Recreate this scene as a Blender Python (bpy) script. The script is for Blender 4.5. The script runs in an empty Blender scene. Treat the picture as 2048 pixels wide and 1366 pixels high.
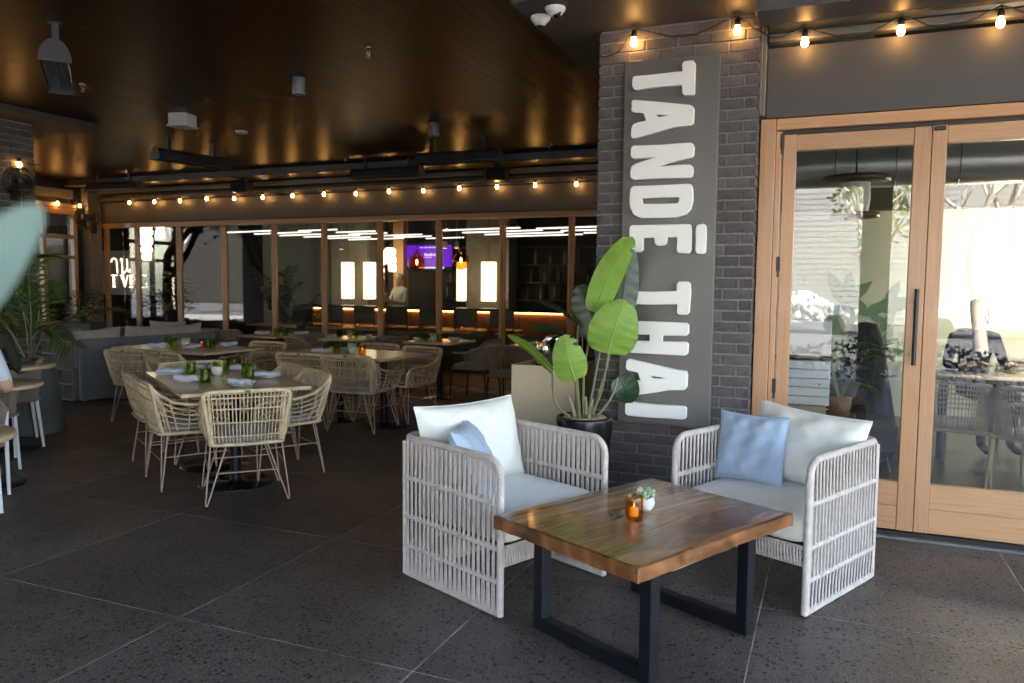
import bpy, bmesh, math, random
from mathutils import Vector, Matrix, Quaternion
from math import radians, sin, cos, pi, sqrt

scene = bpy.context.scene
col = scene.collection
rng = random.Random(11)

# ------------------------------------------------------------------ camera
YAW, PITCH, ROLL = -0.391422, 0.0754544, 0.00933973
CAM = Vector((0, 0, 1.51))
fwd = Vector((sin(YAW) * cos(PITCH), cos(YAW) * cos(PITCH), -sin(PITCH)))
rt0 = Vector((cos(YAW), -sin(YAW), 0))
up0 = rt0.cross(fwd)
rt = rt0 * cos(ROLL) + up0 * sin(ROLL)
up = -rt0 * sin(ROLL) + up0 * cos(ROLL)
cd = bpy.data.cameras.new('camera')
cd.sensor_width = 36.0
cd.lens = 1537.64 / 2048 * 36
cd.clip_start = 0.02
cd.clip_end = 500
cd.dof.use_dof = True
cd.dof.focus_distance = 4.3
cd.dof.aperture_fstop = 3.2
cam = bpy.data.objects.new('camera', cd)
col.objects.link(cam)
m3 = Matrix((rt, up, -fwd)).transposed()
cam.matrix_world = Matrix.Translation(CAM) @ m3.to_4x4()
scene.camera = cam

# ------------------------------------------------------------------ sky, sun, exposure
SUN_EL, SUN_AZ = radians(44), radians(20)          # azimuth measured from +Y towards +X
world = bpy.data.worlds.new('World')
scene.world = world
world.use_nodes = True
wn = world.node_tree
sky = wn.nodes.new('ShaderNodeTexSky')
sky.sky_type = 'NISHITA'
sky.sun_disc = False
sky.sun_elevation = SUN_EL
sky.sun_rotation = SUN_AZ
sky.air_density = 1.0
sky.dust_density = 1.6
sky.ozone_density = 1.0
bg = wn.nodes['Background']
bg.inputs['Strength'].default_value = 0.15
wn.links.new(sky.outputs[0], bg.inputs[0])
sd = bpy.data.lights.new('sun', 'SUN')
sd.energy = 5.0
sd.angle = radians(0.5)
sd.color = (1.0, 0.95, 0.88)
sun = bpy.data.objects.new('sun', sd)
col.objects.link(sun)
sdir = Vector((sin(SUN_AZ) * cos(SUN_EL), cos(SUN_AZ) * cos(SUN_EL), sin(SUN_EL)))
sun.rotation_euler = (-sdir).to_track_quat('-Z', 'Y').to_euler()
sun.location = sdir * 60
scene.view_settings.view_transform = 'Standard'
scene.view_settings.look = 'None'
scene.view_settings.gamma = 1
scene.view_settings.use_curve_mapping = False
scene.view_settings.exposure = 4.15
scene.view_settings.use_white_balance = True
scene.view_settings.white_balance_temperature = 7050
scene.view_settings.white_balance_tint = 11
scene.cycles.adaptive_threshold = 0.02
scene.cycles.use_denoising = True
scene.cycles.max_bounces = 7
scene.cycles.diffuse_bounces = 3
scene.cycles.glossy_bounces = 3
scene.cycles.transmission_bounces = 6
scene.cycles.transparent_max_bounces = 14
scene.cycles.sample_clamp_indirect = 6.0
scene.cycles.caustics_reflective = False
scene.cycles.caustics_refractive = False

# ------------------------------------------------------------------ materials
MATS = {}


def lin(r, g, b):
    f = lambda c: ((c / 255 + 0.055) / 1.055) ** 2.4 if c > 10 else c / 255 / 12.92
    return (f(r), f(g), f(b))


def mat(name, c, rough=0.5, metal=0.0, var=0.0, vs=4.0, st=(1, 1, 1), c2=None, bump=0.0, bs=60.0, bst=(1, 1, 1),
        rnd=0.0, coat=0.0, em=None, es=0.0, spec=0.5, sheen=0.0, rvar=0.0, detail=4.0, alpha=None, sss=0.0, transl=0.0):
    if name in MATS:
        return MATS[name]
    m = bpy.data.materials.new(name)
    m.use_nodes = True
    nt = m.node_tree
    N, L = nt.nodes, nt.links
    p = N['Principled BSDF']
    p.inputs['Roughness'].default_value = rough
    p.inputs['Metallic'].default_value = metal
    p.inputs['Specular IOR Level'].default_value = spec
    if coat:
        p.inputs['Coat Weight'].default_value = coat
        p.inputs['Coat Roughness'].default_value = 0.12
    if sheen:
        p.inputs['Sheen Weight'].default_value = sheen
    cA = (*c, 1)
    p.inputs['Base Color'].default_value = cA
    tc = N.new('ShaderNodeTexCoord')
    src = None
    if var or c2:
        mp = N.new('ShaderNodeMapping')
        mp.inputs['Scale'].default_value = st
        L.new(tc.outputs['Object'], mp.inputs[0])
        nz = N.new('ShaderNodeTexNoise')
        nz.inputs['Scale'].default_value = vs
        nz.inputs['Detail'].default_value = detail
        L.new(mp.outputs[0], nz.inputs[0])
        rp = N.new('ShaderNodeValToRGB')
        rp.color_ramp.elements[0].position = 0.32
        rp.color_ramp.elements[1].position = 0.68
        a = tuple(x * (1 - var) for x in c)
        b = tuple(min(1, x * (1 + var)) for x in (c2 or c))
        if c2:
            a, b = c, c2
        rp.color_ramp.elements[0].color = (*a, 1)
        rp.color_ramp.elements[1].color = (*b, 1)
        L.new(nz.outputs[0], rp.inputs[0])
        src = rp.outputs[0]
        if rvar:
            ma = N.new('ShaderNodeMapRange')
            ma.inputs[3].default_value = rough - rvar
            ma.inputs[4].default_value = rough + rvar
            L.new(nz.outputs[0], ma.inputs[0])
            L.new(ma.outputs[0], p.inputs['Roughness'])
    if rnd:
        oi = N.new('ShaderNodeObjectInfo')
        hs = N.new('ShaderNodeHueSaturation')
        mr = N.new('ShaderNodeMapRange')
        mr.inputs[3].default_value = 1 - rnd
        mr.inputs[4].default_value = 1 + rnd
        L.new(oi.outputs['Random'], mr.inputs[0])
        L.new(mr.outputs[0], hs.inputs['Value'])
        if src:
            L.new(src, hs.inputs['Color'])
        else:
            hs.inputs['Color'].default_value = cA
        src = hs.outputs[0]
    if src:
        L.new(src, p.inputs['Base Color'])
    if bump:
        mp2 = N.new('ShaderNodeMapping')
        mp2.inputs['Scale'].default_value = bst
        L.new(tc.outputs['Object'], mp2.inputs[0])
        n2 = N.new('ShaderNodeTexNoise')
        n2.inputs['Scale'].default_value = bs
        n2.inputs['Detail'].default_value = 3
        L.new(mp2.outputs[0], n2.inputs[0])
        bp = N.new('ShaderNodeBump')
        bp.inputs['Strength'].default_value = bump
        bp.inputs['Distance'].default_value = 0.01
        L.new(n2.outputs[0], bp.inputs['Height'])
        L.new(bp.outputs[0], p.inputs['Normal'])
    if em:
        p.inputs['Emission Color'].default_value = (*em, 1)
        p.inputs['Emission Strength'].default_value = es
    if transl:
        tr = N.new('ShaderNodeBsdfTranslucent')
        if src:
            L.new(src, tr.inputs[0])
        else:
            tr.inputs[0].default_value = cA
        mx = N.new('ShaderNodeMixShader')
        mx.inputs[0].default_value = transl
        L.new(p.outputs[0], mx.inputs[1])
        L.new(tr.outputs[0], mx.inputs[2])
        L.new(mx.outputs[0], N['Material Output'].inputs[0])
    MATS[name] = m
    return m


def glassmat(name, tint=(1, 1, 1), rough=0.0, f0=0.04):
    """clear pass-through plus Schlick mirror reflection, per face"""
    if name in MATS:
        return MATS[name]
    m = bpy.data.materials.new(name)
    m.use_nodes = True
    N, L = m.node_tree.nodes, m.node_tree.links
    N.remove(N['Principled BSDF'])
    t = N.new('ShaderNodeBsdfTransparent')
    t.inputs[0].default_value = (*tint, 1)
    g = N.new('ShaderNodeBsdfGlossy')
    g.inputs['Roughness'].default_value = rough
    lw = N.new('ShaderNodeLayerWeight')
    lw.inputs['Blend'].default_value = 0.5
    pw = N.new('ShaderNodeMath')
    pw.operation = 'POWER'
    pw.inputs[1].default_value = 5.0
    L.new(lw.outputs['Facing'], pw.inputs[0])
    mu = N.new('ShaderNodeMath')
    mu.operation = 'MULTIPLY_ADD'
    mu.use_clamp = True
    mu.inputs[1].default_value = 1 - f0
    mu.inputs[2].default_value = f0
    L.new(pw.outputs[0], mu.inputs[0])
    mx = N.new('ShaderNodeMixShader')
    L.new(mu.outputs[0], mx.inputs[0])
    L.new(t.outputs[0], mx.inputs[1])
    L.new(g.outputs[0], mx.inputs[2])
    L.new(mx.outputs[0], N['Material Output'].inputs[0])
    MATS[name] = m
    return m


def woodmat(name, cols, scale=1.0, axis=0, rough=0.45, coat=0.0, bump=0.05, stretch=14.0, rnd=0.0, dist=0.6, knots=0.0, sc2=9.0):
    """grain streaks running along the given local axis"""
    if name in MATS:
        return MATS[name]
    m = bpy.data.materials.new(name)
    m.use_nodes = True
    N, L = m.node_tree.nodes, m.node_tree.links
    p = N['Principled BSDF']
    p.inputs['Roughness'].default_value = rough
    p.inputs['Coat Weight'].default_value = coat
    p.inputs['Coat Roughness'].default_value = 0.08
    tc = N.new('ShaderNodeTexCoord')
    oi = N.new('ShaderNodeObjectInfo')
    ad = N.new('ShaderNodeVectorMath')
    ad.operation = 'ADD'
    sc = N.new('ShaderNodeVectorMath')
    sc.operation = 'SCALE'
    cm = N.new('ShaderNodeCombineXYZ')
    for i in range(3):
        L.new(oi.outputs['Random'], cm.inputs[i])
    L.new(cm.outputs[0], sc.inputs[0])
    sc.inputs['Scale'].default_value = 37.0
    L.new(tc.outputs['Object'], ad.inputs[0])
    L.new(sc.outputs[0], ad.inputs[1])
    mp = N.new('ShaderNodeMapping')
    s = [stretch] * 3
    s[axis] = 1.0
    mp.inputs['Scale'].default_value = [x * scale for x in s]
    L.new(ad.outputs[0], mp.inputs[0])
    nz = N.new('ShaderNodeTexNoise')
    nz.inputs['Scale'].default_value = 1.0
    nz.inputs['Detail'].default_value = 7
    nz.inputs['Roughness'].default_value = 0.62
    nz.inputs['Distortion'].default_value = dist
    L.new(mp.outputs[0], nz.inputs[0])
    rp = N.new('ShaderNodeValToRGB')
    els = rp.color_ramp.elements
    n = len(cols)
    while len(els) < n:
        els.new(0.5)
    for i, c in enumerate(cols):
        els[i].position = 0.30 + 0.40 * i / (n - 1)
        els[i].color = (*c, 1)
    L.new(nz.outputs[0], rp.inputs[0])
    src = rp.outputs[0]
    # fine pore lines
    mp2 = N.new('ShaderNodeMapping')
    s2 = [stretch * sc2] * 3
    s2[axis] = 2.0
    mp2.inputs['Scale'].default_value = [x * scale for x in s2]
    L.new(ad.outputs[0], mp2.inputs[0])
    n2 = N.new('ShaderNodeTexNoise')
    n2.inputs['Scale'].default_value = 1.0
    n2.inputs['Detail'].default_value = 3
    L.new(mp2.outputs[0], n2.inputs[0])
    mx = N.new('ShaderNodeMix')
    mx.data_type = 'RGBA'
    mx.blend_type = 'MULTIPLY'
    mx.inputs[0].default_value = 0.35
    L.new(src, mx.inputs[6])
    L.new(n2.outputs[0], mx.inputs[7])
    src = mx.outputs[2]
    gm = N.new('ShaderNodeBrightContrast')
    gm.inputs[1].default_value = 0.0
    L.new(src, gm.inputs[0])
    src = gm.outputs[0]
    if rnd:
        hs = N.new('ShaderNodeHueSaturation')
        mr = N.new('ShaderNodeMapRange')
        mr.inputs[3].default_value = 1 - rnd
        mr.inputs[4].default_value = 1 + rnd
        L.new(oi.outputs['Random'], mr.inputs[0])
        L.new(mr.outputs[0], hs.inputs['Value'])
        L.new(src, hs.inputs['Color'])
        src = hs.outputs[0]
    L.new(src, p.inputs['Base Color'])
    if bump:
        bp = N.new('ShaderNodeBump')
        bp.inputs['Strength'].default_value = bump
        bp.inputs['Distance'].default_value = 0.003
        L.new(n2.outputs[0], bp.inputs['Height'])
        L.new(bp.outputs[0], p.inputs['Normal'])
    MATS[name] = m
    return m


def floormat():
    m = bpy.data.materials.new('dark_polished_concrete')
    m.use_nodes = True
    N, L = m.node_tree.nodes, m.node_tree.links
    p = N['Principled BSDF']
    tc = N.new('ShaderNodeTexCoord')
    geo = N.new('ShaderNodeNewGeometry')
    # broad mottling
    n1 = N.new('ShaderNodeTexNoise')
    n1.inputs['Scale'].default_value = 1.1
    n1.inputs['Detail'].default_value = 9
    n1.inputs['Roughness'].default_value = 0.62
    L.new(geo.outputs['Position'], n1.inputs[0])
    r1 = N.new('ShaderNodeValToRGB')
    r1.color_ramp.elements[0].position = 0.3
    r1.color_ramp.elements[1].position = 0.72
    r1.color_ramp.elements[0].color = (0.070, 0.052, 0.042, 1)
    r1.color_ramp.elements[1].color = (0.165, 0.137, 0.119, 1)
    L.new(n1.outputs[0], r1.inputs[0])
    # aggregate grains: dark and pale chips
    src = r1.outputs[0]
    for scl, lo, hi, colr, fac in ((38, 0.0, 0.10, (0.008, 0.006, 0.006), 1.0), (78, 0.0, 0.10, (0.012, 0.010, 0.010), 0.9), (120, 0.0, 0.16, (0.018, 0.015, 0.014), 0.85),
                                   (140, 0.0, 0.12, (0.34, 0.32, 0.30), 0.6)):
        v = N.new('ShaderNodeTexVoronoi')
        v.inputs['Scale'].default_value = scl
        v.inputs['Randomness'].default_value = 1.0
        mpv = N.new('ShaderNodeMapping')
        mpv.inputs['Location'].default_value = (scl, scl * 0.3, 0)
        L.new(geo.outputs['Position'], mpv.inputs[0])
        L.new(mpv.outputs[0], v.inputs[0])
        sep = N.new('ShaderNodeSeparateColor')
        L.new(v.outputs['Color'], sep.inputs[0])
        lt = N.new('ShaderNodeMath')
        lt.operation = 'LESS_THAN'
        lt.inputs[1].default_value = 0.40
        L.new(sep.outputs[0], lt.inputs[0])
        mr = N.new('ShaderNodeMapRange')
        mr.inputs[1].default_value = 0.22
        mr.inputs[2].default_value = 0.42
        mr.inputs[3].default_value = fac
        mr.inputs[4].default_value = 0.0
        L.new(v.outputs['Distance'], mr.inputs[0])
        mu = N.new('ShaderNodeMath')
        mu.operation = 'MULTIPLY'
        L.new(lt.outputs[0], mu.inputs[0])
        L.new(mr.outputs[0], mu.inputs[1])
        mx = N.new('ShaderNodeMix')
        mx.data_type = 'RGBA'
        L.new(mu.outputs[0], mx.inputs[0])
        L.new(src, mx.inputs[6])
        mx.inputs[7].default_value = (*colr, 1)
        src = mx.outputs[2]
    # rare bright specks of quartz
    v = N.new('ShaderNodeTexVoronoi')
    v.inputs['Scale'].default_value = 16
    L.new(geo.outputs['Position'], v.inputs[0])
    sep = N.new('ShaderNodeSeparateColor')
    L.new(v.outputs['Color'], sep.inputs[0])
    lt = N.new('ShaderNodeMath'); lt.operation = 'LESS_THAN'; lt.inputs[1].default_value = 0.12
    L.new(sep.outputs[1], lt.inputs[0])
    l2 = N.new('ShaderNodeMath'); l2.operation = 'LESS_THAN'; l2.inputs[1].default_value = 0.07
    L.new(v.outputs['Distance'], l2.inputs[0])
    mu = N.new('ShaderNodeMath'); mu.operation = 'MULTIPLY'
    L.new(lt.outputs[0], mu.inputs[0]); L.new(l2.outputs[0], mu.inputs[1])
    mx = N.new('ShaderNodeMix'); mx.data_type = 'RGBA'
    L.new(mu.outputs[0], mx.inputs[0]); L.new(src, mx.inputs[6])
    mx.inputs[7].default_value = (0.32, 0.31, 0.30, 1)
    src = mx.outputs[2]
    oi = N.new('ShaderNodeObjectInfo')
    hs = N.new('ShaderNodeHueSaturation')
    mr = N.new('ShaderNodeMapRange')
    mr.inputs[3].default_value = 0.74
    mr.inputs[4].default_value = 1.2
    L.new(oi.outputs['Random'], mr.inputs[0])
    L.new(mr.outputs[0], hs.inputs['Value'])
    L.new(src, hs.inputs['Color'])
    L.new(hs.outputs[0], p.inputs['Base Color'])
    n3 = N.new('ShaderNodeTexNoise')
    n3.inputs['Scale'].default_value = 3.5
    n3.inputs['Detail'].default_value = 5
    L.new(geo.outputs['Position'], n3.inputs[0])
    mr = N.new('ShaderNodeMapRange')
    mr.inputs[3].default_value = 0.36
    mr.inputs[4].default_value = 0.60
    L.new(n3.outputs[0], mr.inputs[0])
    L.new(mr.outputs[0], p.inputs['Roughness'])
    p.inputs['Specular IOR Level'].default_value = 0.38
    n4 = N.new('ShaderNodeTexNoise')
    n4.inputs['Scale'].default_value = 90
    L.new(geo.outputs['Position'], n4.inputs[0])
    bp = N.new('ShaderNodeBump')
    bp.inputs['Strength'].default_value = 0.12
    bp.inputs['Distance'].default_value = 0.004
    L.new(n4.outputs[0], bp.inputs['Height'])
    L.new(bp.outputs[0], p.inputs['Normal'])
    return m


def ropemat(name, c):
    m = mat(name, c, 0.85, var=0.14, vs=26, sheen=0.2, rnd=0.03)
    N, L = m.node_tree.nodes, m.node_tree.links
    tc = N.new('ShaderNodeTexCoord')
    w = N.new('ShaderNodeTexWave')
    w.wave_type = 'BANDS'
    w.bands_direction = 'DIAGONAL'
    w.inputs['Scale'].default_value = 42
    w.inputs['Distortion'].default_value = 2.5
    w.inputs['Detail Scale'].default_value = 6
    L.new(tc.outputs['Object'], w.inputs[0])
    bp = N.new('ShaderNodeBump')
    bp.inputs['Strength'].default_value = 0.55
    bp.inputs['Distance'].default_value = 0.004
    L.new(w.outputs[1], bp.inputs['Height'])
    L.new(bp.outputs[0], N['Principled BSDF'].inputs['Normal'])
    return m


def fabricmat(name, c, c2, scale=520.0, bump=0.25, wr=0.5):
    m = mat(name, c, 0.9, c2=c2, vs=7, sheen=0.25, detail=2)
    N, L = m.node_tree.nodes, m.node_tree.links
    p = N['Principled BSDF']
    tc = N.new('ShaderNodeTexCoord')
    src = p.inputs['Base Color'].links[0].from_socket
    for st in ((scale, scale * 0.12, scale), (scale * 0.12, scale, scale)):
        mp = N.new('ShaderNodeMapping')
        mp.inputs['Scale'].default_value = st
        L.new(tc.outputs['Generated'], mp.inputs[0])
        n = N.new('ShaderNodeTexNoise')
        n.inputs['Scale'].default_value = 0.5
        L.new(mp.outputs[0], n.inputs[0])
        mr = N.new('ShaderNodeMapRange')
        mr.inputs[1].default_value = 0.25
        mr.inputs[2].default_value = 0.75
        mr.inputs[3].default_value = 0.72
        mr.inputs[4].default_value = 1.28
        L.new(n.outputs[0], mr.inputs[0])
        hs = N.new('ShaderNodeMix')
        hs.data_type = 'RGBA'
        hs.blend_type = 'MULTIPLY'
        hs.inputs[0].default_value = wr
        L.new(src, hs.inputs[6])
        L.new(mr.outputs[0], hs.inputs[7])
        src = hs.outputs[2]
    L.new(src, p.inputs['Base Color'])
    n3 = N.new('ShaderNodeTexNoise')
    n3.inputs['Scale'].default_value = 9
    n3.inputs['Detail'].default_value = 3
    L.new(tc.outputs['Object'], n3.inputs[0])
    bp = N.new('ShaderNodeBump')
    bp.inputs['Strength'].default_value = bump
    bp.inputs['Distance'].default_value = 0.02
    L.new(n3.outputs[0], bp.inputs['Height'])
    L.new(bp.outputs[0], p.inputs['Normal'])
    return m


def leafmat(name, c, c2, rough=0.4, transl=0.25):
    """leaf with lateral veins running from the midrib, edge browning and patchy colour"""
    m = mat(name, c, rough, c2=c2, vs=9, rnd=0.07, transl=transl)
    N, L = m.node_tree.nodes, m.node_tree.links
    p = N['Principled BSDF']
    src = p.inputs['Base Color'].links[0].from_socket
    uv = N.new('ShaderNodeUVMap')
    sp = N.new('ShaderNodeSeparateXYZ')
    L.new(uv.outputs[0], sp.inputs[0])

    def op(o, a, b=None, cl=False):
        n = N.new('ShaderNodeMath')
        n.operation = o
        n.use_clamp = cl
        for i, q in enumerate((a, b)):
            if q is None:
                continue
            if isinstance(q, (int, float)):
                n.inputs[i].default_value = q
            else:
                L.new(q, n.inputs[i])
        return n.outputs[0]
    au = op('ABSOLUTE', op('SUBTRACT', sp.outputs[1], 0.5))
    ph = op('SUBTRACT', op('MULTIPLY', sp.outputs[0], 170.0), op('MULTIPLY', au, 60.0))
    vein = op('SINE', ph)
    tc = N.new('ShaderNodeTexCoord')
    nz = N.new('ShaderNodeTexNoise')
    nz.inputs['Scale'].default_value = 14
    nz.inputs['Detail'].default_value = 5
    L.new(tc.outputs['Object'], nz.inputs[0])
    edge = op('MULTIPLY', op('GREATER_THAN', op('ADD', au, op('MULTIPLY', nz.outputs[0], 0.10)), 0.545), 0.6)
    mx = N.new('ShaderNodeMix')
    mx.data_type = 'RGBA'
    L.new(op('MULTIPLY', op('ADD', vein, 1.0), 0.055), mx.inputs[0])
    L.new(src, mx.inputs[6])
    mx.inputs[7].default_value = (*[x * 1.5 for x in c2], 1)
    m2 = N.new('ShaderNodeMix')
    m2.data_type = 'RGBA'
    L.new(edge, m2.inputs[0])
    L.new(mx.outputs[2], m2.inputs[6])
    m2.inputs[7].default_value = (0.16, 0.13, 0.035, 1) if c[1] > 0.1 else (0.03, 0.05, 0.02, 1)
    L.new(m2.outputs[2], p.inputs['Base Color'])
    for n in N:
        if n.type == 'BSDF_TRANSLUCENT':
            L.new(m2.outputs[2], n.inputs[0])
    bp = N.new('ShaderNodeBump')
    bp.inputs['Strength'].default_value = 0.18
    bp.inputs['Distance'].default_value = 0.003
    L.new(vein, bp.inputs['Height'])
    L.new(bp.outputs[0], p.inputs['Normal'])
    return m


# ------------------------------------------------------------------ mesh helpers
class MB:
    def __init__(s):
        s.v, s.f, s.sm, s.uv = [], [], [], None

    def add(s, verts, faces, smooth=False, M=None):
        o = len(s.v)
        for p in verts:
            p = Vector(p)
            s.v.append(M @ p if M is not None else p)
        for f in faces:
            s.f.append(tuple(i + o for i in f))
            s.sm.append(smooth)
        return s

    def box(s, x0, x1, y0, y1, z0, z1, b=0.0, M=None):
        lo, hi = (x0, y0, z0), (x1, y1, z1)
        cc = Vector(((x0 + x1) / 2, (y0 + y1) / 2, (z0 + z1) / 2))
        b = min(b, *(abs(h - l) * 0.45 for l, h in zip(lo, hi)))
        if b <= 0:
            vs = [(x, y, z) for x in (x0, x1) for y in (y0, y1) for z in (z0, z1)]
            fs = [(0, 1, 3, 2), (4, 6, 7, 5), (0, 4, 5, 1), (2, 3, 7, 6), (0, 2, 6, 4), (1, 5, 7, 3)]
            return s.add(vs, fs, False, M)
        idx, vs = {}, []
        for cx in (0, 1):
            for cy in (0, 1):
                for cz in (0, 1):
                    c = (cx, cy, cz)
                    for a in range(3):
                        p = [hi[i] if c[i] else lo[i] for i in range(3)]
                        for i in range(3):
                            if i != a:
                                p[i] += -b if c[i] else b
                        idx[(c, a)] = len(vs)
                        vs.append(tuple(p))
        fs = []
        for a in range(3):
            o1, o2 = [i for i in range(3) if i != a]
            for sgn in (0, 1):
                q = []
                for (p1, p2) in ((0, 0), (1, 0), (1, 1), (0, 1)):
                    c = [0, 0, 0]
                    c[a], c[o1], c[o2] = sgn, p1, p2
                    q.append(idx[(tuple(c), a)])
                fs.append(q)
        for a, b2 in ((0, 1), (0, 2), (1, 2)):
            e = 3 - a - b2
            for sa in (0, 1):
                for sb in (0, 1):
                    c0, c1 = [0, 0, 0], [0, 0, 0]
                    c0[a] = c1[a] = sa
                    c0[b2] = c1[b2] = sb
                    c1[e] = 1
                    c0, c1 = tuple(c0), tuple(c1)
                    fs.append([idx[(c0, a)], idx[(c1, a)], idx[(c1, b2)], idx[(c0, b2)]])
        for cx in (0, 1):
            for cy in (0, 1):
                for cz in (0, 1):
                    c = (cx, cy, cz)
                    fs.append([idx[(c, 0)], idx[(c, 1)], idx[(c, 2)]])
        out = []
        for f in fs:
            a, b3, c3 = (Vector(vs[i]) for i in f[:3])
            n = (b3 - a).cross(c3 - a)
            ctr = sum((Vector(vs[i]) for i in f), Vector()) / len(f)
            out.append(tuple(f) if n.dot(ctr - cc) > 0 else tuple(reversed(f)))
        return s.add(vs, out, False, M)

    def tube(s, pts, r, n=8, caps=True, closed=False, M=None, flat=None):
        pts = [Vector(p) for p in pts]
        k = len(pts)
        rs = r if isinstance(r, (list, tuple)) else [r] * k
        tan = []
        for i in range(k):
            if closed:
                t = pts[(i + 1) % k] - pts[i - 1]
            else:
                t = pts[min(i + 1, k - 1)] - pts[max(i - 1, 0)]
            tan.append(t.normalized() if t.length > 1e-9 else Vector((0, 0, 1)))
        ref = Vector((0, 0, 1)) if abs(tan[0].z) < 0.9 else Vector((1, 0, 0))
        nrm = tan[0].cross(ref).normalized()
        vs, fs = [], []
        for i in range(k):
            if i:
                q = tan[i - 1].rotation_difference(tan[i])
                nrm = (q @ nrm)
                nrm = (nrm - tan[i] * nrm.dot(tan[i])).normalized()
            bn = tan[i].cross(nrm)
            for j in range(n):
                a = 2 * pi * j / n
                vs.append(pts[i] + nrm * (rs[i] * cos(a)) + bn * (rs[i] * sin(a)))
        seg = k if closed else k - 1
        for i in range(seg):
            i2 = (i + 1) % k
            for j in range(n):
                j2 = (j + 1) % n
                fs.append((i * n + j, i * n + j2, i2 * n + j2, i2 * n + j))
        s.add(vs, fs, True, M)
        if caps and not closed:
            s.add([vs[j] for j in range(n)], [tuple(reversed(range(n)))], False, M)
            s.add([vs[(k - 1) * n + j] for j in range(n)], [tuple(range(n))], False, M)
        return s

    def lathe(s, prof, n=24, c=(0, 0, 0), M=None, smooth=True, sx=1.0, sy=1.0, twist=None):
        vs, fs = [], []
        for (r, z) in prof:
            for j in range(n):
                a = 2 * pi * j / n
                rr = r * (twist(a, z) if twist else 1)
                vs.append((c[0] + rr * cos(a) * sx, c[1] + rr * sin(a) * sy, c[2] + z))
        for i in range(len(prof) - 1):
            for j in range(n):
                j2 = (j + 1) % n
                fs.append((i * n + j, i * n + j2, (i + 1) * n + j2, (i + 1) * n + j))
        return s.add(vs, fs, smooth, M)

    def cyl(s, c, r, z0, z1, n=24, M=None, b=0.0):
        b = b or min(r, z1 - z0) * 0.08
        return s.lathe([(0.0001, z0), (r - b, z0), (r, z0 + b), (r, z1 - b), (r - b, z1), (0.0001, z1)], n, (c[0], c[1], 0), M, smooth=False if n < 16 else True)

    def grid(s, fn, nu, nv, smooth=True, M=None, wrapu=False):
        vs, fs = [], []
        for i in range(nu + (0 if wrapu else 1)):
            for j in range(nv + 1):
                vs.append(fn(i / nu, j / nv))
        W = nv + 1
        for i in range(nu):
            i2 = (i + 1) % nu if wrapu else i + 1
            for j in range(nv):
                fs.append((i * W + j, i2 * W + j, i2 * W + j + 1, i * W + j + 1))
        return s.add(vs, fs, smooth, M)

    def mesh(s, name):
        me = bpy.data.meshes.new(name)
        me.from_pydata([tuple(v) for v in s.v], [], s.f)
        me.polygons.foreach_set('use_smooth', s.sm)
        if s.uv:
            lay = me.uv_layers.new(name='UVMap')
            for lp in me.loops:
                lay.data[lp.index].uv = s.uv[lp.vertex_index]
        me.update()
        return me

    def build(s, name, m, parent=None, kind=None, loc=None, rz=None):
        o = bpy.data.objects.new(name, s.mesh(name))
        col.objects.link(o)
        if m is not None:
            o.data.materials.append(m)
        if parent is not None:
            o.parent = parent
        if kind:
            o['kind'] = kind
        if loc is not None:
            o.location = loc
        if rz is not None:
            o.rotation_euler.z = rz
        return o


def tag(o, label, cat, group=None):
    o['label'] = label
    o['category'] = cat
    if group:
        o['group'] = group
    return o


def thing(name, label, cat, loc=(0, 0, 0), rz=0.0, group=None):
    o = bpy.data.objects.new(name, None)
    o.empty_display_size = 0.05
    col.objects.link(o)
    o.location = loc
    o.rotation_euler = (0, 0, rz)
    return tag(o, label, cat, group)


def struct(o):
    o['kind'] = 'structure'
    return o


def inst(me, name, parent, loc, m=None, rz=0.0, scale=None, kind=None):
    o = bpy.data.objects.new(name, me)
    col.objects.link(o)
    o.parent = parent
    o.location = loc
    o.rotation_euler.z = rz
    if scale:
        o.scale = scale
    return o


def copy_tree(o, label=None, loc=None, rz=None, parent=None, scale=None):
    c = o.copy()
    col.objects.link(c)
    c.parent = parent
    if label:
        c['label'] = label
    if loc is not None:
        c.location = loc
    if rz is not None:
        c.rotation_euler.z = rz
    if scale is not None:
        c.scale = scale
    for ch in [x for x in bpy.data.objects if x.parent == o]:
        copy_tree(ch, parent=c)
    return c


def smooth_path(pts, n=6, closed=False):
    """Catmull-Rom through the points"""
    P = [Vector(p) for p in pts]
    k = len(P)
    out = []
    rngk = k if closed else k - 1
    for i in range(rngk):
        if closed:
            p0, p1, p2, p3 = P[i - 1], P[i], P[(i + 1) % k], P[(i + 2) % k]
        else:
            p0, p1, p2, p3 = P[max(i - 1, 0)], P[i], P[i + 1], P[min(i + 2, k - 1)]
        for j in range(n):
            t = j / n
            out.append(0.5 * ((2 * p1) + (p2 - p0) * t + (2 * p0 - 5 * p1 + 4 * p2 - p3) * t * t + (3 * p1 - p0 - 3 * p2 + p3) * t ** 3))
    if not closed:
        out.append(P[-1])
    return out


def T(x, y, z, rz=0.0, rx=0.0, ry=0.0):
    return Matrix.Translation((x, y, z)) @ Matrix.Rotation(rz, 4, 'Z') @ Matrix.Rotation(ry, 4, 'Y') @ Matrix.Rotation(rx, 4, 'X')

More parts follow.
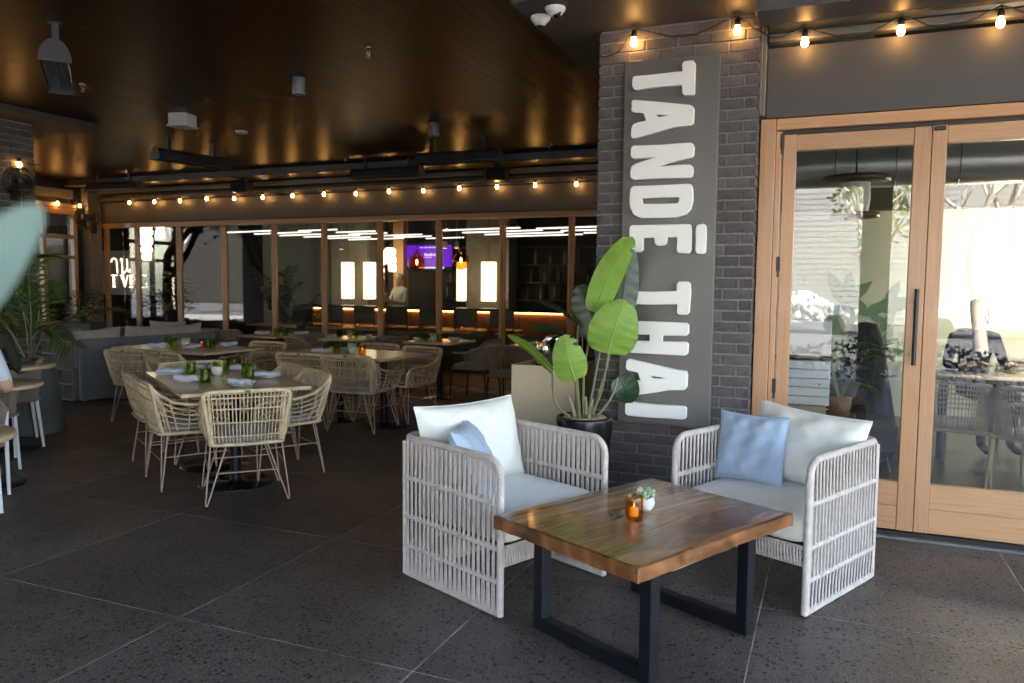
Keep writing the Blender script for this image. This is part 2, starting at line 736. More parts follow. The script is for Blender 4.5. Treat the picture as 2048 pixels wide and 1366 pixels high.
# ------------------------------------------------------------------ shared materials
m_brick = mat('dark_brick', (0.074, 0.065, 0.067), 0.82, c2=(0.122, 0.110, 0.114), vs=38, bump=0.5, bs=160, rnd=0.24)
m_mortar = mat('grey_mortar', (0.22, 0.213, 0.213), 0.9, var=0.2, vs=30, bump=0.4, bs=120)
m_fascia = mat('charcoal_painted_board', (0.062, 0.060, 0.061), 0.55, var=0.06, vs=2.5)
m_steel = mat('dark_grey_steel', (0.085, 0.083, 0.086), 0.45, var=0.15, vs=8, rvar=0.08)
m_steel_l = mat('scuffed_grey_steel', (0.14, 0.135, 0.13), 0.5, var=0.3, vs=14, st=(1, 4, 9))
m_black = mat('matt_black_metal', (0.006, 0.006, 0.007), 0.45, var=0.2, vs=20)
m_powder = mat('black_powder_coat', (0.0055, 0.006, 0.009), 0.42, spec=0.35, var=0.25, vs=9, bump=0.05, bs=300)
m_white = mat('white_plastic', (0.75, 0.75, 0.76), 0.35, var=0.03)
m_rattan = mat('honey_rattan', (0.60, 0.46, 0.30), 0.55, var=0.20, vs=18, rnd=0.05, bump=0.2, bs=140)
m_leg = mat('blush_painted_metal', (0.42, 0.29, 0.225), 0.42, var=0.08, vs=10)
m_rope = ropemat('pale_taupe_rope', (0.55, 0.485, 0.445))
m_cush = fabricmat('sage_white_canvas', (0.74, 0.74, 0.69), (0.79, 0.79, 0.74), 300, 0.15, 0.15)
m_pill = fabricmat('ivory_canvas', (0.72, 0.73, 0.69), (0.78, 0.785, 0.745), 300, 0.5, 0.15)
m_blue = fabricmat('blue_slub_linen', (0.31, 0.405, 0.545), (0.345, 0.44, 0.575), 420, 0.22, 0.85)
m_seatgrey = fabricmat('lilac_grey_seat_fabric', (0.25, 0.235, 0.25), (0.29, 0.275, 0.29), 300, 0.12, 0.3)
m_sofa = fabricmat('slate_blue_sofa_fabric', (0.15, 0.155, 0.185), (0.18, 0.185, 0.21), 500, 0.12, 0.3)
m_sofac = fabricmat('stone_grey_cushion_fabric', (0.36, 0.33, 0.33), (0.42, 0.39, 0.38), 300, 0.2, 0.2)
m_floor = floormat()
m_grout = mat('dusty_joint', (0.46, 0.44, 0.42), 0.95, var=0.75, vs=5.0, detail=8)
m_fir = woodmat('vertical_fir', [(0.47, 0.24, 0.115), (0.58, 0.315, 0.165), (0.53, 0.275, 0.13)], 1.6, 2, 0.42, 0.15, 0.05, 16, rnd=0.07)
m_firx = woodmat('horizontal_fir', [(0.50, 0.25, 0.115), (0.60, 0.325, 0.165), (0.54, 0.28, 0.13)], 1.6, 0, 0.42, 0.15, 0.05, 16, rnd=0.07)
m_firy = woodmat('depth_fir', [(0.50, 0.25, 0.115), (0.60, 0.325, 0.165), (0.54, 0.28, 0.13)], 1.6, 1, 0.42, 0.15, 0.05, 16, rnd=0.07)
m_ceil = woodmat('dark_stained_plank', [(0.018, 0.0052, 0.0015), (0.030, 0.0092, 0.0028), (0.023, 0.0070, 0.0020)], 0.9, 1, 0.37, 0.0, 0.10, 18, rnd=0.08)
m_ceil.node_tree.nodes['Principled BSDF'].inputs['Specular IOR Level'].default_value = 0.21
m_ceil.node_tree.nodes['Principled BSDF'].inputs['Specular Tint'].default_value = (1.0, 0.50, 0.22, 1)
m_ceilback = mat('ceiling_gap_black', (0.006, 0.004, 0.004), 0.9)
m_tabletop = woodmat('pale_oak_top', [(0.56, 0.40, 0.25), (0.68, 0.51, 0.345), (0.62, 0.45, 0.29)], 1.4, 0, 0.30, 0.35, 0.03, 12, rnd=0.05)
m_ply = mat('birch_plywood', (0.78, 0.65, 0.44), 0.5, c2=(0.85, 0.73, 0.52), vs=2.2, st=(1, 1, 2.2), detail=6)
m_glass = glassmat('window_glass', (0.96, 0.975, 0.97), 0.0, 0.05)
m_dglass = glassmat('door_glass', (0.96, 0.975, 0.97), 0.0, 0.06)
m_bulb = mat('warm_bulb_glass', (1, 0.8, 0.5), 0.3, em=(1.0, 0.50, 0.14), es=4.5)
m_concrete = mat('cast_grey_planter', (0.10, 0.10, 0.105), 0.8, var=0.12, vs=6)
m_amber = glassmat('amber_glass', (0.95, 0.70, 0.34), 0.02)
m_green = glassmat('green_glass', (0.72, 0.83, 0.36), 0.02)
m_red = glassmat('ruby_glass', (0.82, 0.42, 0.36), 0.02)

# ------------------------------------------------------------------ floor: saw-cut concrete slabs
CEIL_Y0 = -2.6
fb = MB().box(-12.9, 9, -2.6, 16.5, -0.30, -0.0022).build('floor', m_grout)
struct(fb)
slabs = {}
JX = [-0.249 + 1.2 * k for k in range(-10, 8)]
JY = [2.529 + 1.1745 * k for k in range(-4, 7)]
JY[0] = -2.55
for i in range(len(JX) - 1):
    for j in range(len(JY) - 1):
        w, d = JX[i + 1] - JX[i], JY[j + 1] - JY[j]
        key = (round(w, 3), round(d, 3))
        if key not in slabs:
            me = MB().box(-w / 2 + 0.0022, w / 2 - 0.0022, -d / 2 + 0.0022, d / 2 - 0.0022, -0.05, 0.0, 0.0025).mesh('slab')
            me.materials.append(m_floor)
            slabs[key] = me
        inst(slabs[key], 'slab', fb, ((JX[i] + JX[i + 1]) / 2, (JY[j] + JY[j + 1]) / 2, 0))

# ------------------------------------------------------------------ ceiling: narrow stained planks
cb = MB().box(-19.9, -0.62, CEIL_Y0, 9.45, 3.216, 3.5).build('ceiling', m_ceilback)  # left part past the side windows is added to keep out sky light
struct(cb)
pl = MB().box(-0.0497, 0.0497, CEIL_Y0 + 0.02, 9.42, 0, 0.02, 0.0009).mesh('plank')
pl.materials.append(m_ceil)
for k in range(191):
    inst(pl, 'plank', cb, (-0.70 - 0.1 * k, 0, 3.198 + rng.uniform(-0.0004, 0.0004)))
rb = MB().box(-0.6, 4.4, CEIL_Y0, 5.2, 3.34, 3.5).build('ceiling_deck', m_fascia)
struct(rb)
bl = MB().box(-20, 4.4, CEIL_Y0, 5.2, 3.51, 5.4).box(-20, 9, 5.21, 10.2, 3.51, 5.4).box(-16.7, 9, 10.21, 16.5, 3.51, 5.4).build('upper_sun_block', mat('upper_render', (0.30, 0.29, 0.28), 0.9, var=0.1))  # added mass, blocks sun and sky above the patio roof
tag(bl, 'added plain grey block above the covered patio, keeping off the sun', 'building')

# edge beam along the open side of the patio (behind the camera)
tag(MB().box(-20, 4.4, CEIL_Y0 - 0.12, CEIL_Y0 - 0.005, 3.02, 3.6, 0.01).build('edge_beam', m_fascia), 'dark beam along the open street side of the patio', 'beam')


# ------------------------------------------------------------------ brick columns
def brick_column(x0, x1, y0, y1, h, label, show):
    t = thing('brick_column', label, 'column', ((x0 + x1) / 2, (y0 + y1) / 2, 0), group='dark brick patio columns')
    W, D = (x1 - x0) / 2, (y1 - y0) / 2
    r = 0.009
    MB().box(-W + r, W - r, -D + r, D - r, 0.0, h).build('mortar_core', m_mortar, t)
    cr, L = 0.0677, 0.2035
    n = int(h / cr)
    cache = {}
    side = MB()
    for k in range(n):
        z = cr * (k + 0.5)
        for face in ('front', 'right', 'left'):
            span = 2 * W if face == 'front' else 2 * D
            odd = (k % 2 == 0) if face == 'front' else (k % 2 == 1)
            x = 0.0
            cuts = [0.0]
            x = 0.096 if odd else L
            while x < span - 0.05:
                cuts.append(x)
                x += L
            cuts.append(span)
            for a, b in zip(cuts[:-1], cuts[1:]):
                ln = b - a - 0.0105
                if a == 0:
                    ln += 0.005
                if b == span:
                    ln += 0.005
                mid = (a + b) / 2 - span / 2
                if a == 0:
                    mid -= 0.0025
                if b == span:
                    mid += 0.0025
                dj = rng.uniform(-0.0025, 0.0022)
                key = round(ln, 2)
                th = 0.045
                if face == show:
                    if key not in cache:
                        me = MB().box(-ln / 2, ln / 2, -th / 2, th / 2, -0.0285, 0.0285, 0.0028).mesh('brick')
                        me.materials.append(m_brick)
                        cache[key] = me
                    if face == 'front':
                        inst(cache[key], 'brick', t, (mid, -D + th / 2 - 0.0005 + dj, z))
                    else:
                        inst(cache[key], 'brick', t, (W - th / 2 + 0.0005 - dj, mid, z), rz=pi / 2)
                else:
                    if face == 'front':
                        side.box(mid - ln / 2, mid + ln / 2, -D - 0.0005 + dj, -D + 0.04, z - 0.0285, z + 0.0285, 0.0028)
                    elif face == 'right':
                        side.box(W - 0.04, W - 0.0006 - dj, mid - ln / 2, mid + ln / 2, z - 0.0285, z + 0.0285, 0.0028)
                    else:
                        side.box(-W + 0.0006 + dj, -W + 0.04, mid - ln / 2, mid + ln / 2, z - 0.0285, z + 0.0285, 0.0028)
    side.build('side_brickwork', m_brick, t, kind='stuff')
    return t


brick_column(-1.432, -0.442, 4.9, 5.67, 3.125, 'dark brick column carrying the vertical white lettered sign', 'front')
brick_column(-8.80, -7.80, 4.9, 5.67, 3.125, 'dark brick column at the left behind the palm planter', 'right')
for xc, nm in ((-1.0, 'dark soffit plate above the brick column with the sign'), (-8.1, 'dark soffit plate above the left brick column')):
    x0, x1 = (-1.78, 0.2) if xc > -5 else (-9.2, -7.42)
    o = MB().box(x0, x1, 4.23, 6.15, 3.128, 3.196, 0.003).build('soffit_plate', m_fascia)
    tag(o, nm, 'soffit plate')

# ------------------------------------------------------------------ back window wall
YB = 10.05
MX = [-12.02, -11.28, -10.32, -9.33, -8.30, -7.33, -6.31, -5.31, -4.30, -3.28, -2.27, -1.30]
ww = thing('window_wall', 'long wall of tall wood framed folding windows along the back', 'window wall', (0, YB, 0))
MB().box(-12.1, -1.2, -0.05, 0.06, 2.425, 2.505, 0.004).build('head', m_firx, ww)
MB().box(-12.1, -1.2, -0.05, 0.06, 0.012, 0.15, 0.004).build('sill', m_firx, ww)
stile = MB().box(-0.0225, 0.0225, -0.03, 0.03, 0.152, 2.423, 0.004).mesh('stile')
stile.materials.append(m_fir)
stile2 = MB().box(-0.018, 0.018, -0.03, 0.022, 0.152, 2.423, 0.004).mesh('stile')
stile2.materials.append(m_fir)
for x in MX:
    inst(stile, 'stile', ww, (x - 0.022, 0, 0))
    inst(stile2, 'stile', ww, (x + 0.022, 0.006, 0))
for a, b in zip(MX[:-1], MX[1:]):
    w = b - a - 0.082
    MB().box(-w / 2, w / 2, -0.004, 0.004, 0.15, 2.425).build('pane', m_glass, ww, loc=((a + b) / 2, 0.012, 0))
    MB().box(-w / 2, w / 2, -0.022, 0.02, 0.152, 0.19, 0.003).build('bottom_rail', m_firx, ww, loc=((a + b) / 2, 0.03, 0))
fa = MB().box(-12.1, -1.2, 9.98, 10.12, 2.512, 2.87, 0.003).build('fascia', m_fascia)
tag(fa, 'charcoal fascia board above the back windows behind the string lights', 'fascia')
tag(MB().box(-12.1, -1.2, 9.93, 10.1, 2.885, 2.955, 0.004).box(-12.1, -1.2, 9.95, 10.1, 2.965, 2.985).build('fascia_rail', m_steel), 'grey steel rail running over the back fascia', 'rail')
tag(MB().box(-12.1, -1.2, 9.88, 10.1, 3.02, 3.085, 0.004).build('header_channel', m_steel_l), 'scuffed steel channel tucked under the back soffit', 'channel')
tag(MB().box(-12.1, -1.0, 9.46, 10.14, 3.11, 3.197).build('back_soffit', mat('brown_soffit', (0.03, 0.018, 0.012), 0.6, var=0.2)), 'narrow brown soffit between the steel beam and the back windows', 'soffit')
bm = MB().box(-12.1, -1.0, 9.36, 9.375, 3.10, 3.19, 0.002).box(-12.1, -1.0, 9.30, 9.45, 3.085, 3.099, 0.002)
tag(bm.build('steel_beam', m_steel), 'long steel beam under the plank ceiling before the back windows', 'beam')
wk = mat('interior_charcoal', (0.035, 0.033, 0.03), 0.8)
tag(MB().box(-12.1, -1.2, 10.13, 10.3, 2.512, 3.3).build('lintel', wk), 'dark lintel above the back windows inside', 'lintel')

# ------------------------------------------------------------------ door wall on the right
YD = 5.07
tag(MB().box(-0.408, 6.0, 5.055, 5.2, 2.535, 2.955, 0.003).build('fascia', m_fascia), 'charcoal fascia board above the glass double doors', 'fascia')
tag(MB().box(-0.40, 6.0, 4.985, 5.06, 2.975, 3.02, 0.004).build('fascia_rail', m_steel_l), 'scuffed grey rail on top of the door fascia', 'rail')
tag(MB().box(-0.40, 6.0, 4.90, 5.05, 3.045, 3.10, 0.004).build('header_channel', m_steel), 'grey steel channel above the door string lights', 'channel')
tag(MB().box(-0.43, 6.0, 4.50, 4.53, 3.00, 3.32, 0.003).box(-0.43, 6.0, 4.45, 4.70, 2.985, 2.999, 0.002).build('steel_beam', m_steel), 'grey steel beam overhead in the top right corner', 'beam')
tag(MB().box(-0.42, 6.0, 4.72, 5.2, 3.16, 3.33).build('door_soffit', wk), 'dark soffit above the door channel', 'soffit')
tag(MB().box(-0.440, -0.410, 4.985, 5.03, 2.54, 3.09, 0.003).box(-0.441, -0.432, 4.94, 4.985, 2.54, 3.09, 0.002).build('corner_channel', m_steel_l), 'vertical grey metal channel between brick column and door fascia', 'channel')
dr = thing('patio_door', 'double fir framed glass patio doors with black pull handle', 'door', (0, YD, 0))
MB().box(-0.436, -0.345, -0.03, 0.10, 0.012, 2.528, 0.004).build('jamb', m_fir, dr)
MB().box(-0.343, -0.309, -0.012, 0.10, 0.012, 2.455, 0.003).build('jamb_stop', m_fir, dr)
MB().box(-0.343, 5.9, -0.03, 0.10, 2.460, 2.528, 0.004).build('head', m_firx, dr)
MB().box(-0.31, 5.9, 0.02, 0.09, 2.438, 2.459).build('head_gap_shade', m_black, dr)  # black filler strip standing in for the shade in the gap above the doors
MB().box(-0.44, 5.9, -0.03, 0.14, 0.001, 0.018, 0.003).build('threshold', m_steel_l, dr)
MB().box(-0.34, 5.9, 0.0, 0.08, 0.019, 0.044).build('threshold_gap_shade', m_black, dr)  # black strip paints the dark gap under the door leaves
for li, x0 in enumerate((-0.300, 0.5085, 1.317, 2.126, 2.934, 3.743)):
    x1 = x0 + 0.805
    lf = MB().box(x0, x0 + 0.076, 0, 0.055, 0.052, 2.434, 0.003).build('leaf', m_fir, dr)
    lf['label'] = ['left door leaf with black hinges', 'second door leaf', 'third door leaf', 'fourth door leaf', 'fifth door leaf', 'sixth door leaf'][li]
    MB().box(x1 - 0.089, x1, 0, 0.055, 0.052, 2.434, 0.003).build('stile', m_fir, lf)
    MB().box(x0 + 0.0765, x1 - 0.0895, 0.003, 0.052, 2.335, 2.432, 0.003).build('top_rail', m_firx, lf)
    MB().box(x0 + 0.0765, x1 - 0.0895, 0.003, 0.052, 0.054, 0.199, 0.003).build('bottom_rail', m_firx, lf)
    MB().box(x0 + 0.0765, x1 - 0.0895, 0.003, 0.052, 0.2, 0.346, 0.003).build('bottom_rail', m_firx, lf)
    MB().box(x0 + 0.0765, x1 - 0.0895, 0.022, 0.030, 0.346, 2.335).build('pane', m_dglass, lf)
    if li == 0:
        MB().tube([(0.462, -0.055, 1.055), (0.462, -0.055, 1.50)], 0.0125, 14).tube([(0.462, -0.055, 1.12), (0.462, 0.01, 1.12)], 0.007).tube([(0.462, -0.055, 1.43), (0.462, 0.01, 1.43)], 0.007).build('handle', m_black, lf)
        for z in (0.86, 1.62, 2.37):
            MB().box(-0.318, -0.296, -0.016, -0.001, z - 0.02, z + 0.07, 0.003).tube([(-0.307, -0.012, z - 0.055), (-0.307, -0.012, z - 0.02)], 0.006).build('hinge', m_black, lf)
        MB().lathe([(0.0001, -0.004), (0.009, -0.004), (0.009, 0.0)], 12, M=T(0.492, 0, 0.50, 0, pi / 2)).build('lock_cylinder', m_steel_l, lf)
    if li == 1:
        MB().box(0.515, 0.575, -0.012, -0.001, 2.405, 2.428, 0.004).build('top_guide', m_black, lf)

# ------------------------------------------------------------------ side window wall at the far left
XL = -12.18
sw = thing('side_window_wall', 'wood framed side windows with cross rails beside the far left corner', 'window wall', (XL, 0, 0))
for z0, z1 in ((2.62, 2.72), (2.20, 2.27), (1.86, 1.92), (0.72, 0.80)):
    MB().box(-0.05, 0.05, 8.3, 9.55, z0, z1, 0.004).build('cross_rail', m_firy, sw)
for y in (8.34, 8.95, 9.52):
    MB().box(-0.045, 0.045, y - 0.035, y + 0.035, 0.802, 2.618, 0.004).build('post', m_fir, sw)
MB().box(-0.006, 0.006, 8.3, 9.5, 0.8, 2.62).build('pane', m_glass, sw)
MB().box(-0.05, 0.05, 8.3, 9.55, 0.0, 0.715, 0.004).build('base_panel', mat('brown_base_panel', (0.16, 0.075, 0.04), 0.6, var=0.2), sw)
tag(MB().box(-12.42, -12.06, 9.72, 9.98, 0.0, 3.1, 0.006).build('corner_post', mat('taupe_render', (0.20, 0.18, 0.17), 0.8, var=0.08)), 'square taupe corner post left of the back windows', 'post')
tag(MB().box(-12.40, -12.2, 9.57, 9.70, 0.0, 3.1, 0.006).build('steel_post', m_black), 'dark steel post beside the taupe corner post', 'post')
tag(MB().box(-12.32, -12.2, 8.3, 9.55, 2.90, 3.05, 0.004).build('side_beam', mat('taupe_beam', (0.17, 0.15, 0.14), 0.7)), 'taupe beam over the left side windows', 'beam')
tag(MB().box(-12.26, -12.13, 8.3, 9.55, 2.73, 2.80, 0.004).build('light_ledge', mat('tan_ledge', (0.30, 0.22, 0.16), 0.6)), 'tan ledge lit by bulbs over the left side windows', 'ledge')
tag(MB().box(-12.4, -12.27, 8.3, 9.55, 2.81, 3.3).build('side_lintel', wk), 'dark lintel above the left side windows', 'lintel')

# ------------------------------------------------------------------ interior shells
m_sage = mat('sage_plaster', (0.40, 0.43, 0.36), 0.85, var=0.05, vs=2)
m_dark = mat('dark_bar_plaster', (0.045, 0.042, 0.036), 0.8, var=0.1)
m_ifloor = woodmat('dark_plank_floor', [(0.035, 0.026, 0.02), (0.06, 0.045, 0.035)], 1.0, 1, 0.35, 0, 0.05, 10)
o = struct(MB().box(-16.5, -0.9, 10.14, 16.4, 0.002, 0.012).build('bar_floor', m_ifloor))
o = struct(MB().box(-0.9, 9, 5.2, 10.1, 0.002, 0.012).build('dining_room_floor', m_ifloor))
struct(MB().box(-16.6, 9, 16.2, 16.4, 0, 3.3).build('bar_back_wall', m_dark))
struct(MB().box(-0.98, -0.80, 5.75, 16.2, 0, 3.3).build('partition_wall', m_sage))
struct(MB().box(-16.7, -16.5, 10.0, 16.4, 0, 3.3).build('bar_side_wall', m_dark))
struct(MB().box(8.8, 9.0, 5.3, 16.4, 0, 3.5).build('end_wall', m_dark))
struct(MB().box(-16.6, 9, 9.5 + 0.7, 16.4, 3.3, 3.4).build('bar_ceiling', m_dark))
struct(MB().box(-0.42, 9, 5.21, 10.15, 3.34, 3.4).build('dining_room_ceiling', m_dark))
struct(MB().box(-0.79, 8.79, 9.9, 10.1, 0, 3.3).build('dining_room_wall', m_sage))
struct(MB().box(-0.79, 8.79, 9.72, 9.89, 2.38, 3.33).build('dining_room_dark_band', m_dark))  # added dark box, darkens the wall above the sage plaster
struct(MB().box(-16.6, -12.45, 10.0, 10.13, 2.5, 3.3).build('corner_wall', m_dark))

# ------------------------------------------------------------------ sign with raised letters
LETTERS = [[[(-1.189,2.781),(-1.183,2.8),(-1.102,2.799),(-1.016,2.8),(-0.923,2.803),(-0.878,2.801),(-0.882,2.848),(-0.872,2.861),(-0.824,2.862),(-0.812,2.85),(-0.81,2.825),(-0.81,2.669),(-0.823,2.662),(-0.87,2.667),(-0.878,2.679),(-0.879,2.727),(-1.006,2.729),(-1.109,2.726),(-1.166,2.72),(-1.181,2.73),(-1.189,2.747)]],[[(-1.19,2.65),(-1.178,2.656),(-1.003,2.628),(-0.833,2.598),(-0.816,2.588),(-0.81,2.57),(-0.813,2.495),(-0.826,2.482),(-0.931,2.477),(-1.042,2.452),(-1.164,2.428),(-1.184,2.427),(-1.192,2.443),(-1.188,2.487),(-1.179,2.506),(-1.148,2.517),(-1.094,2.523),(-1.115,2.576),(-1.176,2.585),(-1.191,2.594),(-1.188,2.62)],[(-1.045,2.564),(-0.976,2.555),(-0.906,2.551),(-0.967,2.546),(-1.025,2.538)]],[[(-1.187,2.363),(-1.176,2.374),(-0.997,2.37),(-0.827,2.372),(-0.811,2.366),(-0.803,2.345),(-0.805,2.299),(-0.817,2.289),(-0.909,2.271),(-1.027,2.238),(-0.883,2.242),(-0.824,2.241),(-0.809,2.23),(-0.805,2.203),(-0.81,2.174),(-0.822,2.167),(-0.992,2.171),(-1.167,2.17),(-1.185,2.18),(-1.19,2.213),(-1.183,2.247),(-1.16,2.263),(-1.002,2.303),(-1.17,2.301),(-1.185,2.309),(-1.189,2.329)]],[[(-1.186,2.109),(-1.171,2.124),(-0.991,2.123),(-0.838,2.125),(-0.814,2.122),(-0.805,2.094),(-0.802,2.027),(-0.813,1.977),(-0.841,1.944),(-0.901,1.928),(-1.118,1.929),(-1.163,1.952),(-1.186,1.996),(-1.191,2.04)],[(-1.119,2.052),(-0.99,2.054),(-0.878,2.051),(-0.881,2.017),(-0.894,2.009),(-0.963,2.008),(-1.111,2.011),(-1.117,2.029)]],[[(-1.188,1.863),(-1.179,1.88),(-0.989,1.88),(-0.829,1.88),(-0.812,1.878),(-0.805,1.851),(-0.804,1.72),(-0.815,1.707),(-0.876,1.708),(-0.886,1.721),(-0.884,1.777),(-0.888,1.808),(-0.954,1.807),(-0.956,1.769),(-0.967,1.758),(-1.01,1.756),(-1.025,1.77),(-1.028,1.806),(-1.104,1.805),(-1.104,1.732),(-1.116,1.718),(-1.17,1.718),(-1.184,1.733)]],[[(-0.775,1.851),(-0.768,1.874),(-0.731,1.881),(-0.719,1.868),(-0.716,1.813),(-0.717,1.715),(-0.726,1.702),(-0.763,1.704),(-0.771,1.72),(-0.771,1.785)]],[[(-1.175,1.451),(-1.165,1.463),(-1.028,1.463),(-0.879,1.469),(-0.881,1.512),(-0.871,1.528),(-0.819,1.528),(-0.805,1.518),(-0.801,1.466),(-0.807,1.343),(-0.819,1.329),(-0.869,1.33),(-0.877,1.341),(-0.874,1.394),(-1.026,1.388),(-1.158,1.388),(-1.172,1.403)]],[[(-1.181,1.261),(-1.166,1.274),(-1.023,1.276),(-0.822,1.273),(-0.808,1.262),(-0.807,1.214),(-0.818,1.199),(-0.969,1.196),(-0.97,1.15),(-0.819,1.154),(-0.806,1.143),(-0.808,1.09),(-0.822,1.075),(-0.97,1.076),(-1.167,1.077),(-1.182,1.088),(-1.184,1.138),(-1.173,1.15),(-1.042,1.151),(-1.043,1.198),(-1.169,1.197),(-1.18,1.209)]],[[(-1.19,1.019),(-1.176,1.032),(-1.017,1.003),(-0.871,0.976),(-0.814,0.972),(-0.807,0.951),(-0.808,0.878),(-0.821,0.859),(-0.916,0.852),(-1.013,0.83),(-1.151,0.803),(-1.186,0.801),(-1.195,0.815),(-1.19,0.865),(-1.173,0.883),(-1.095,0.899),(-1.114,0.954),(-1.174,0.962),(-1.191,0.971)],[(-1.045,0.938),(-0.976,0.932),(-0.908,0.926),(-0.976,0.916),(-1.025,0.915)]],[[(-1.192,0.741),(-1.175,0.754),(-1.011,0.748),(-0.828,0.751),(-0.808,0.743),(-0.809,0.68),(-0.825,0.672),(-0.912,0.672),(-1.058,0.669),(-1.173,0.672),(-1.191,0.683)]]]

sg = thing('wall_sign', 'tall grey wall sign with raised white letters TANDE THAI on brick column', 'sign', (-0.957, 4.875, 1.765))
MB().box(-0.293, 0.293, -0.025, 0.022, -1.143, 1.143, 0.003).build('backing_panel', mat('warm_grey_panel', (0.118, 0.113, 0.109), 0.38, var=0.05, vs=1.5), sg)
m_letter = mat('white_letter_face', (0.88, 0.88, 0.86), 0.45, var=0.02)


def round_loop(pts, r=0.006, n=3):
    out = []
    k = len(pts)
    for i in range(k):
        a, b, c = Vector(pts[i - 1]), Vector(pts[i]), Vector(pts[(i + 1) % k])
        d1, d2 = a - b, c - b
        rr = min(r, d1.length * 0.4, d2.length * 0.4)
        p1, p2 = b + d1.normalized() * rr, b + d2.normalized() * rr
        for j in range(n + 1):
            t = j / n
            out.append(p1 * (1 - t) ** 2 + b * 2 * t * (1 - t) + p2 * t * t)
    return out


def curve_solid(name, loops, ext, bev, m, parent, loc, rot):
    cu = bpy.data.curves.new(name, 'CURVE')
    cu.dimensions = '2D'
    cu.fill_mode = 'BOTH'
    cu.extrude = ext
    cu.bevel_depth = bev
    cu.bevel_resolution = 1
    for lp in loops:
        sp = cu.splines.new('POLY')
        q = round_loop(lp)
        sp.points.add(len(q) - 1)
        for p, v in zip(sp.points, q):
            p.co = (v[0], v[1], 0, 1)
        sp.use_cyclic_u = True
    tmp = bpy.data.objects.new('tmp', cu)
    col.objects.link(tmp)
    dg = bpy.context.evaluated_depsgraph_get()
    me = bpy.data.meshes.new_from_object(tmp.evaluated_get(dg))
    bpy.data.objects.remove(tmp)
    bpy.data.curves.remove(cu)
    me.name = name
    me.materials.clear()
    me.materials.append(m)
    o = bpy.data.objects.new(name, me)
    col.objects.link(o)
    o.parent = parent
    o.location = loc
    o.rotation_euler = rot
    return o


NAMES = ['letter_t', 'letter_a', 'letter_n', 'letter_d', 'letter_e', 'macron', 'letter_t', 'letter_h', 'letter_a', 'letter_i']
for nm, loops in zip(NAMES, LETTERS):
    lp = [[(x + 0.957, z - 1.765) for x, z in l] for l in loops]
    curve_solid('letter' if nm != 'macron' else 'macron', lp, 0.015, 0.004, m_letter, sg, (0, -0.046, 0), (pi / 2, 0, 0))

# ------------------------------------------------------------------ coffee table
ANG = math.atan2(2.58 - 2.94, -0.55 + 1.26)
ct = thing('coffee_table', 'low square coffee table with thick glossy wood slab on black legs', 'table', (-0.705, 3.235, 0), ANG)
HW, HD = 0.398, 0.522


def slabmat():
    m = bpy.data.materials.new('glossy_walnut_slab')
    m.use_nodes = True
    N, L = m.node_tree.nodes, m.node_tree.links
    p = N['Principled BSDF']
    p.inputs['Roughness'].default_value = 0.26
    p.inputs['Coat Weight'].default_value = 0.4
    p.inputs['Coat Roughness'].default_value = 0.10
    tc = N.new('ShaderNodeTexCoord')
    mp = N.new('ShaderNodeMapping')
    mp.inputs['Scale'].default_value = (6.5, 0.75, 6.5)
    L.new(tc.outputs['Object'], mp.inputs[0])
    n1 = N.new('ShaderNodeTexNoise')
    n1.inputs['Scale'].default_value = 1.0
    n1.inputs['Detail'].default_value = 5
    n1.inputs['Distortion'].default_value = 1.1
    L.new(mp.outputs[0], n1.inputs[0])
    rp = N.new('ShaderNodeValToRGB')
    e = rp.color_ramp.elements
    cs = [(0.27, (0.055, 0.020, 0.010)), (0.42, (0.24, 0.098, 0.042)), (0.5, (0.38, 0.175, 0.075)), (0.57, (0.23, 0.100, 0.045)), (0.73, (0.52, 0.285, 0.13))]
    while len(e) < len(cs):
        e.new(0.5)
    for i, (q, c) in enumerate(cs):
        e[i].position = 0.5 + (q - 0.5) * 0.72
        e[i].color = (*c, 1)
    L.new(n1.outputs[0], rp.inputs[0])
    mp2 = N.new('ShaderNodeMapping')
    mp2.inputs['Scale'].default_value = (90, 4, 90)
    L.new(tc.outputs['Object'], mp2.inputs[0])
    n2 = N.new('ShaderNodeTexNoise')
    n2.inputs['Scale'].default_value = 1.0
    n2.inputs['Detail'].default_value = 4
    L.new(mp2.outputs[0], n2.inputs[0])
    mr = N.new('ShaderNodeMapRange')
    mr.inputs[1].default_value = 0.3
    mr.inputs[2].default_value = 0.7
    mr.inputs[3].default_value = 0.72
    mr.inputs[4].default_value = 1.2
    L.new(n2.outputs[0], mr.inputs[0])
    mx = N.new('ShaderNodeMix')
    mx.data_type = 'RGBA'
    mx.blend_type = 'MULTIPLY'
    mx.inputs[0].default_value = 1
    L.new(rp.outputs[0], mx.inputs[6])
    L.new(mr.outputs[0], mx.inputs[7])
    L.new(mx.outputs[2], p.inputs['Base Color'])
    return m


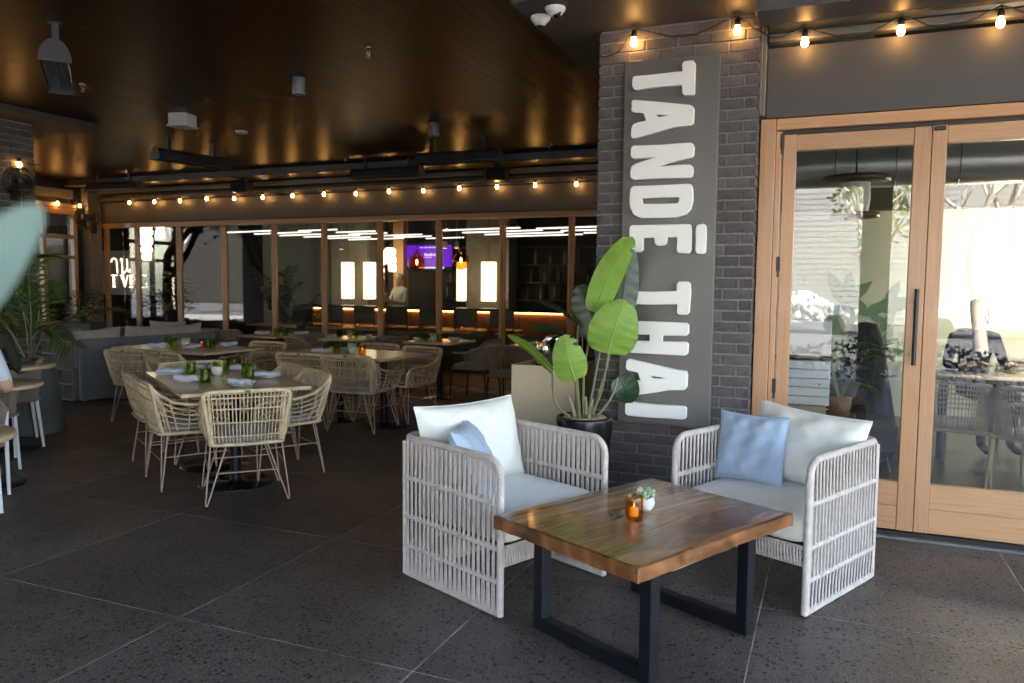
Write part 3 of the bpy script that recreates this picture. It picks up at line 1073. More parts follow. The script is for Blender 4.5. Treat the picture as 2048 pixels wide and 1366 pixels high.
def edgemat(name, along, knot):
    m = bpy.data.materials.new(name)
    m.use_nodes = True
    N, L = m.node_tree.nodes, m.node_tree.links
    p = N['Principled BSDF']
    p.inputs['Roughness'].default_value = 0.3
    p.inputs['Coat Weight'].default_value = 0.5
    tc = N.new('ShaderNodeTexCoord')
    mp = N.new('ShaderNodeMapping')
    mp.inputs['Scale'].default_value = (1, 1, 1)
    L.new(tc.outputs['Object'], mp.inputs[0])
    n0 = N.new('ShaderNodeTexNoise')
    n0.inputs['Scale'].default_value = 5
    n0.inputs['Detail'].default_value = 4
    L.new(mp.outputs[0], n0.inputs[0])
    sb = N.new('ShaderNodeVectorMath')
    sb.operation = 'DISTANCE'
    ad = N.new('ShaderNodeVectorMath')
    ad.operation = 'MULTIPLY_ADD'
    ad.inputs[1].default_value = (0.10, 0.10, 0.10)
    L.new(n0.outputs['Color'], ad.inputs[0])
    L.new(mp.outputs[0], ad.inputs[2])
    L.new(ad.outputs[0], sb.inputs[0])
    sb.inputs[1].default_value = knot
    sn = N.new('ShaderNodeMath')
    sn.operation = 'MULTIPLY'
    sn.inputs[1].default_value = 55
    L.new(sb.outputs['Value'], sn.inputs[0])
    si = N.new('ShaderNodeMath')
    si.operation = 'SINE'
    L.new(sn.outputs[0], si.inputs[0])
    rp = N.new('ShaderNodeValToRGB')
    e = rp.color_ramp.elements
    e[0].position, e[0].color = 0.0, (0.12, 0.040, 0.013, 1)
    e[1].position, e[1].color = 1.0, (0.32, 0.130, 0.048, 1)
    L.new(si.outputs[0], rp.inputs[0])
    n3 = N.new('ShaderNodeTexNoise')
    n3.inputs['Scale'].default_value = 9
    n3.inputs['Detail'].default_value = 6
    L.new(mp.outputs[0], n3.inputs[0])
    r3 = N.new('ShaderNodeValToRGB')
    r3.color_ramp.elements[0].position, r3.color_ramp.elements[0].color = 0.36, (0.10, 0.034, 0.011, 1)
    r3.color_ramp.elements[1].position, r3.color_ramp.elements[1].color = 0.64, (0.38, 0.160, 0.056, 1)
    L.new(n3.outputs[0], r3.inputs[0])
    mx = N.new('ShaderNodeMix')
    mx.data_type = 'RGBA'
    mx.inputs[0].default_value = 0.45
    L.new(rp.outputs[0], mx.inputs[6])
    L.new(r3.outputs[0], mx.inputs[7])
    kn = N.new('ShaderNodeMapRange')
    kn.inputs[1].default_value = 0.05
    kn.inputs[2].default_value = 0.12
    kn.inputs[3].default_value = 0.85
    kn.inputs[4].default_value = 0.0
    L.new(sb.outputs['Value'], kn.inputs[0])
    m2 = N.new('ShaderNodeMix')
    m2.data_type = 'RGBA'
    L.new(kn.outputs[0], m2.inputs[0])
    L.new(mx.outputs[2], m2.inputs[6])
    m2.inputs[7].default_value = (0.035, 0.012, 0.005, 1)
    L.new(m2.outputs[2], p.inputs['Base Color'])
    bp = N.new('ShaderNodeBump')
    bp.inputs['Strength'].default_value = 0.3
    bp.inputs['Distance'].default_value = 0.01
    L.new(n3.outputs[0], bp.inputs['Height'])
    L.new(bp.outputs[0], p.inputs['Normal'])
    return m


TOPZ = 0.52
top = MB()
top.box(-HW + 0.012, HW - 0.012, -HD + 0.012, HD - 0.012, TOPZ - 0.056, TOPZ, 0.004)
tp = top.build('tabletop', slabmat(), ct)


def edge_strip(p0, p1, nrm, name, m):
    """slightly wavy live edge, 12 mm deep"""
    mb = MB()
    p0, p1, nrm = Vector(p0), Vector(p1), Vector(nrm)
    n = 40
    ph = rng.uniform(0, 6)
    vs = []
    for i in range(n + 1):
        t = i / n
        b = p0.lerp(p1, t)
        wv = 0.0022 * sin(t * 17 + ph) + 0.0016 * sin(t * 41 + ph * 2) if 0 < i < n else 0
        for z, off in ((TOPZ, -0.004), (TOPZ - 0.003, 0.010 + wv), (TOPZ - 0.030, 0.012 + wv * 0.5), (TOPZ - 0.054, 0.0108 + wv * 1.4), (TOPZ - 0.057, 0.002)):
            vs.append(b + nrm * off + Vector((0, 0, z)))
    fs = []
    for i in range(n):
        for j in range(4):
            a = i * 5 + j
            fs.append((a, a + 1, a + 6, a + 5))
    mb.add(vs, fs, False)
    mb.add([vs[j] for j in range(5)], [(4, 3, 2, 1, 0)])
    mb.add([vs[n * 5 + j] for j in range(5)], [(0, 1, 2, 3, 4)])
    o = mb.build(name, m, tp)
    bmh = bmesh.new()
    bmh.from_mesh(o.data)
    bmesh.ops.recalc_face_normals(bmh, faces=bmh.faces)
    bmh.to_mesh(o.data)
    bmh.free()


me1 = edgemat('slab_end_grain', 0, (-0.155, -HD, TOPZ - 0.02))
me2 = edgemat('slab_side_grain', 1, (HW, 0.1, TOPZ + 1.1))
hw, hd = HW - 0.012, HD - 0.012
edge_strip((-HW, -hd, 0), (HW, -hd, 0), (0, -1, 0), 'edge', me1)
edge_strip((HW, hd, 0), (-HW, hd, 0), (0, 1, 0), 'edge', me1)
edge_strip((hw, -HD + 0.002, 0), (hw, HD - 0.002, 0), (1, 0, 0), 'edge', me2)
edge_strip((-hw, HD - 0.002, 0), (-hw, -HD + 0.002, 0), (-1, 0, 0), 'edge', me2)
for sy in (-1, 1):
    y = sy * 0.325
    lg = MB()
    a, b, w, d = 0.325, TOPZ - 0.058, 0.028, 0.028
    lg.box(-a, -a + 2 * w, y - d, y + d, 0.057, b, 0.003)
    lg.box(a - 2 * w, a, y - d, y + d, 0.057, b, 0.003)
    lg.box(-a, a, y - d, y + d, 0.001, 0.0565, 0.003)
    lg.build('leg', m_powder, ct)


# ------------------------------------------------------------------ rope armchairs
def rope_armchair(name, label, m_r=None, m_c=None):
    m_r, m_c = m_r or m_rope, m_c or m_cush
    t = thing(name, label, 'armchair')
    W, F, B, H, r = 0.365, 0.365, -0.365, 0.725, 0.0165
    rails = (0.520, 0.318, 0.165)
    for s in (-1, 1):
        x = s * W
        c = 0.085
        fr = [(x, F, 0.012), (x, F, 0.2), (x, F, 0.45), (x, F, H - c)]
        fr += [(x, F - c + c * cos(a), H - c + c * sin(a)) for a in [pi / 2 * k / 7 for k in range(1, 8)]]
        fr += [(x, 0.1, H), (x, -0.15, H), (x, B + 0.075, H)]
        fr += [(x - s * (0.075 - 0.075 * cos(a)), B + 0.075 - 0.075 * sin(a), H) for a in [pi / 2 * k / 5 for k in range(1, 6)]]
        MB().tube(fr, r, 12).build('side_frame', m_r, t)
        mb = MB().tube([(x, F, 0.018), (x, B + 0.03, 0.018)], r * 0.9, 10)
        mb.tube([(x, B + 0.012, 0.012), (x, B + 0.012, H - 0.02)], r * 0.8, 10)
        mb.build('base_rail', m_r, t)
        for z in rails:
            MB().tube([(x, F, z), (x, B + 0.01, z)], 0.0138, 10).build('side_rail', m_r, t)
        cords = MB()
        n = 41
        for i in range(n):
            y = F - 0.026 - (F - B - 0.05) * i / (n - 1)
            ztop = H - 0.004
            if y > F - c:
                ztop = H - c + sqrt(max(0, c * c - (y - F + c) ** 2)) - 0.004
            off = 0.0075 * (1 if i % 2 else -1)
            lean = rng.uniform(-0.0012, 0.0012)
            pts = [(x + off * 0.3, y, 0.02)]
            for z in (0.165, 0.318, 0.520):
                pts.append((x + off * 0.9, y + lean, z))
            pts.append((x + off * 0.4, y + lean * 0.3, ztop))
            cords.tube(pts, 0.0050, 6, caps=False)
            if i % 2 == 0 and i < n - 1:
                y2 = y - 0.0088
                cords.tube([(x - off * 0.3, y2, 0.02), (x - off * 0.9, y2 - lean, 0.165), (x - off * 0.9, y2, 0.318), (x - off * 0.9, y2 + lean, 0.52), (x - off * 0.3, y2, min(ztop, H - 0.006))], 0.0042, 6, caps=False)
        cords.build('side_cords', m_r, t, kind='stuff')
    MB().tube([(-W + 0.075, B, H), (0, B, H), (W - 0.075, B, H)], r, 12).build('back_top_rail', m_r, t)
    MB().tube([(-W, B + 0.012, 0.018), (W, B + 0.012, 0.018)], r * 0.9, 10).build('back_base_rail', m_r, t)
    for z in rails:
        MB().tube([(-W, B + 0.006, z), (W, B + 0.006, z)], 0.0138, 10).build('back_rail', m_r, t)
    cords = MB()
    n = 43
    for i in range(n):
        x = -W + 0.02 + (2 * W - 0.04) * i / (n - 1)
        off = 0.0095 * (1 if i % 2 else -1)
        edge = abs(x) > W - 0.07
        yy = B + (0.0 if not edge else (0.075 - sqrt(max(0, 0.075 ** 2 - (abs(x) - W + 0.075) ** 2))))
        cords.tube([(x, B + 0.012, 0.02), (x, B + 0.006 + off * 0.7, 0.165), (x, B + 0.006 + off * 0.7, 0.318), (x, B + 0.006 + off * 0.7, 0.52), (x, yy, H - 0.004)], 0.0050, 6, caps=False)
    cords.build('back_cords', m_r, t, kind='stuff')
    mb = MB().tube([(-W, F - 0.012, 0.312), (W, F - 0.012, 0.312)], 0.0125, 8)
    mb.build('apron_rail', m_r, t)
    mb = MB().tube([(-W, F - 0.012, 0.238), (W, F - 0.012, 0.238)], 0.0125, 8)
    mb.build('apron_rail', m_r, t)
    ap = MB()
    for i in range(44):
        x = -W + 0.024 + (2 * W - 0.048) * i / 43
        sk = rng.uniform(-0.004, 0.004)
        ap.tube([(x + sk, F + 0.002, 0.235), (x + 0.004, F + 0.004, 0.275), (x + 0.008, F + 0.002, 0.318)], 0.0056, 6, caps=False)
    ap.build('apron_cords', m_r, t, kind='stuff')
    MB().box(-W + 0.02, W - 0.02, B + 0.02, F - 0.03, 0.285, 0.318, 0.004).build('seat_deck', m_black, t)
    # boxed seat cushion
    def cushion(u, v, hw=0.338, hd=0.338, z0=0.322, z1=0.452, e=0.028):
        a = 2 * pi * u
        q = 0.14
        cx, cy = cos(a), sin(a)
        ex = math.copysign(abs(cx) ** q, cx) * hw
        ey = math.copysign(abs(cy) ** q, cy) * hd
        rows = ((0, z0), (0.90, z0), (0.985, z0 + 0.012), (1.0, z0 + e), (1.004, (z0 + z1) / 2), (1.0, z1 - e), (0.985, z1 - 0.010), (0.90, z1 + 0.006), (0.5, z1 + 0.013), (0, z1 + 0.014))
        sc, z = rows[min(int(round(v * (len(rows) - 1))), len(rows) - 1)]
        return (ex * sc, 0.02 + ey * sc, z)
    MB().grid(cushion, 64, 9, True, wrapu=True).build('seat_cushion', m_c, t)
    return t


def pillow(name, label, w, h, th, m, loc, rz, tilt, roll=0.0, seed=0, pinch=0.10, cat='pillow', group=None, puff=0.45):
    rr = random.Random(seed)
    ph = [rr.uniform(0, 6.28) for _ in range(8)]
    mb = MB()
    n = 30
    for sd in (1, -1):
        def fn(u, v, sd=sd):
            a, b = 2 * u - 1, 2 * v - 1
            ea = (1 - abs(a) ** 2.6)
            eb = (1 - abs(b) ** 2.6)
            tk = (max(0, ea) * max(0, eb)) ** puff
            x = a * w / 2 * (1 - pinch * (1 - b * b) * abs(a) ** 2 * 0.55)
            z = b * h / 2 * (1 - pinch * (1 - a * a) * abs(b) ** 2 * 0.8)
            wr = 0.006 * sin(9 * a + ph[0] + 3 * b) + 0.004 * sin(17 * a - 7 * b + ph[1]) * abs(b) + 0.003 * sin(14 * b + 9 * a + ph[2])
            y = sd * (th / 2 * tk) + wr * tk * sd
            if abs(a) > 0.985 or abs(b) > 0.985:
                y = sd * 0.0025
            return (x, y, z + h / 2)
        mb.grid(fn, n, n, True)
        if sd < 0:
            k = (n) * (n)
            mb.f[-k:] = [tuple(reversed(f)) for f in mb.f[-k:]]
    o = mb.build(name, m)
    tag(o, label, cat, group)
    o.rotation_mode = 'XYZ'
    o.matrix_world = Matrix.Translation(loc) @ Matrix.Rotation(rz, 4, 'Z') @ Matrix.Rotation(tilt, 4, 'X') @ Matrix.Rotation(roll, 4, 'Y')
    # piping seam round the edge
    pts = []
    for k in range(4 * n):
        s, q = divmod(k, n)
        u = q / n * 2 - 1
        a, b = ((u, -1), (1, u), (-u, 1), (-1, -u))[s]
        x = a * w / 2 * (1 - pinch * (1 - b * b) * abs(a) ** 2 * 0.55)
        z = b * h / 2 * (1 - pinch * (1 - a * a) * abs(b) ** 2 * 0.8) + h / 2
        pts.append((x, 0, z))
    MB().tube(pts, 0.0042, 6, closed=True).build('piping', m, o)
    return o


aL = rope_armchair('rope_armchair', 'pale rope armchair left of the coffee table, its cord side towards us')
# facing directions
dL = math.atan2(-0.301, 0.692) - pi / 2
dR = math.atan2(-0.905, -0.425) - pi / 2
cL = Vector((-1.329, 3.079, 0)) + (Vector((-2.021, 3.38, 0)) - Vector((-1.329, 3.079, 0))) * 0.5 + Vector((0.325, 0.691, 0)) * 0.5
cR = Vector((-0.045, 3.641, 0)) + Vector((0.327, 0.697, 0)) * 0.5 + Vector((-0.905, 0.425, 0)) * 0.385
aL.location, aL.rotation_euler = cL, (0, 0, dL)
aL['group'] = 'rope lounge armchairs'
aR = copy_tree(aL, 'pale rope armchair right of the coffee table in front of the glass doors', cR, dR)


def loc_in(c, rz, x, y, z):
    return Vector((c.x + x * cos(rz) - y * sin(rz), c.y + x * sin(rz) + y * cos(rz), z))


pillow('pillow', 'large ivory pillow along the back of the left rope armchair', 0.68, 0.44, 0.20, m_pill, loc_in(cL, dL, 0.01, -0.185, 0.455), dL, radians(15), 0.0, 3)
pillow('pillow', 'blue linen pillow slumped in the left rope armchair', 0.40, 0.40, 0.15, m_blue, loc_in(cL, dL, 0.115, 0.045, 0.447), dL + radians(40), radians(27), radians(0), 5, group=None)
pillow('pillow', 'large ivory pillow along the back of the right rope armchair', 0.64, 0.41, 0.19, m_pill, loc_in(cR, dR, -0.03, -0.165, 0.457), dR - radians(3), radians(16), radians(-3), 8)
pillow('pillow', 'square blue linen pillow upright in the right rope armchair', 0.375, 0.37, 0.13, m_blue, loc_in(cR, dR, 0.165, -0.005, 0.459), dR + radians(8), radians(12), radians(0), 9)


# ------------------------------------------------------------------ woven rattan dining chairs
def dining_chair(label):
    t = thing('rattan_chair', label, 'chair', group='rattan dining chairs with hairpin legs')
    bk = [(-0.232, -0.232, 0.415), (-0.243, -0.262, 0.50), (-0.262, -0.292, 0.64), (-0.276, -0.312, 0.735), (-0.262, -0.320, 0.768), (-0.20, -0.328, 0.778), (0, -0.338, 0.780),
          (0.20, -0.328, 0.778), (0.262, -0.320, 0.768), (0.276, -0.312, 0.735), (0.262, -0.292, 0.64), (0.243, -0.262, 0.50), (0.232, -0.232, 0.415)]
    MB().tube(smooth_path(bk, 3), 0.0145, 8).build('back_frame', m_rattan, t)
    # second thick post just inside, as on the real frame
    seat = smooth_path([(-0.235, -0.235, 0.412), (-0.245, 0.0, 0.405), (-0.24, 0.22, 0.408), (-0.20, 0.265, 0.41), (0, 0.275, 0.41), (0.20, 0.265, 0.41), (0.24, 0.22, 0.408), (0.245, 0, 0.405), (0.235, -0.235, 0.412), (0.16, -0.258, 0.41), (0, -0.265, 0.408), (-0.16, -0.258, 0.41)], 3, True)
    MB().tube(seat, 0.0125, 7, closed=True).build('seat_ring', m_rattan, t)

    def arm(s, k):
        P = [(0.272, -0.318, 0.758), (0.286, -0.262, 0.70), (0.296, -0.17, 0.645), (0.302, -0.05, 0.618), (0.304, 0.09, 0.610), (0.300, 0.20, 0.606), (0.290, 0.262, 0.585), (0.279, 0.285, 0.54), (0.262, 0.280, 0.47), (0.238, 0.245, 0.412)]
        return smooth_path([(s * a, b, c) for a, b, c in P], k)
    for s in (-1, 1):
        MB().tube(arm(s, 3), 0.0135, 8).build('arm', m_rattan, t)
    # back weave
    wv = MB()

    def backpt(u, v):
        hw = 0.232 + (0.262 - 0.232) * v + 0.006
        y0 = -0.262 + 0.03 * (abs(u) ** 2)
        y1 = -0.336 + 0.012 * (abs(u) ** 2)
        bow = 0.018 * sin(pi * v) * 0
        return Vector((u * hw * 0.985, y0 + (y1 - y0) * v - bow, 0.41 + (0.775 - 0.41) * v))
    n = 21
    for i in range(n):
        u = -0.95 + 1.9 * i / (n - 1)
        ww_ = [backpt(u + rng.uniform(-0.006, 0.006), v) for v in (0.0, 0.25, 0.5, 0.75, 1.0)]
        wv.tube(ww_, 0.0043, 5, caps=False)
    for v in (0.16, 0.42, 0.68, 0.89):
        a = [backpt(-1 + 2 * k / 10, v) + Vector((0, -0.006, 0)) for k in range(11)]
        wv.tube(a, 0.0055, 5, caps=False)
    for s in (-1, 1):
        wv.tube([backpt(s * 0.93, v / 6) + Vector((0, 0.004, 0)) for v in range(7)], 0.0105, 6, caps=False)
    wv.build('back_weave', m_rattan, t, kind='stuff')
    for s in (-1, 1):
        sd = MB()
        ar = arm(s, 6)
        m = len(ar)
        base = [Vector((s * 0.236, -0.232 + 0.47 * k / 20, 0.408)) for k in range(21)]

        def sp(k, v):
            """k 0..1 along the arm, v 0 at arm, 1 at seat"""
            a = ar[int(k * (m - 10))]
            b = base[int(k * 20)]
            q = a.lerp(b, v)
            q.x += s * 0.022 * sin(pi * v)
            return q
        for k in (0.10, 0.24, 0.38, 0.52, 0.66, 0.80, 0.93):
            sd.tube([sp(k, v / 6) for v in range(7)], 0.0062, 5, caps=False)
        for v in (0.2, 0.36, 0.52, 0.68, 0.84):
            sd.tube([sp(k / 12, v) for k in range(13)], 0.0052, 5, caps=False)
        for k in (0.03, 0.07, 0.14):
            sd.tube([sp(k, v / 6) for v in range(7)], 0.0045, 5, caps=False)
        sd.build('side_weave', m_rattan, t, kind='stuff')
    su = MB()
    for i in range(15):
        y = -0.24 + 0.5 * i / 14
        su.tube([(-0.235, y, 0.405), (0.235, y, 0.405)], 0.006, 5, caps=False)
    su.build('seat_weave', m_rattan, t, kind='stuff')

    def cushion(u, v):
        a = 2 * pi * u
        cx, cy = cos(a), sin(a)
        ex = math.copysign(abs(cx) ** 0.28, cx) * 0.222
        ey = math.copysign(abs(cy) ** 0.28, cy) * 0.232
        rows = ((0, 0.414), (0.93, 0.414), (1, 0.432), (0.985, 0.452), (0.90, 0.464), (0.5, 0.470), (0, 0.471))
        sc, z = rows[int(round(v * 6))]
        return (ex * sc, 0.008 + ey * sc, z)
    MB().grid(cushion, 40, 6, True, wrapu=True).build('seat_cushion', m_seatgrey, t)
    for sx in (-1, 1):
        for sy in (-1, 1):
            ft = Vector((sx * 0.268, sy * 0.262, 0.004))
            t1 = Vector((sx * 0.232, sy * 0.205, 0.405))
            t2 = Vector((sx * 0.130, sy * 0.225, 0.405))
            b = Vector((sx * 0.262, sy * 0.262, 0.004))
            MB().tube([t1, ft + Vector((sx * 0.004, 0, 0.02)), ft, b, b + Vector((-sx * 0.006, 0, 0.02)), t2], 0.0058, 7).build('leg', m_leg, t)
    st = MB()
    a, z = 0.197, 0.215
    st.tube([(-0.203, -0.244, z), (0.203, -0.244, z)], 0.005, 6)
    st.tube([(-0.203, 0.244, z), (0.203, 0.244, z)], 0.005, 6)
    st.tube([(-0.25, -0.235, z + 0.03), (-0.25, 0.235, z + 0.03)], 0.005, 6)
    st.tube([(0.25, -0.235, z + 0.03), (0.25, 0.235, z + 0.03)], 0.005, 6)
    st.build('stretcher', m_leg, t)
    MB().box(-0.017, 0.017, -0.353, -0.349, 0.770, 0.785, 0.002).build('maker_plate', mat('grey_plate', (0.05, 0.05, 0.055), 0.35), t)
    return t


def head(dx, dy):
    return math.atan2(dy, dx) - pi / 2


lu, lv = Vector((0.832, -0.555)), Vector((0.518, 0.855))
FC = [(-3.805, 4.255, head(-0.73, 0.69), 'rattan chair nearest us at the near end of the front dining table'),
      (-4.445, 4.39, head(*lv), 'rattan chair on the left long side of the front table, nearer one'),
      (-4.96, 4.72, head(*lv), 'rattan chair on the left long side of the front table, farther one'),
      (-4.02, 4.89, head(-0.50, -0.86), 'rattan chair on the right long side of the front table, nearer one'),
      (-4.50, 5.18, head(-0.52, -0.85), 'rattan chair on the right long side of the front table, farther one'),
      (-4.985, 5.06, head(0.832, -0.555), 'rattan chair at the far end of the front dining table'),
      (-6.76, 6.13, head(-0.06, 1), 'rattan chair on our side of the table by the grey sofa, left one'),
      (-6.17, 6.10, head(0.10, 1), 'rattan chair on our side of the table by the grey sofa, right one'),
      (-6.24, 7.08, head(-0.05, -1), 'rattan chair on the far side of the table by the grey sofa'),
      (-4.97, 6.66, head(-0.10, 1), 'rattan chair on our side of the right rear table, left one'),
      (-4.41, 6.68, head(-0.07, 1), 'rattan chair on our side of the right rear table, right one'),
      (-4.30, 7.32, head(-0.16, -1), 'rattan chair on the far side of the right rear table, right one'),
      (-4.92, 7.46, head(-0.06, -1), 'rattan chair on the far side of the right rear table, left one')]
c0 = None
for x, y, rz, lb in FC:
    if c0 is None:
        c0 = dining_chair(lb)
        c0.location, c0.rotation_euler = (x, y, 0), (0, 0, rz)
    else:
        copy_tree(c0, lb, (x, y, 0), rz)


# ------------------------------------------------------------------ dining tables
def dining_table(label, x, y, rz, L, Wd, peds, r=0.27):
    t = thing('dining_table', label, 'table', (x, y, 0), rz, group='pale wood dining tables')
    n = 6
    for i in range(n):
        a = -Wd / 2 + Wd * i / n
        MB().box(-L / 2, L / 2, a + 0.0006, a + Wd / n - 0.0006, 0.724, 0.75, 0.0015).build('board', m_tabletop, t)
    MB().box(-L / 2 + 0.12, L / 2 - 0.12, -Wd / 2 + 0.1, Wd / 2 - 0.1, 0.700, 0.7235).build('underframe', m_black, t)
    for px in peds:
        MB().tube([(px, 0, 0.02), (px, 0, 0.70)], 0.038, 16).build('column', m_powder, t)
        MB().lathe([(0.0001, 0.001), (r, 0.001), (r, 0.006), (r - 0.01, 0.011), (0.06, 0.016), (0.04, 0.03)], 40, (px, 0, 0)).build('base_plate', mat('polished_black_base', (0.010, 0.009, 0.010), 0.12, coat=0.5), t)
    return t


dining_table('pale wood dining table in front with hairpin rattan chairs around it', -4.345, 4.64, math.atan2(-0.555, 0.832), 1.48, 0.89, (0.33, -0.33))
dining_table('pale wood dining table beside the grey sofa', -6.74, 6.66, radians(-4.5), 1.48, 0.86, (0.42, -0.42))
dining_table('pale wood dining table at the right rear behind the left armchair', -4.74, 7.0, radians(-8), 1.48, 0.82, (0.42, -0.20))
WT = [(-7.30, 8.80, 'small wood table by the window nearest the sofa'), (-5.98, 8.86, 'small wood table by the window behind the middle chairs'),
      (-4.72, 8.95, 'small wood table by the window behind the right rear table'), (-3.30, 8.9, 'small wood table by the window behind the plywood cabinet')]
for x, y, lb in WT:
    dining_table(lb, x, y, radians(-2), 0.70, 0.70, (0.0,), 0.22)

# ------------------------------------------------------------------ grey rope chairs with dark legs by the windows, white-legged ones at the left
def rope_chair(label, m_w, m_l, group):
    t = thing('rope_chair', label, 'chair', group=group)
    P = [(-0.275, 0.20, 0.625), (-0.285, 0.0, 0.635), (-0.275, -0.16, 0.69), (-0.23, -0.25, 0.775), (-0.12, -0.285, 0.79), (0.12, -0.285, 0.79), (0.23, -0.25, 0.775), (0.275, -0.16, 0.69), (0.285, 0.0, 0.635), (0.275, 0.20, 0.625)]
    top = smooth_path(P, 5)
    MB().tube(top, 0.015, 8).build('arm_rail', m_w, t)
    ring = smooth_path([(-0.24, -0.22, 0.43), (-0.25, 0.0, 0.43), (-0.25, 0.22, 0.43), (0, 0.25, 0.43), (0.25, 0.22, 0.43), (0.25, 0, 0.43), (0.24, -0.22, 0.43), (0, -0.25, 0.43)], 5, True)
    MB().tube(ring, 0.015, 8, closed=True).build('seat_ring', m_w, t)
    wv = MB()
    n = len(top)
    for i in range(4, n - 4):
        a = top[i]
        k = i / (n - 1)
        ang = pi + (k - 0.5) * 3.7
        b = Vector((0.245 * max(-1, min(1, -sin(ang) * 1.15)) * -1 if False else a.x * 0.87, max(-0.235, min(0.2, a.y * 0.86)), 0.43))
        for d in (0, 0.5):
            a2 = top[min(n - 1, i + 1)]
            q = a.lerp(a2, d)
            b2 = Vector((q.x * 0.87, max(-0.235, min(0.2, q.y * 0.86)), 0.43))
            wv.tube([q, q.lerp(b2, 0.5) + Vector((0, -0.006, 0)), b2], 0.0048, 5, caps=False)
    for v in (0.12, 0.22, 0.32, 0.42, 0.52):
        row = []
        for i in range(6, n - 6):
            q = top[i]
            b2 = Vector((q.x * 0.87, max(-0.235, min(0.2, q.y * 0.86)), 0.43))
            row.append(q.lerp(b2, v))
        wv.tube(row, 0.0065, 5, caps=False)
    wv.build('back_weave', m_w, t, kind='stuff')
    MB().box(-0.225, 0.225, -0.215, 0.23, 0.425, 0.475, 0.018).build('seat_pad', m_seatgrey, t)
    for sx in (-1, 1):
        MB().tube([(sx * 0.265, 0.232, 0.002), (sx * 0.262, 0.215, 0.43)], [0.012, 0.015], 10).tube([(sx * 0.262, 0.215, 0.43), (sx * 0.272, 0.20, 0.62)], 0.014, 10).build('leg', m_l, t)
        MB().tube([(sx * 0.255, -0.262, 0.002), (sx * 0.235, -0.222, 0.43)], [0.012, 0.015], 10).build('leg', m_l, t)
    return t


m_taupe = ropemat('taupe_rope', (0.24, 0.205, 0.185))
m_khaki = ropemat('khaki_rope', (0.27, 0.21, 0.135))
m_wleg = mat('white_painted_leg', (0.70, 0.70, 0.74), 0.35)
rc = rope_chair('taupe rope chair on the left of the window table nearest the sofa', m_taupe, m_black, 'rope chairs at the window tables')
rc.location, rc.rotation_euler = (-7.78, 8.75, 0), (0, 0, radians(-80))
copy_tree(rc, 'taupe rope chair on the right of the window table nearest the sofa', (-6.82, 8.72, 0), radians(84))
copy_tree(rc, 'taupe rope chair on the right of the window table behind the middle chairs', (-5.50, 8.82, 0), radians(88))
copy_tree(rc, 'taupe rope chair on the left of the window table behind the right rear table', (-5.12, 8.62, 0), radians(-98))
copy_tree(rc, 'taupe rope chair on the right of the window table behind the right rear table', (-4.22, 8.98, 0), radians(92))
kc = rope_chair('khaki woven chair showing its back, left of the middle window table', m_khaki, m_black, 'khaki woven chairs at the window tables')
kc.location, kc.rotation_euler = (-6.28, 8.30, 0), (0, 0, radians(-20))
copy_tree(kc, 'khaki woven chair showing its back beside the plywood cabinet', (-3.42, 8.38, 0), radians(-4))
lw = rope_chair('white legged rope chair with the man in the pale blue shirt at the left edge', ropemat('brown_rope', (0.23, 0.17, 0.13)), m_wleg, 'white legged rope chairs at the left')
lw.location, lw.rotation_euler = (-5.25, 3.20, 0), (0, 0, radians(52))
copy_tree(lw, 'white legged rope chair at the round table farther left', (-6.25, 3.98, 0), radians(60))
copy_tree(lw, 'white legged rope chair at the round table beside the planter', (-6.86, 4.62, 0), radians(150))


def round_table(label, x, y, r=0.35):
    t = thing('round_table', label, 'table', (x, y, 0), group='round cafe tables at the left')
    MB().lathe([(0.0001, 0.722), (r - 0.006, 0.722), (r, 0.728), (r, 0.744), (r - 0.006, 0.75), (0.0001, 0.75)], 48).build('tabletop', m_tabletop, t)
    MB().tube([(0, 0, 0.02), (0, 0, 0.722)], 0.035, 14).build('column', m_powder, t)
    MB().cyl((0, 0), 0.22, 0.001, 0.018, 32).build('base_plate', m_powder, t)


round_table('round wood table at the lower left edge of the view', -3.98, 2.30, 0.36)
round_table('round wood table beside the man in the pale blue shirt', -5.62, 3.66)
round_table('round wood table in front of the palm planter', -6.68, 4.56)

# ------------------------------------------------------------------ lounge corner: sofa and distant armchairs
sf = thing('sofa', 'long slate grey sofa with its back towards the dining tables', 'sofa', (-8.45, 6.62, 0), radians(-8))
MB().box(-0.06, 0.06, 0.0, 1.95, 0.02, 0.78, 0.025).build('back_panel', m_sofa, sf)
MB().box(-0.80, -0.065, 0.02, 1.93, 0.02, 0.40, 0.03).build('seat_base', m_sofa, sf)
MB().box(-0.79, -0.1, 0.04, 0.96, 0.402, 0.52, 0.04).build('seat_cushion', m_sofac, sf)
MB().box(-0.79, -0.1, 0.97, 1.91, 0.402, 0.52, 0.04).build('seat_cushion', m_sofac, sf)
ar = MB()
for z in (0.03, 0.22, 0.40, 0.58, 0.74):
    ar.tube([(-0.80, -0.03, z), (-0.08, -0.03, z)], 0.014, 8)
for x in (-0.80, -0.62, -0.28, -0.08):
    ar.tube([(x, -0.03, 0.03), (x, -0.03, 0.74)], 0.014, 8)
ar.build('arm_frame', m_taupe, sf)
cw = MB()
for i in range(46):
    x = -0.79 + 0.70 * i / 45
    cw.tube([(x, -0.03, 0.03), (x, -0.03, 0.74)], 0.0035, 4, caps=False)
cw.build('arm_cords', m_taupe, sf, kind='stuff')
for k, yy in enumerate((0.34, 0.98, 1.58)):
    pillow('pillow', ['stone grey pillow at the near end of the grey sofa', 'stone grey pillow in the middle of the grey sofa', 'stone grey pillow at the far end of the grey sofa'][k], 0.62, 0.44, 0.17, m_sofac,
           loc_in(Vector((-8.45, 6.62, 0)), radians(-8), -0.22, yy, 0.46), radians(82), radians(12), radians((-3, 4, -5)[k]), 20 + k)
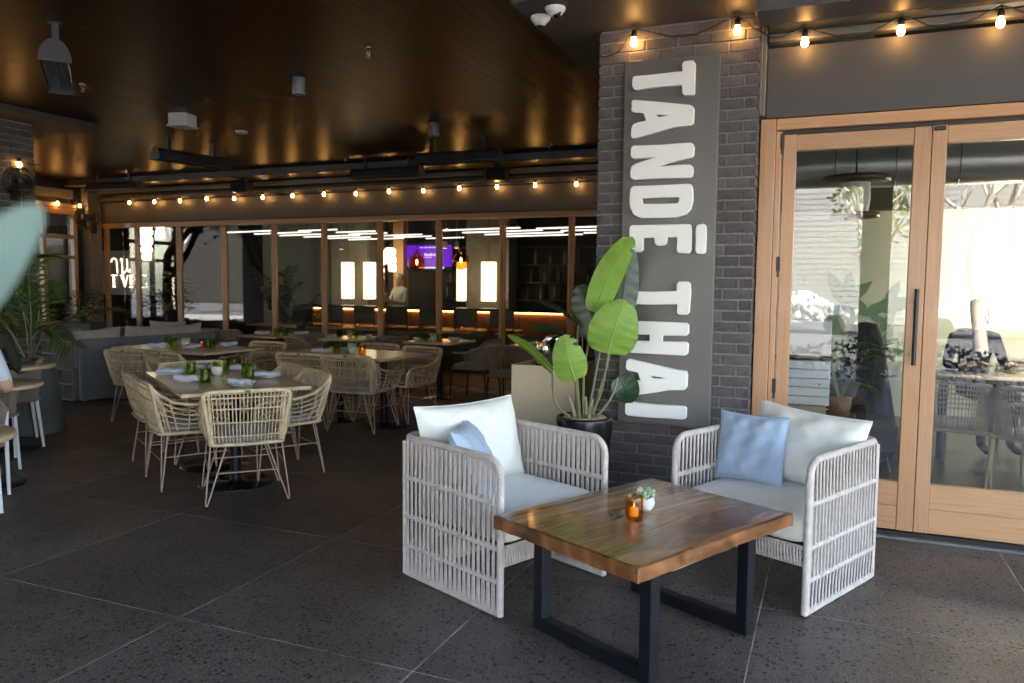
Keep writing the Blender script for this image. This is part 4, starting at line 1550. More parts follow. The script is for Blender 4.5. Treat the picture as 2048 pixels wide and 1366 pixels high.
# loose pillow on the farther sofa and rope armchairs behind
pillow('pillow', 'grey edged pillow on the chair behind the grey sofa', 0.62, 0.42, 0.16, m_sofac, (-9.45, 9.0, 0.47), radians(12), radians(12), 0, 31)
m_trope = ropemat('dim_taupe_rope', (0.30, 0.25, 0.22))
ac = rope_armchair('rope_armchair', 'taupe rope armchair far left below the side windows', m_trope, m_sofac)
ac.location, ac.rotation_euler = (-11.25, 8.35, 0), (0, 0, radians(150))
ac['group'] = 'taupe rope armchairs in the far lounge'
copy_tree(ac, 'taupe rope armchair beyond the grey sofa near the corner post', (-10.35, 9.15, 0), radians(172))
copy_tree(ac, 'taupe rope armchair beyond the grey sofa holding the edged pillow', (-9.40, 9.25, 0), radians(185))
bx = MB().box(-11.95, -11.2, 9.0, 9.3, 0.0, 0.80, 0.01).build('planter_trough', mat('dark_blue_trough', (0.05, 0.055, 0.07), 0.6))
tag(bx, 'dark planter trough below the side windows', 'planter')

# ------------------------------------------------------------------ plants
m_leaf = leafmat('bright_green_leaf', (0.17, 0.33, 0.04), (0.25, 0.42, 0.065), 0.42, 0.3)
m_leafd = mat('deep_and_shaded_green_leaf', (0.012, 0.036, 0.015), 0.38, c2=(0.022, 0.058, 0.022), vs=6, rnd=0.06, transl=0.1)
m_stem = mat('green_grey_stalk', (0.16, 0.19, 0.09), 0.5, c2=(0.24, 0.22, 0.13), vs=12)
m_palm = mat('palm_frond_green', (0.05, 0.115, 0.03), 0.45, c2=(0.085, 0.17, 0.045), vs=6, rnd=0.08, transl=0.2)


def leafblade(mb, mid, width, side, cup=0.12, notch=(), droop=0.0):
    """broad leaf along the midrib points; side = widthwise direction"""
    P = smooth_path(mid, 10)
    n = len(P)
    side = Vector(side).normalized()
    k = 6
    vs, fs = [], []
    for i, p in enumerate(P):
        t = i / (n - 1)
        w = width / 2 * (sin(pi * min(1, t * 0.93 + 0.05) ** 0.75)) ** 0.55
        if t > 0.94:
            w *= max(0.05, (1 - t) / 0.06) ** 0.5
        tn = (P[min(n - 1, i + 1)] - P[max(0, i - 1)]).normalized()
        sd = (side - tn * side.dot(tn)).normalized()
        nm = tn.cross(sd)
        for j in range(-k, k + 1):
            u = j / k
            rip = 0.004 * width / 0.2 * sin(t * 40 + u * 3) * abs(u)
            ww_ = w
            for (nt, ns, dp) in notch:
                if ns * u > 0 and abs(t - nt) < 0.028:
                    ww_ = w * (1 - dp * abs(u))
            vs.append(p + sd * (u * ww_) + nm * (cup * w * (abs(u) ** 1.5) * 2 + rip) + Vector((0, 0, -droop * u * u * w)))
    W = 2 * k + 1
    for i in range(n - 1):
        for j in range(2 * k):
            a = i * W + j
            fs.append((a, a + 1, a + W + 1, a + W))
    mb.uv = [(i / (n - 1), (j + k) / (2 * k)) for i in range(n) for j in range(-k, k + 1)]
    mb.add(vs, fs, True)
    return P


pot = thing('potted_plant', 'tall broad leaf banana style plant in black pot before the sign', 'plant', (-1.405, 4.615, 0))
MB().lathe([(0.0001, 0.001), (0.125, 0.001), (0.135, 0.02), (0.172, 0.60), (0.178, 0.665), (0.174, 0.68), (0.158, 0.682), (0.152, 0.66), (0.150, 0.61), (0.0001, 0.61)], 48).build('pot', mat('satin_black_pot', (0.010, 0.010, 0.012), 0.3, coat=0.2), pot)
MB().lathe([(0.134, 0.612), (0.142, 0.64), (0.140, 0.672), (0.128, 0.682), (0.06, 0.676), (0.0001, 0.67)], 40, twist=lambda a, z: 1 + 0.015 * sin(a * 23)).build('straw_liner', mat('straw_basket', (0.46, 0.32, 0.19), 0.85, c2=(0.60, 0.45, 0.30), vs=40, st=(1, 1, 0.2), bump=0.8, bs=90, bst=(1, 1, 0.15)), pot)
ms = MB()
for k in range(260):
    a, r = rng.uniform(0, 6.28), rng.uniform(0.01, 0.118)
    p = Vector((r * cos(a), r * sin(a), 0.672))
    ms.tube([p, p + Vector((rng.uniform(-.025, .025), rng.uniform(-.025, .025), rng.uniform(0.004, 0.022)))], 0.0016, 3, caps=False)
ms.build('moss', mat('dry_moss', (0.15, 0.15, 0.06), 0.9, c2=(0.26, 0.24, 0.11), vs=20), pot, kind='stuff')
PC = Vector((-1.405, 4.615, 0))


def stalk(base, top, r0=0.009, r1=0.005, bend=(0, 0, 0)):
    b, t = Vector(base), Vector(top)
    m = b.lerp(t, 0.5) + Vector(bend)
    MB().tube(smooth_path([b, m, t], 6), [r0 + (r1 - r0) * i / 12 for i in range(13)], 8).build('stalk', m_stem, pot)


def bleaf(base, tip, width, side, bright=True, cup=0.10, mid=None, notch=(), droop=0.0):
    b, t = Vector(base) - PC, Vector(tip) - PC
    pts = [b, b.lerp(t, 0.5) + Vector(mid or (0, 0, 0)), t]
    mb = MB()
    P = leafblade(mb, pts, width, side, cup, notch, droop)
    o = mb.build('leaf', m_leaf if bright else m_leafd, pot)  # the dark copy puts shade into the colour of the rear leaves
    MB().tube([p + Vector((0, -0.003, 0)) for p in P], [0.0042 * (1 - 0.8 * i / (len(P) - 1)) for i in range(len(P))], 6).build('midrib', mat('pale_midrib', (0.30, 0.44, 0.13), 0.45) if bright else m_leafd, o)
    return b


SD = Vector((cos(YAW), -sin(YAW), 0))      # widthwise direction for leaves seen face-on


def sided(ang):
    """widthwise direction rotated in the viewing plane by the leaf's lean"""
    return SD * cos(ang) + Vector((0, 0, 1)) * sin(ang)


rt_ = lambda x, y: (x, y, 0.66)
b = bleaf((-1.315, 4.50, 1.34), (-1.085, 4.46, 1.79), 0.185, sided(-0.45) + Vector((0, 0.25, 0)), True, 0.10, (-0.01, 0.01, 0.03), ((0.93, -1, 0.7), (0.80, 1, 0.5)))
stalk(rt_(0.0, -0.02), b, bend=(-0.03, 0, 0.0))
b = bleaf((-1.205, 4.42, 1.10), (-1.115, 4.44, 1.42), 0.30, sided(-0.26), True, 0.07, (0.0, -0.03, 0.0), ((0.88, -1, 0.25),))
stalk(rt_(0.03, -0.03), b, bend=(0.02, 0, -0.03))
b = bleaf((-1.37, 4.30, 0.945), (-1.425, 4.27, 1.215), 0.20, sided(0.17), True, 0.08, (0.0, -0.03, 0.0), ((0.90, 1, 0.55), (0.74, 1, 0.6)))
stalk(rt_(-0.01, -0.06), b, bend=(0, 0, 0))
b = bleaf((-1.535, 4.36, 0.98), (-1.83, 4.36, 1.19), 0.115, Vector((0.28, -0.62, 0.55)), True, 0.05, (0.0, 0.0, 0.025))
stalk(rt_(-0.06, -0.03), b, bend=(-0.05, 0, -0.05))
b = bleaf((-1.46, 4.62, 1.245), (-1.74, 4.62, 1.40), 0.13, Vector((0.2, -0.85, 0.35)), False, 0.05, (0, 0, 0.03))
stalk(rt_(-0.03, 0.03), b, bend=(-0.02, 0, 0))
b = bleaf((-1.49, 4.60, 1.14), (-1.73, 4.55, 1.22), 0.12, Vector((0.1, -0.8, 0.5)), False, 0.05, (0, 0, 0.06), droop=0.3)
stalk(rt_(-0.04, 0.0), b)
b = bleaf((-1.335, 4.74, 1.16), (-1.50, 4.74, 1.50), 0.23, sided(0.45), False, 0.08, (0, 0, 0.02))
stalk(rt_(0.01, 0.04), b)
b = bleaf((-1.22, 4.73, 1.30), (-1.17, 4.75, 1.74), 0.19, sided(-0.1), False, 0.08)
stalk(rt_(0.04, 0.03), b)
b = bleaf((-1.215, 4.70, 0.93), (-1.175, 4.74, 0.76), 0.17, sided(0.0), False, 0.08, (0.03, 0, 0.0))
b2 = Vector((-1.17, 4.66, 1.08)) - PC
stalk(rt_(0.06, 0.01), b, bend=(0.03, 0, 0.0))
# split sheaths at the foot
for x, y, lean in ((-0.045, -0.035, -0.05), (0.035, -0.045, 0.03), (0.0, 0.02, 0.0)):
    MB().tube([(x, y, 0.65), (x + lean * 0.4, y, 0.72), (x + lean, y, 0.80)], [0.017, 0.014, 0.008], 9).build('sheath', mat('tan_sheath', (0.27, 0.22, 0.14), 0.7, c2=(0.36, 0.31, 0.2), vs=20), pot)


def frond(mb_st, mb_lf, pts, n, ln, rr, droop=0.35, face=None):
    P = smooth_path(pts, 10)
    mb_st.tube(P, [0.008 * (1 - 0.75 * i / (len(P) - 1)) for i in range(len(P))], 6)
    L = len(P)
    for i in range(n):
        t = 0.38 + 0.60 * i / (n - 1)
        k = min(L - 2, int(t * (L - 1)))
        p = P[k]
        tn = (P[k + 1] - P[max(0, k - 1)]).normalized()
        sd = tn.cross(Vector((0, 0, 1)) if abs(tn.z) < 0.9 else Vector((1, 0, 0))).normalized()
        for s in (-1, 1):
            l = ln * (0.55 + 0.45 * sin(pi * (t - 0.25))) * rr.uniform(0.85, 1.1)
            d = (sd * s * 0.85 + tn * 0.6 + Vector((0, 0, 0.15))).normalized()
            a = p
            m1 = p + d * l * 0.5 + Vector((0, 0, -droop * l * 0.12))
            e = p + d * l + Vector((0, 0, -droop * l * rr.uniform(0.6, 1.1)))
            w = 0.013
            up_ = tn * w
            mb_lf.add([a - up_ * 0.3, a + up_ * 0.3, m1 + up_, m1 - up_, e], [(0, 1, 2, 3), (3, 2, 4)], True)


rr = random.Random(4)
pt = thing('potted_palm', 'palm in tall tapered grey planter beside the left brick column', 'plant', (-7.28, 5.16, 0))
MB().lathe([(0.0001, 0.001), (0.30, 0.001), (0.305, 0.02), (0.205, 0.735), (0.20, 0.755), (0.18, 0.755), (0.175, 0.72), (0.0001, 0.715)], 44).build('planter', m_concrete, pt)
st_, lf_ = MB(), MB()
FR = [((0, 0, .7), (-0.05, 0.05, 1.05), (-0.30, 0.0, 1.50)), ((0, 0, .7), (0.02, -0.05, 1.15), (-0.12, -0.12, 1.62), (-0.28, -0.2, 1.80)), ((0.02, 0, .7), (0.05, 0.0, 1.10), (-0.02, 0.05, 1.60), (0.08, 0.1, 1.72)),
      ((0.03, 0, .7), (0.12, 0.1, 0.98), (0.35, 0.25, 1.15), (0.62, 0.32, 1.22)), ((0.03, 0, .7), (0.10, -0.02, 0.95), (0.25, 0.05, 1.0), (0.48, 0.10, 0.86)), ((-0.03, 0, .7), (-0.2, -0.1, 1.1), (-0.5, -0.2, 1.35)),
      ((-0.02, 0.03, .7), (-0.1, 0.2, 1.2), (-0.3, 0.35, 1.45)), ((0.0, -0.03, .7), (0.0, -0.25, 1.1), (-0.1, -0.5, 1.25)), ((-0.03, 0, .7), (-0.28, 0.0, 1.0), (-0.6, -0.05, 1.08))]
for f in FR:
    s1, l1 = MB(), MB()
    frond(s1, l1, f, 26, 0.34, rr)
    o = s1.build('stalk', m_stem, pt)
    l1.build('frond', m_palm, o)
MB().lathe([(0.0001, 0.716), (0.174, 0.716)], 24).build('soil', mat('dark_soil', (0.02, 0.015, 0.01), 0.95), pt)

# plants by the side windows and indoors (far, seen through glass)
def bush(name, label, loc, h, w, n, m, seed, cat='plant', stems=6, lsz=0.10):
    r2 = random.Random(seed)
    t = thing(name, label, cat, loc)
    st = MB()
    for k in range(stems):
        a = r2.uniform(0, 6.28)
        st.tube(smooth_path([(0, 0, 0), (cos(a) * w * .2, sin(a) * w * .2, h * .5), (cos(a) * w * .4, sin(a) * w * .4, h * .9)], 4), 0.006, 5)
    st.build('stems', m_stem, t)
    lf = MB()
    for k in range(n):
        a, z = r2.uniform(0, 6.28), h * (0.25 + 0.75 * r2.random())
        r = w / 2 * sqrt(r2.random()) * (0.55 + 0.6 * sin(pi * z / h * 0.9))
        p = Vector((cos(a) * r, sin(a) * r, z))
        d = Vector((cos(a) + r2.uniform(-.5, .5), sin(a) + r2.uniform(-.5, .5), r2.uniform(-.3, .8))).normalized()
        s = d.cross(Vector((0, 0, 1))).normalized()
        l = lsz * r2.uniform(.6, 1.3)
        lf.add([p, p + d * l * .5 + s * l * .28, p + d * l - Vector((0, 0, l * .25)), p + d * l * .5 - s * l * .28], [(0, 1, 2, 3)], True)
    lf.build('foliage', m, t, kind='stuff')
    return t


bush('leafy_plant', 'dark leafy plant in the trough below the side windows', (-11.6, 9.1, 0.78), 0.55, 0.8, 260, m_leafd, 3)
fl = MB()
for k in range(16):
    fl.lathe([(0.0001, -0.02), (0.02, 0), (0.018, 0.012), (0.0001, 0.015)], 8, (-11.5 + rng.uniform(-.3, .35), 9.02 + rng.uniform(-.1, .1), 0.98 + rng.uniform(-.12, .12)))
tag(fl.build('blossoms', mat('pink_white_blossom', (0.55, 0.30, 0.35), 0.7, c2=(0.8, 0.7, 0.6), vs=8)), 'pink and white blossoms above the trough under the side windows', 'flowers')
bush('leafy_plant', 'yellow green plant behind the window at the corner post', (-11.4, 10.75, 0.75), 0.9, 0.8, 160, m_palm, 6, lsz=0.2)
for x, lb in ((-9.55, 'tall dark palm inside the bar beside the standing woman'), (-9.05, 'lower dark palm inside the bar near the tall lantern')):
    t = thing('indoor_palm', lb, 'plant', (x, 11.6, 0))
    MB().lathe([(0.0001, 0.012), (0.16, 0.012), (0.2, 0.4), (0.0001, 0.4)], 24).build('pot', m_concrete, t)
    for k in range(9):
        a = k * 0.7 + rr.uniform(-.2, .2)
        r = rr.uniform(.3, .5)
        hh = rr.uniform(1.2, 1.9) if x < -9.3 else rr.uniform(0.8, 1.3)
        s1, l1 = MB(), MB()
        frond(s1, l1, ((0, 0, .4), (cos(a) * .12, sin(a) * .12, hh * .75), (cos(a) * r, sin(a) * r, hh)), 20, 0.30, rr)
        o = s1.build('stalk', m_stem, t)
        l1.build('frond', m_leafd, o)

# blurred leaf tip hanging into the frame close to the lens
nl = thing('foreground_plant', 'blurred grey green leaf tip close to the camera at the left edge', 'plant', (-0.80, 0.05, 0))
LB, LM, LT = (Vector(p) - Vector((-0.80, 0.05, 0)) for p in ((-0.5165, 0.2946, 1.4843), (-0.4656, 0.3018, 1.5135), (-0.4284, 0.3149, 1.5526)))
LS = Vector(((0.762, 0.266, -0.591)))
lfp = smooth_path([LB, LM, LT], 12)
nf = MB()


def tipleaf(u, v):
    p = lfp[int(round(u * (len(lfp) - 1)))]
    w = 0.036 * (1 - u) ** 0.62 * min(1.0, 0.25 + 4 * u)
    k = 2 * v - 1
    return p + LS * (w * k) + Vector((0.25, -0.6, 0.3)) * (0.18 * w * abs(k) ** 1.5)


nf.grid(tipleaf, len(lfp) - 1, 8)
lf0 = nf.build('leaf', mat('grey_green_leaf', (0.13, 0.20, 0.165), 0.55, c2=(0.155, 0.23, 0.19), vs=30, transl=0.2), nl)
MB().tube(smooth_path([(0, 0, 0.4), (0.02, -0.02, 0.9), LB + Vector((-0.05, -0.01, -0.08)), LB + Vector((0, 0, 0.002))], 6), 0.004, 7).build('stalk', m_stem, nl)
MB().lathe([(0.0001, 0.001), (0.14, 0.001), (0.17, 0.40), (0.155, 0.40), (0.0001, 0.38)], 30).build('pot', m_concrete, nl)

# ------------------------------------------------------------------ plywood cabinet with hammered bucket
cbn = thing('plywood_cabinet', 'pale plywood service cabinet beside the brick column', 'cabinet', (-1.94, 5.53, 0))
MB().box(-0.25, 0.25, -0.23, -0.212, 0.015, 0.905, 0.002).build('front_panel', m_ply, cbn)
MB().box(-0.25, -0.232, -0.2115, 0.23, 0.015, 0.905, 0.002).build('side_panel', m_ply, cbn)
MB().box(0.232, 0.25, -0.2115, 0.23, 0.015, 0.905, 0.002).build('side_panel', m_ply, cbn)
MB().box(-0.25, 0.25, 0.2305, 0.245, 0.015, 0.905, 0.002).build('back_panel', m_ply, cbn)
MB().box(-0.231, 0.231, -0.2115, 0.23, 0.86, 0.885, 0.002).build('top_board', mat('grey_brown_top', (0.22, 0.18, 0.14), 0.5), cbn)
m_silver = mat('hammered_silver', (0.80, 0.79, 0.77), 0.10, metal=1.0, bump=0.0)
N_, L_ = m_silver.node_tree.nodes, m_silver.node_tree.links
v_ = N_.new('ShaderNodeTexVoronoi'); v_.inputs['Scale'].default_value = 75
tc_ = N_.new('ShaderNodeTexCoord'); L_.new(tc_.outputs['Object'], v_.inputs[0])
b_ = N_.new('ShaderNodeBump'); b_.inputs['Strength'].default_value = 0.35; b_.inputs['Distance'].default_value = 0.004
L_.new(v_.outputs['Distance'], b_.inputs['Height']); L_.new(b_.outputs[0], N_['Principled BSDF'].inputs['Normal'])
try_ = MB().lathe([(0.0001, 0.0), (0.13, 0.0), (0.185, 0.022), (0.19, 0.03), (0.18, 0.026), (0.13, 0.008), (0.0001, 0.008)], 40)
o = try_.build('tray', mat('black_tray', (0.015, 0.015, 0.018), 0.25), loc=(-1.90, 5.50, 0.887))
tag(o, 'round black tray under the hammered bucket', 'tray')
bk = thing('hammered_bucket', 'round hammered silver bucket on the plywood cabinet', 'bucket', (-1.88, 5.52, 0.897))
MB().lathe([(0.0001, 0.0), (0.09, 0.0), (0.135, 0.05), (0.150, 0.11), (0.140, 0.175), (0.112, 0.208), (0.117, 0.216), (0.107, 0.214), (0.12, 0.17), (0.0001, 0.02)], 48).build('body', m_silver, bk)
MB().tube([(-0.137, 0, 0.17), (-0.185, 0, 0.18), (-0.19, 0, 0.12), (-0.147, 0, 0.11)], 0.008, 8).build('handle', m_silver, bk)
np_ = MB().grid(lambda u, v: (-0.13 + 0.26 * u, -0.13 + 0.26 * v, 0.031 + 0.012 * sin(5 * u) * sin(4 * v) + 0.05 * max(0, abs(u - .5) - .35)), 10, 10)
tag(np_.build('napkin', mat('white_linen', (0.68, 0.69, 0.76), 0.85, var=0.05), loc=(-1.90, 5.44, 0.885), rz=0.4), 'white napkin under the hammered bucket on the tray', 'napkin')
tag(MB().lathe([(0.0001, 0), (0.02, 0), (0.022, 0.10), (0.026, 0.30), (0.022, 0.31), (0.0001, 0.31)], 16, sx=1.0).build('black_flask', mat('black_ceramic', (0.01, 0.01, 0.012), 0.2), loc=(-1.735, 5.62, 0.887)), 'black flask beside the hammered bucket', 'flask')

# ------------------------------------------------------------------ tableware
m_plate = mat('white_glaze', (0.74, 0.73, 0.72), 0.2, var=0.02)
m_linen = fabricmat('pale_lilac_napkin', (0.50, 0.52, 0.64), (0.57, 0.59, 0.70), 200, 0.35, 0.15)
m_stone = mat('white_stone_bowl', (0.62, 0.61, 0.60), 0.75, var=0.12, vs=40)
pl_me = MB().lathe([(0.0001, 0.002), (0.045, 0.002), (0.052, 0.006), (0.078, 0.013), (0.080, 0.0155), (0.075, 0.0145), (0.05, 0.009), (0.0001, 0.008)], 36).mesh('plate')
pl_me.materials.append(m_plate)


def napkin_mesh(seed):
    r2 = random.Random(seed)
    mb = MB()
    ph = r2.uniform(0, 6)
    def fn(u, v):
        x = (u - 0.5) * 0.20
        a = 2 * pi * v * 1.6
        r = 0.024 * (1 - 0.14 * v) * (1 + 0.12 * sin(3 * a + ph)) * (1 - 0.12 * abs(u - .5))
        return (x + 0.004 * sin(6 * v + ph), r * cos(a) * 1.25 + 0.003 * sin(18 * u + ph), 0.030 + r * sin(a) * 0.9 + 0.003 * sin(9 * u + ph))
    mb.grid(fn, 16, 26)
    return mb.mesh('napkin')


nap = [napkin_mesh(k) for k in range(3)]
for m_ in nap:
    m_.materials.append(m_linen)
tum = MB().lathe([(0.0001, 0.001), (0.034, 0.001), (0.037, 0.008), (0.0385, 0.04), (0.037, 0.09), (0.0385, 0.105), (0.0360, 0.105), (0.0345, 0.09), (0.0355, 0.04), (0.034, 0.016), (0.0001, 0.014)], 24, twist=lambda a, z: 1 + 0.012 * sin(3 * a + z * 60))
tum_me = tum.mesh('tumbler')
tum_me.materials.append(m_green)
TN = {'front': 'front dining table', 'sofa': 'table by the grey sofa', 'rear': 'right rear dining table', 'w1': 'window table nearest the sofa', 'w2': 'middle window table', 'w3': 'window table behind the right rear table', 'w4': 'window table behind the plywood cabinet', 'c': 'round table in front of the planter', 'b': 'round table by the man at the left'}


def put(me, name, x, y, z, label, cat, group, rz=0.0):
    o = bpy.data.objects.new(name, me)
    col.objects.link(o)
    o.location = (x, y, z)
    o.rotation_euler.z = rz
    tag(o, label, cat, group)
    return o


def setting(x, y, rz, where, k):
    put(pl_me, 'plate', x, y, 0.7505, 'white side plate ' + where, 'plate', 'side plates under napkins')
    put(nap[k % 3], 'napkin', x, y, 0.7525, 'rolled pale napkin ' + where, 'napkin', 'rolled napkins', rz)


fz = radians(-33.7)
for k, (x, y, w) in enumerate(((-4.88, 4.63, 'at the left corner of the front table'), (-4.43, 4.36, 'on the left long side of the front table towards us'), (-4.94, 5.02, 'at the far end of the front table'),
                               (-4.56, 5.10, 'on the right long side of the front table, farther'), (-3.92, 4.36, 'at the near end of the front table'), (-4.07, 4.82, 'on the right long side of the front table, nearer'))):
    setting(x, y, YAW * -1 * 0 + radians((20, 14, -12, 22, 4, 16)[k]), w, k)
for x, y, w in ((-4.76, 4.73, 'beside the succulent bowl on the front table, left one'), (-4.27, 4.38, 'nearest us on the front table'), (-4.68, 5.02, 'at the far right of the front table'), (-4.26, 4.80, 'of the overlapping pair on the front table, rear one'), (-4.14, 4.70, 'of the overlapping pair on the front table, front one')):
    put(tum_me, 'tumbler', x, y, 0.7505, 'green glass tumbler ' + w, 'tumbler', 'green tumblers', rng.uniform(0, 3))
for k, (x, y, w) in enumerate(((-7.0, 6.46, 'at the left of the table by the sofa'), (-7.12, 6.92, 'at the far left of the table by the sofa'), (-6.55, 6.52, 'at the middle of the table by the sofa'), (-6.42, 6.95, 'at the far right of the table by the sofa'))):
    setting(x, y, radians((70, 60, 80, 75)[k]), w, k + 1)
for x, y, w in ((-7.08, 6.70, 'on the sofa side table, leftmost'), (-6.83, 6.54, 'on the sofa side table, second from left'), (-6.45, 6.66, 'on the sofa side table, third from left'), (-6.33, 6.60, 'on the sofa side table, rightmost')):
    put(tum_me, 'tumbler', x, y, 0.7505, 'green glass tumbler ' + w, 'tumbler', 'green tumblers', rng.uniform(0, 3))
for k, (x, y, w) in enumerate(((-4.95, 6.72, 'at the left of the right rear table'), (-4.88, 7.05, 'beyond the tumblers on the right rear table'))):
    setting(x, y, radians((30, 50)[k]), w, k)
for x, y, w in ((-5.02, 6.90, 'on the right rear table, left one'), (-4.79, 6.76, 'on the right rear table, right one'), (-7.10, 8.62, 'on the window table nearest the sofa, left one'), (-6.98, 8.66, 'on the window table nearest the sofa, right one'),
                (-6.12, 8.70, 'on the middle window table, left one'), (-5.88, 8.72, 'on the middle window table, right one'), (-4.82, 8.75, 'on the window table behind the right rear table, left one'), (-4.60, 8.72, 'on the window table behind the right rear table, right one'),
                (-6.50, 4.48, 'on the round table before the palm planter'), (-5.40, 3.60, 'on the round table by the man at the left')):
    put(tum_me, 'tumbler', x, y, 0.7505, 'green glass tumbler ' + w, 'tumbler', 'green tumblers', rng.uniform(0, 3))
for k, (x, y, w) in enumerate(((-7.42, 8.70, 'at the left of the window table nearest the sofa'), (-6.90, 8.90, 'at the right of the window table nearest the sofa'), (-6.22, 8.66, 'at the left of the middle window table'), (-5.75, 8.85, 'at the right of the middle window table'), (-4.92, 8.72, 'at the left of the window table behind the right rear table'), (-4.50, 8.95, 'at the right of the window table behind the right rear table'), (-3.35, 8.75, 'on the window table behind the plywood cabinet'))):
    setting(x, y, radians(40 + 25 * k), w, k)


def succulent(label, x, y, z, cols, seed, s=1.0):
    r2 = random.Random(seed)
    t = thing('succulent_bowl', label, 'potted succulent', (x, y, z), group='succulents in round white bowls')
    MB().lathe([(0.0001, 0.001), (0.020 * s, 0.001), (0.034 * s, 0.018 * s), (0.039 * s, 0.036 * s), (0.034 * s, 0.056 * s), (0.029 * s, 0.061 * s), (0.027 * s, 0.058 * s), (0.030 * s, 0.045 * s), (0.0001, 0.042 * s)], 30).build('bowl', m_stone, t)
    for k in range(5):
        a = k * 1.26 + r2.uniform(-.3, .3)
        c = Vector((cos(a) * 0.019 * s, sin(a) * 0.019 * s, 0.055 * s + r2.uniform(0, 0.012) * s))
        ax = Vector((cos(a) * 0.6, sin(a) * 0.6, 1)).normalized()
        mb = MB()
        for i in range(16):
            th = i * 2.4
            el = 0.25 + 0.075 * i
            s1 = ax.orthogonal().normalized()
            s2 = ax.cross(s1)
            d = (s1 * cos(th) + s2 * sin(th)) * cos(el) + ax * sin(el)
            l = 0.022 * s * (1.15 - 0.035 * i)
            q = c + ax * (0.0016 * i * s)
            mb.tube([q, q + d * l * 0.6, q + d * l], [0.003 * s, 0.0046 * s, 0.0008 * s], 5)
        mb.build('rosette', cols[k % len(cols)], t)
    return t


ms1 = mat('mint_succulent', (0.30, 0.45, 0.30), 0.5, c2=(0.42, 0.56, 0.38), vs=30)
ms2 = mat('lime_succulent', (0.30, 0.46, 0.06), 0.5)
ms3 = mat('maroon_succulent', (0.14, 0.03, 0.035), 0.5)
succulent('mint succulent in a round white bowl on the coffee table', -0.715, 3.285, 0.5215, [ms1], 1, 1.05)
succulent('lime and maroon succulents in a white bowl on the front dining table', -4.53, 4.77, 0.7505, [ms2, ms3, ms1], 2, 1.25)
succulent('pale succulent in a white bowl on the table by the sofa', -6.69, 6.58, 0.7505, [ms1, ms2], 3, 1.25)
succulent('mint succulent in a white bowl on the right rear table', -4.66, 6.86, 0.7505, [ms1], 4, 1.25)
succulent('small succulent in a white bowl on the middle window table', -6.0, 8.78, 0.7505, [ms1], 5, 1.1)
succulent('small succulent in a white bowl on the window table behind the right rear table', -4.72, 8.78, 0.7505, [ms1], 6, 1.1)


def votive(label, x, y, z, m, lit=True):
    t = thing('votive_glass', label, 'candle holder', (x, y, z), group='tinted votive glasses')
    MB().lathe([(0.0001, 0.001), (0.036, 0.001), (0.0385, 0.006), (0.0385, 0.095), (0.0375, 0.097), (0.0360, 0.095), (0.0360, 0.012), (0.0001, 0.010)], 40).build('glass', m, t)
    MB().lathe([(0.0001, 0.011), (0.018, 0.011), (0.0185, 0.016), (0.0185, 0.042), (0.015, 0.047), (0.0001, 0.048)], 20).build('candle', mat('glowing_wax', (0.8, 0.6, 0.35), 0.5, em=(1.0, 0.55, 0.18), es=0.018), t)
    MB().lathe([(0.0001, 0.048), (0.0035, 0.053), (0.0025, 0.060), (0.0001, 0.068)], 8).build('flame', mat('candle_flame', (1, 0.7, 0.3), 0.5, em=(1.0, 0.55, 0.15), es=0.25), t)


votive('amber glass candle holder on the coffee table', -0.735, 3.155, 0.5215, m_amber)
votive('amber glass candle holder on the right rear dining table', -4.53, 6.85, 0.7505, m_amber)
votive('ruby glass candle holder on the table by the grey sofa', -6.58, 6.70, 0.7505, m_red)

# ------------------------------------------------------------------ string lights
bulb_me = MB().lathe([(0.0001, -0.062), (0.012, -0.059), (0.0205, -0.046), (0.0215, -0.034), (0.016, -0.014), (0.012, 0.0)], 16).mesh('bulb')
bulb_me.materials.append(m_bulb)
sock_me = MB().lathe([(0.014, -0.004), (0.0165, 0.002), (0.0165, 0.028), (0.012, 0.036), (0.004, 0.044), (0.0001, 0.044)], 14).mesh('socket')
sock_me.materials.append(m_black)
m_cable = mat('black_cable', (0.010, 0.010, 0.011), 0.55)


def string(label, hooks, drop, sag=0.05, close=None):
    """hooks: cable support points; a bulb hangs below each"""
    t = thing('string_light', label, 'string lights', group='warm bulb string lights')
    pts = []
    for a, b in zip(hooks[:-1], hooks[1:]):
        a, b = Vector(a), Vector(b)
        for k in range(8):
            u = k / 8
            s = sag * rng.uniform(0.9, 1.1)
            pts.append(a.lerp(b, u) + Vector((0, -0.006 * sin(pi * u), -s * sin(pi * u) ** 1.2)))
    pts.append(Vector(hooks[-1]))
    MB().tube(pts, 0.0042, 6).build('cable', m_cable, t)
    for h in hooks[1:-1]:
        h = Vector(h)
        l = drop * rng.uniform(0.85, 1.15)
        p = h + Vector((rng.uniform(-0.008, 0.008), -0.012, -l))
        o = inst(sock_me, 'socket', t, p)
        MB().tube([Vector((0, 0, 0.04)), (h - p) * 0.5 + Vector((0.004, 0, 0)), h - p], 0.0034, 6).build('lead', m_cable, o)
        inst(bulb_me, 'bulb', o, (0, 0, 0))
        MB().tube([h + Vector((0, 0.014, 0)), h + Vector((0, -0.010, 0))], 0.006, 6).build('hook', m_steel_l, t)
    return t


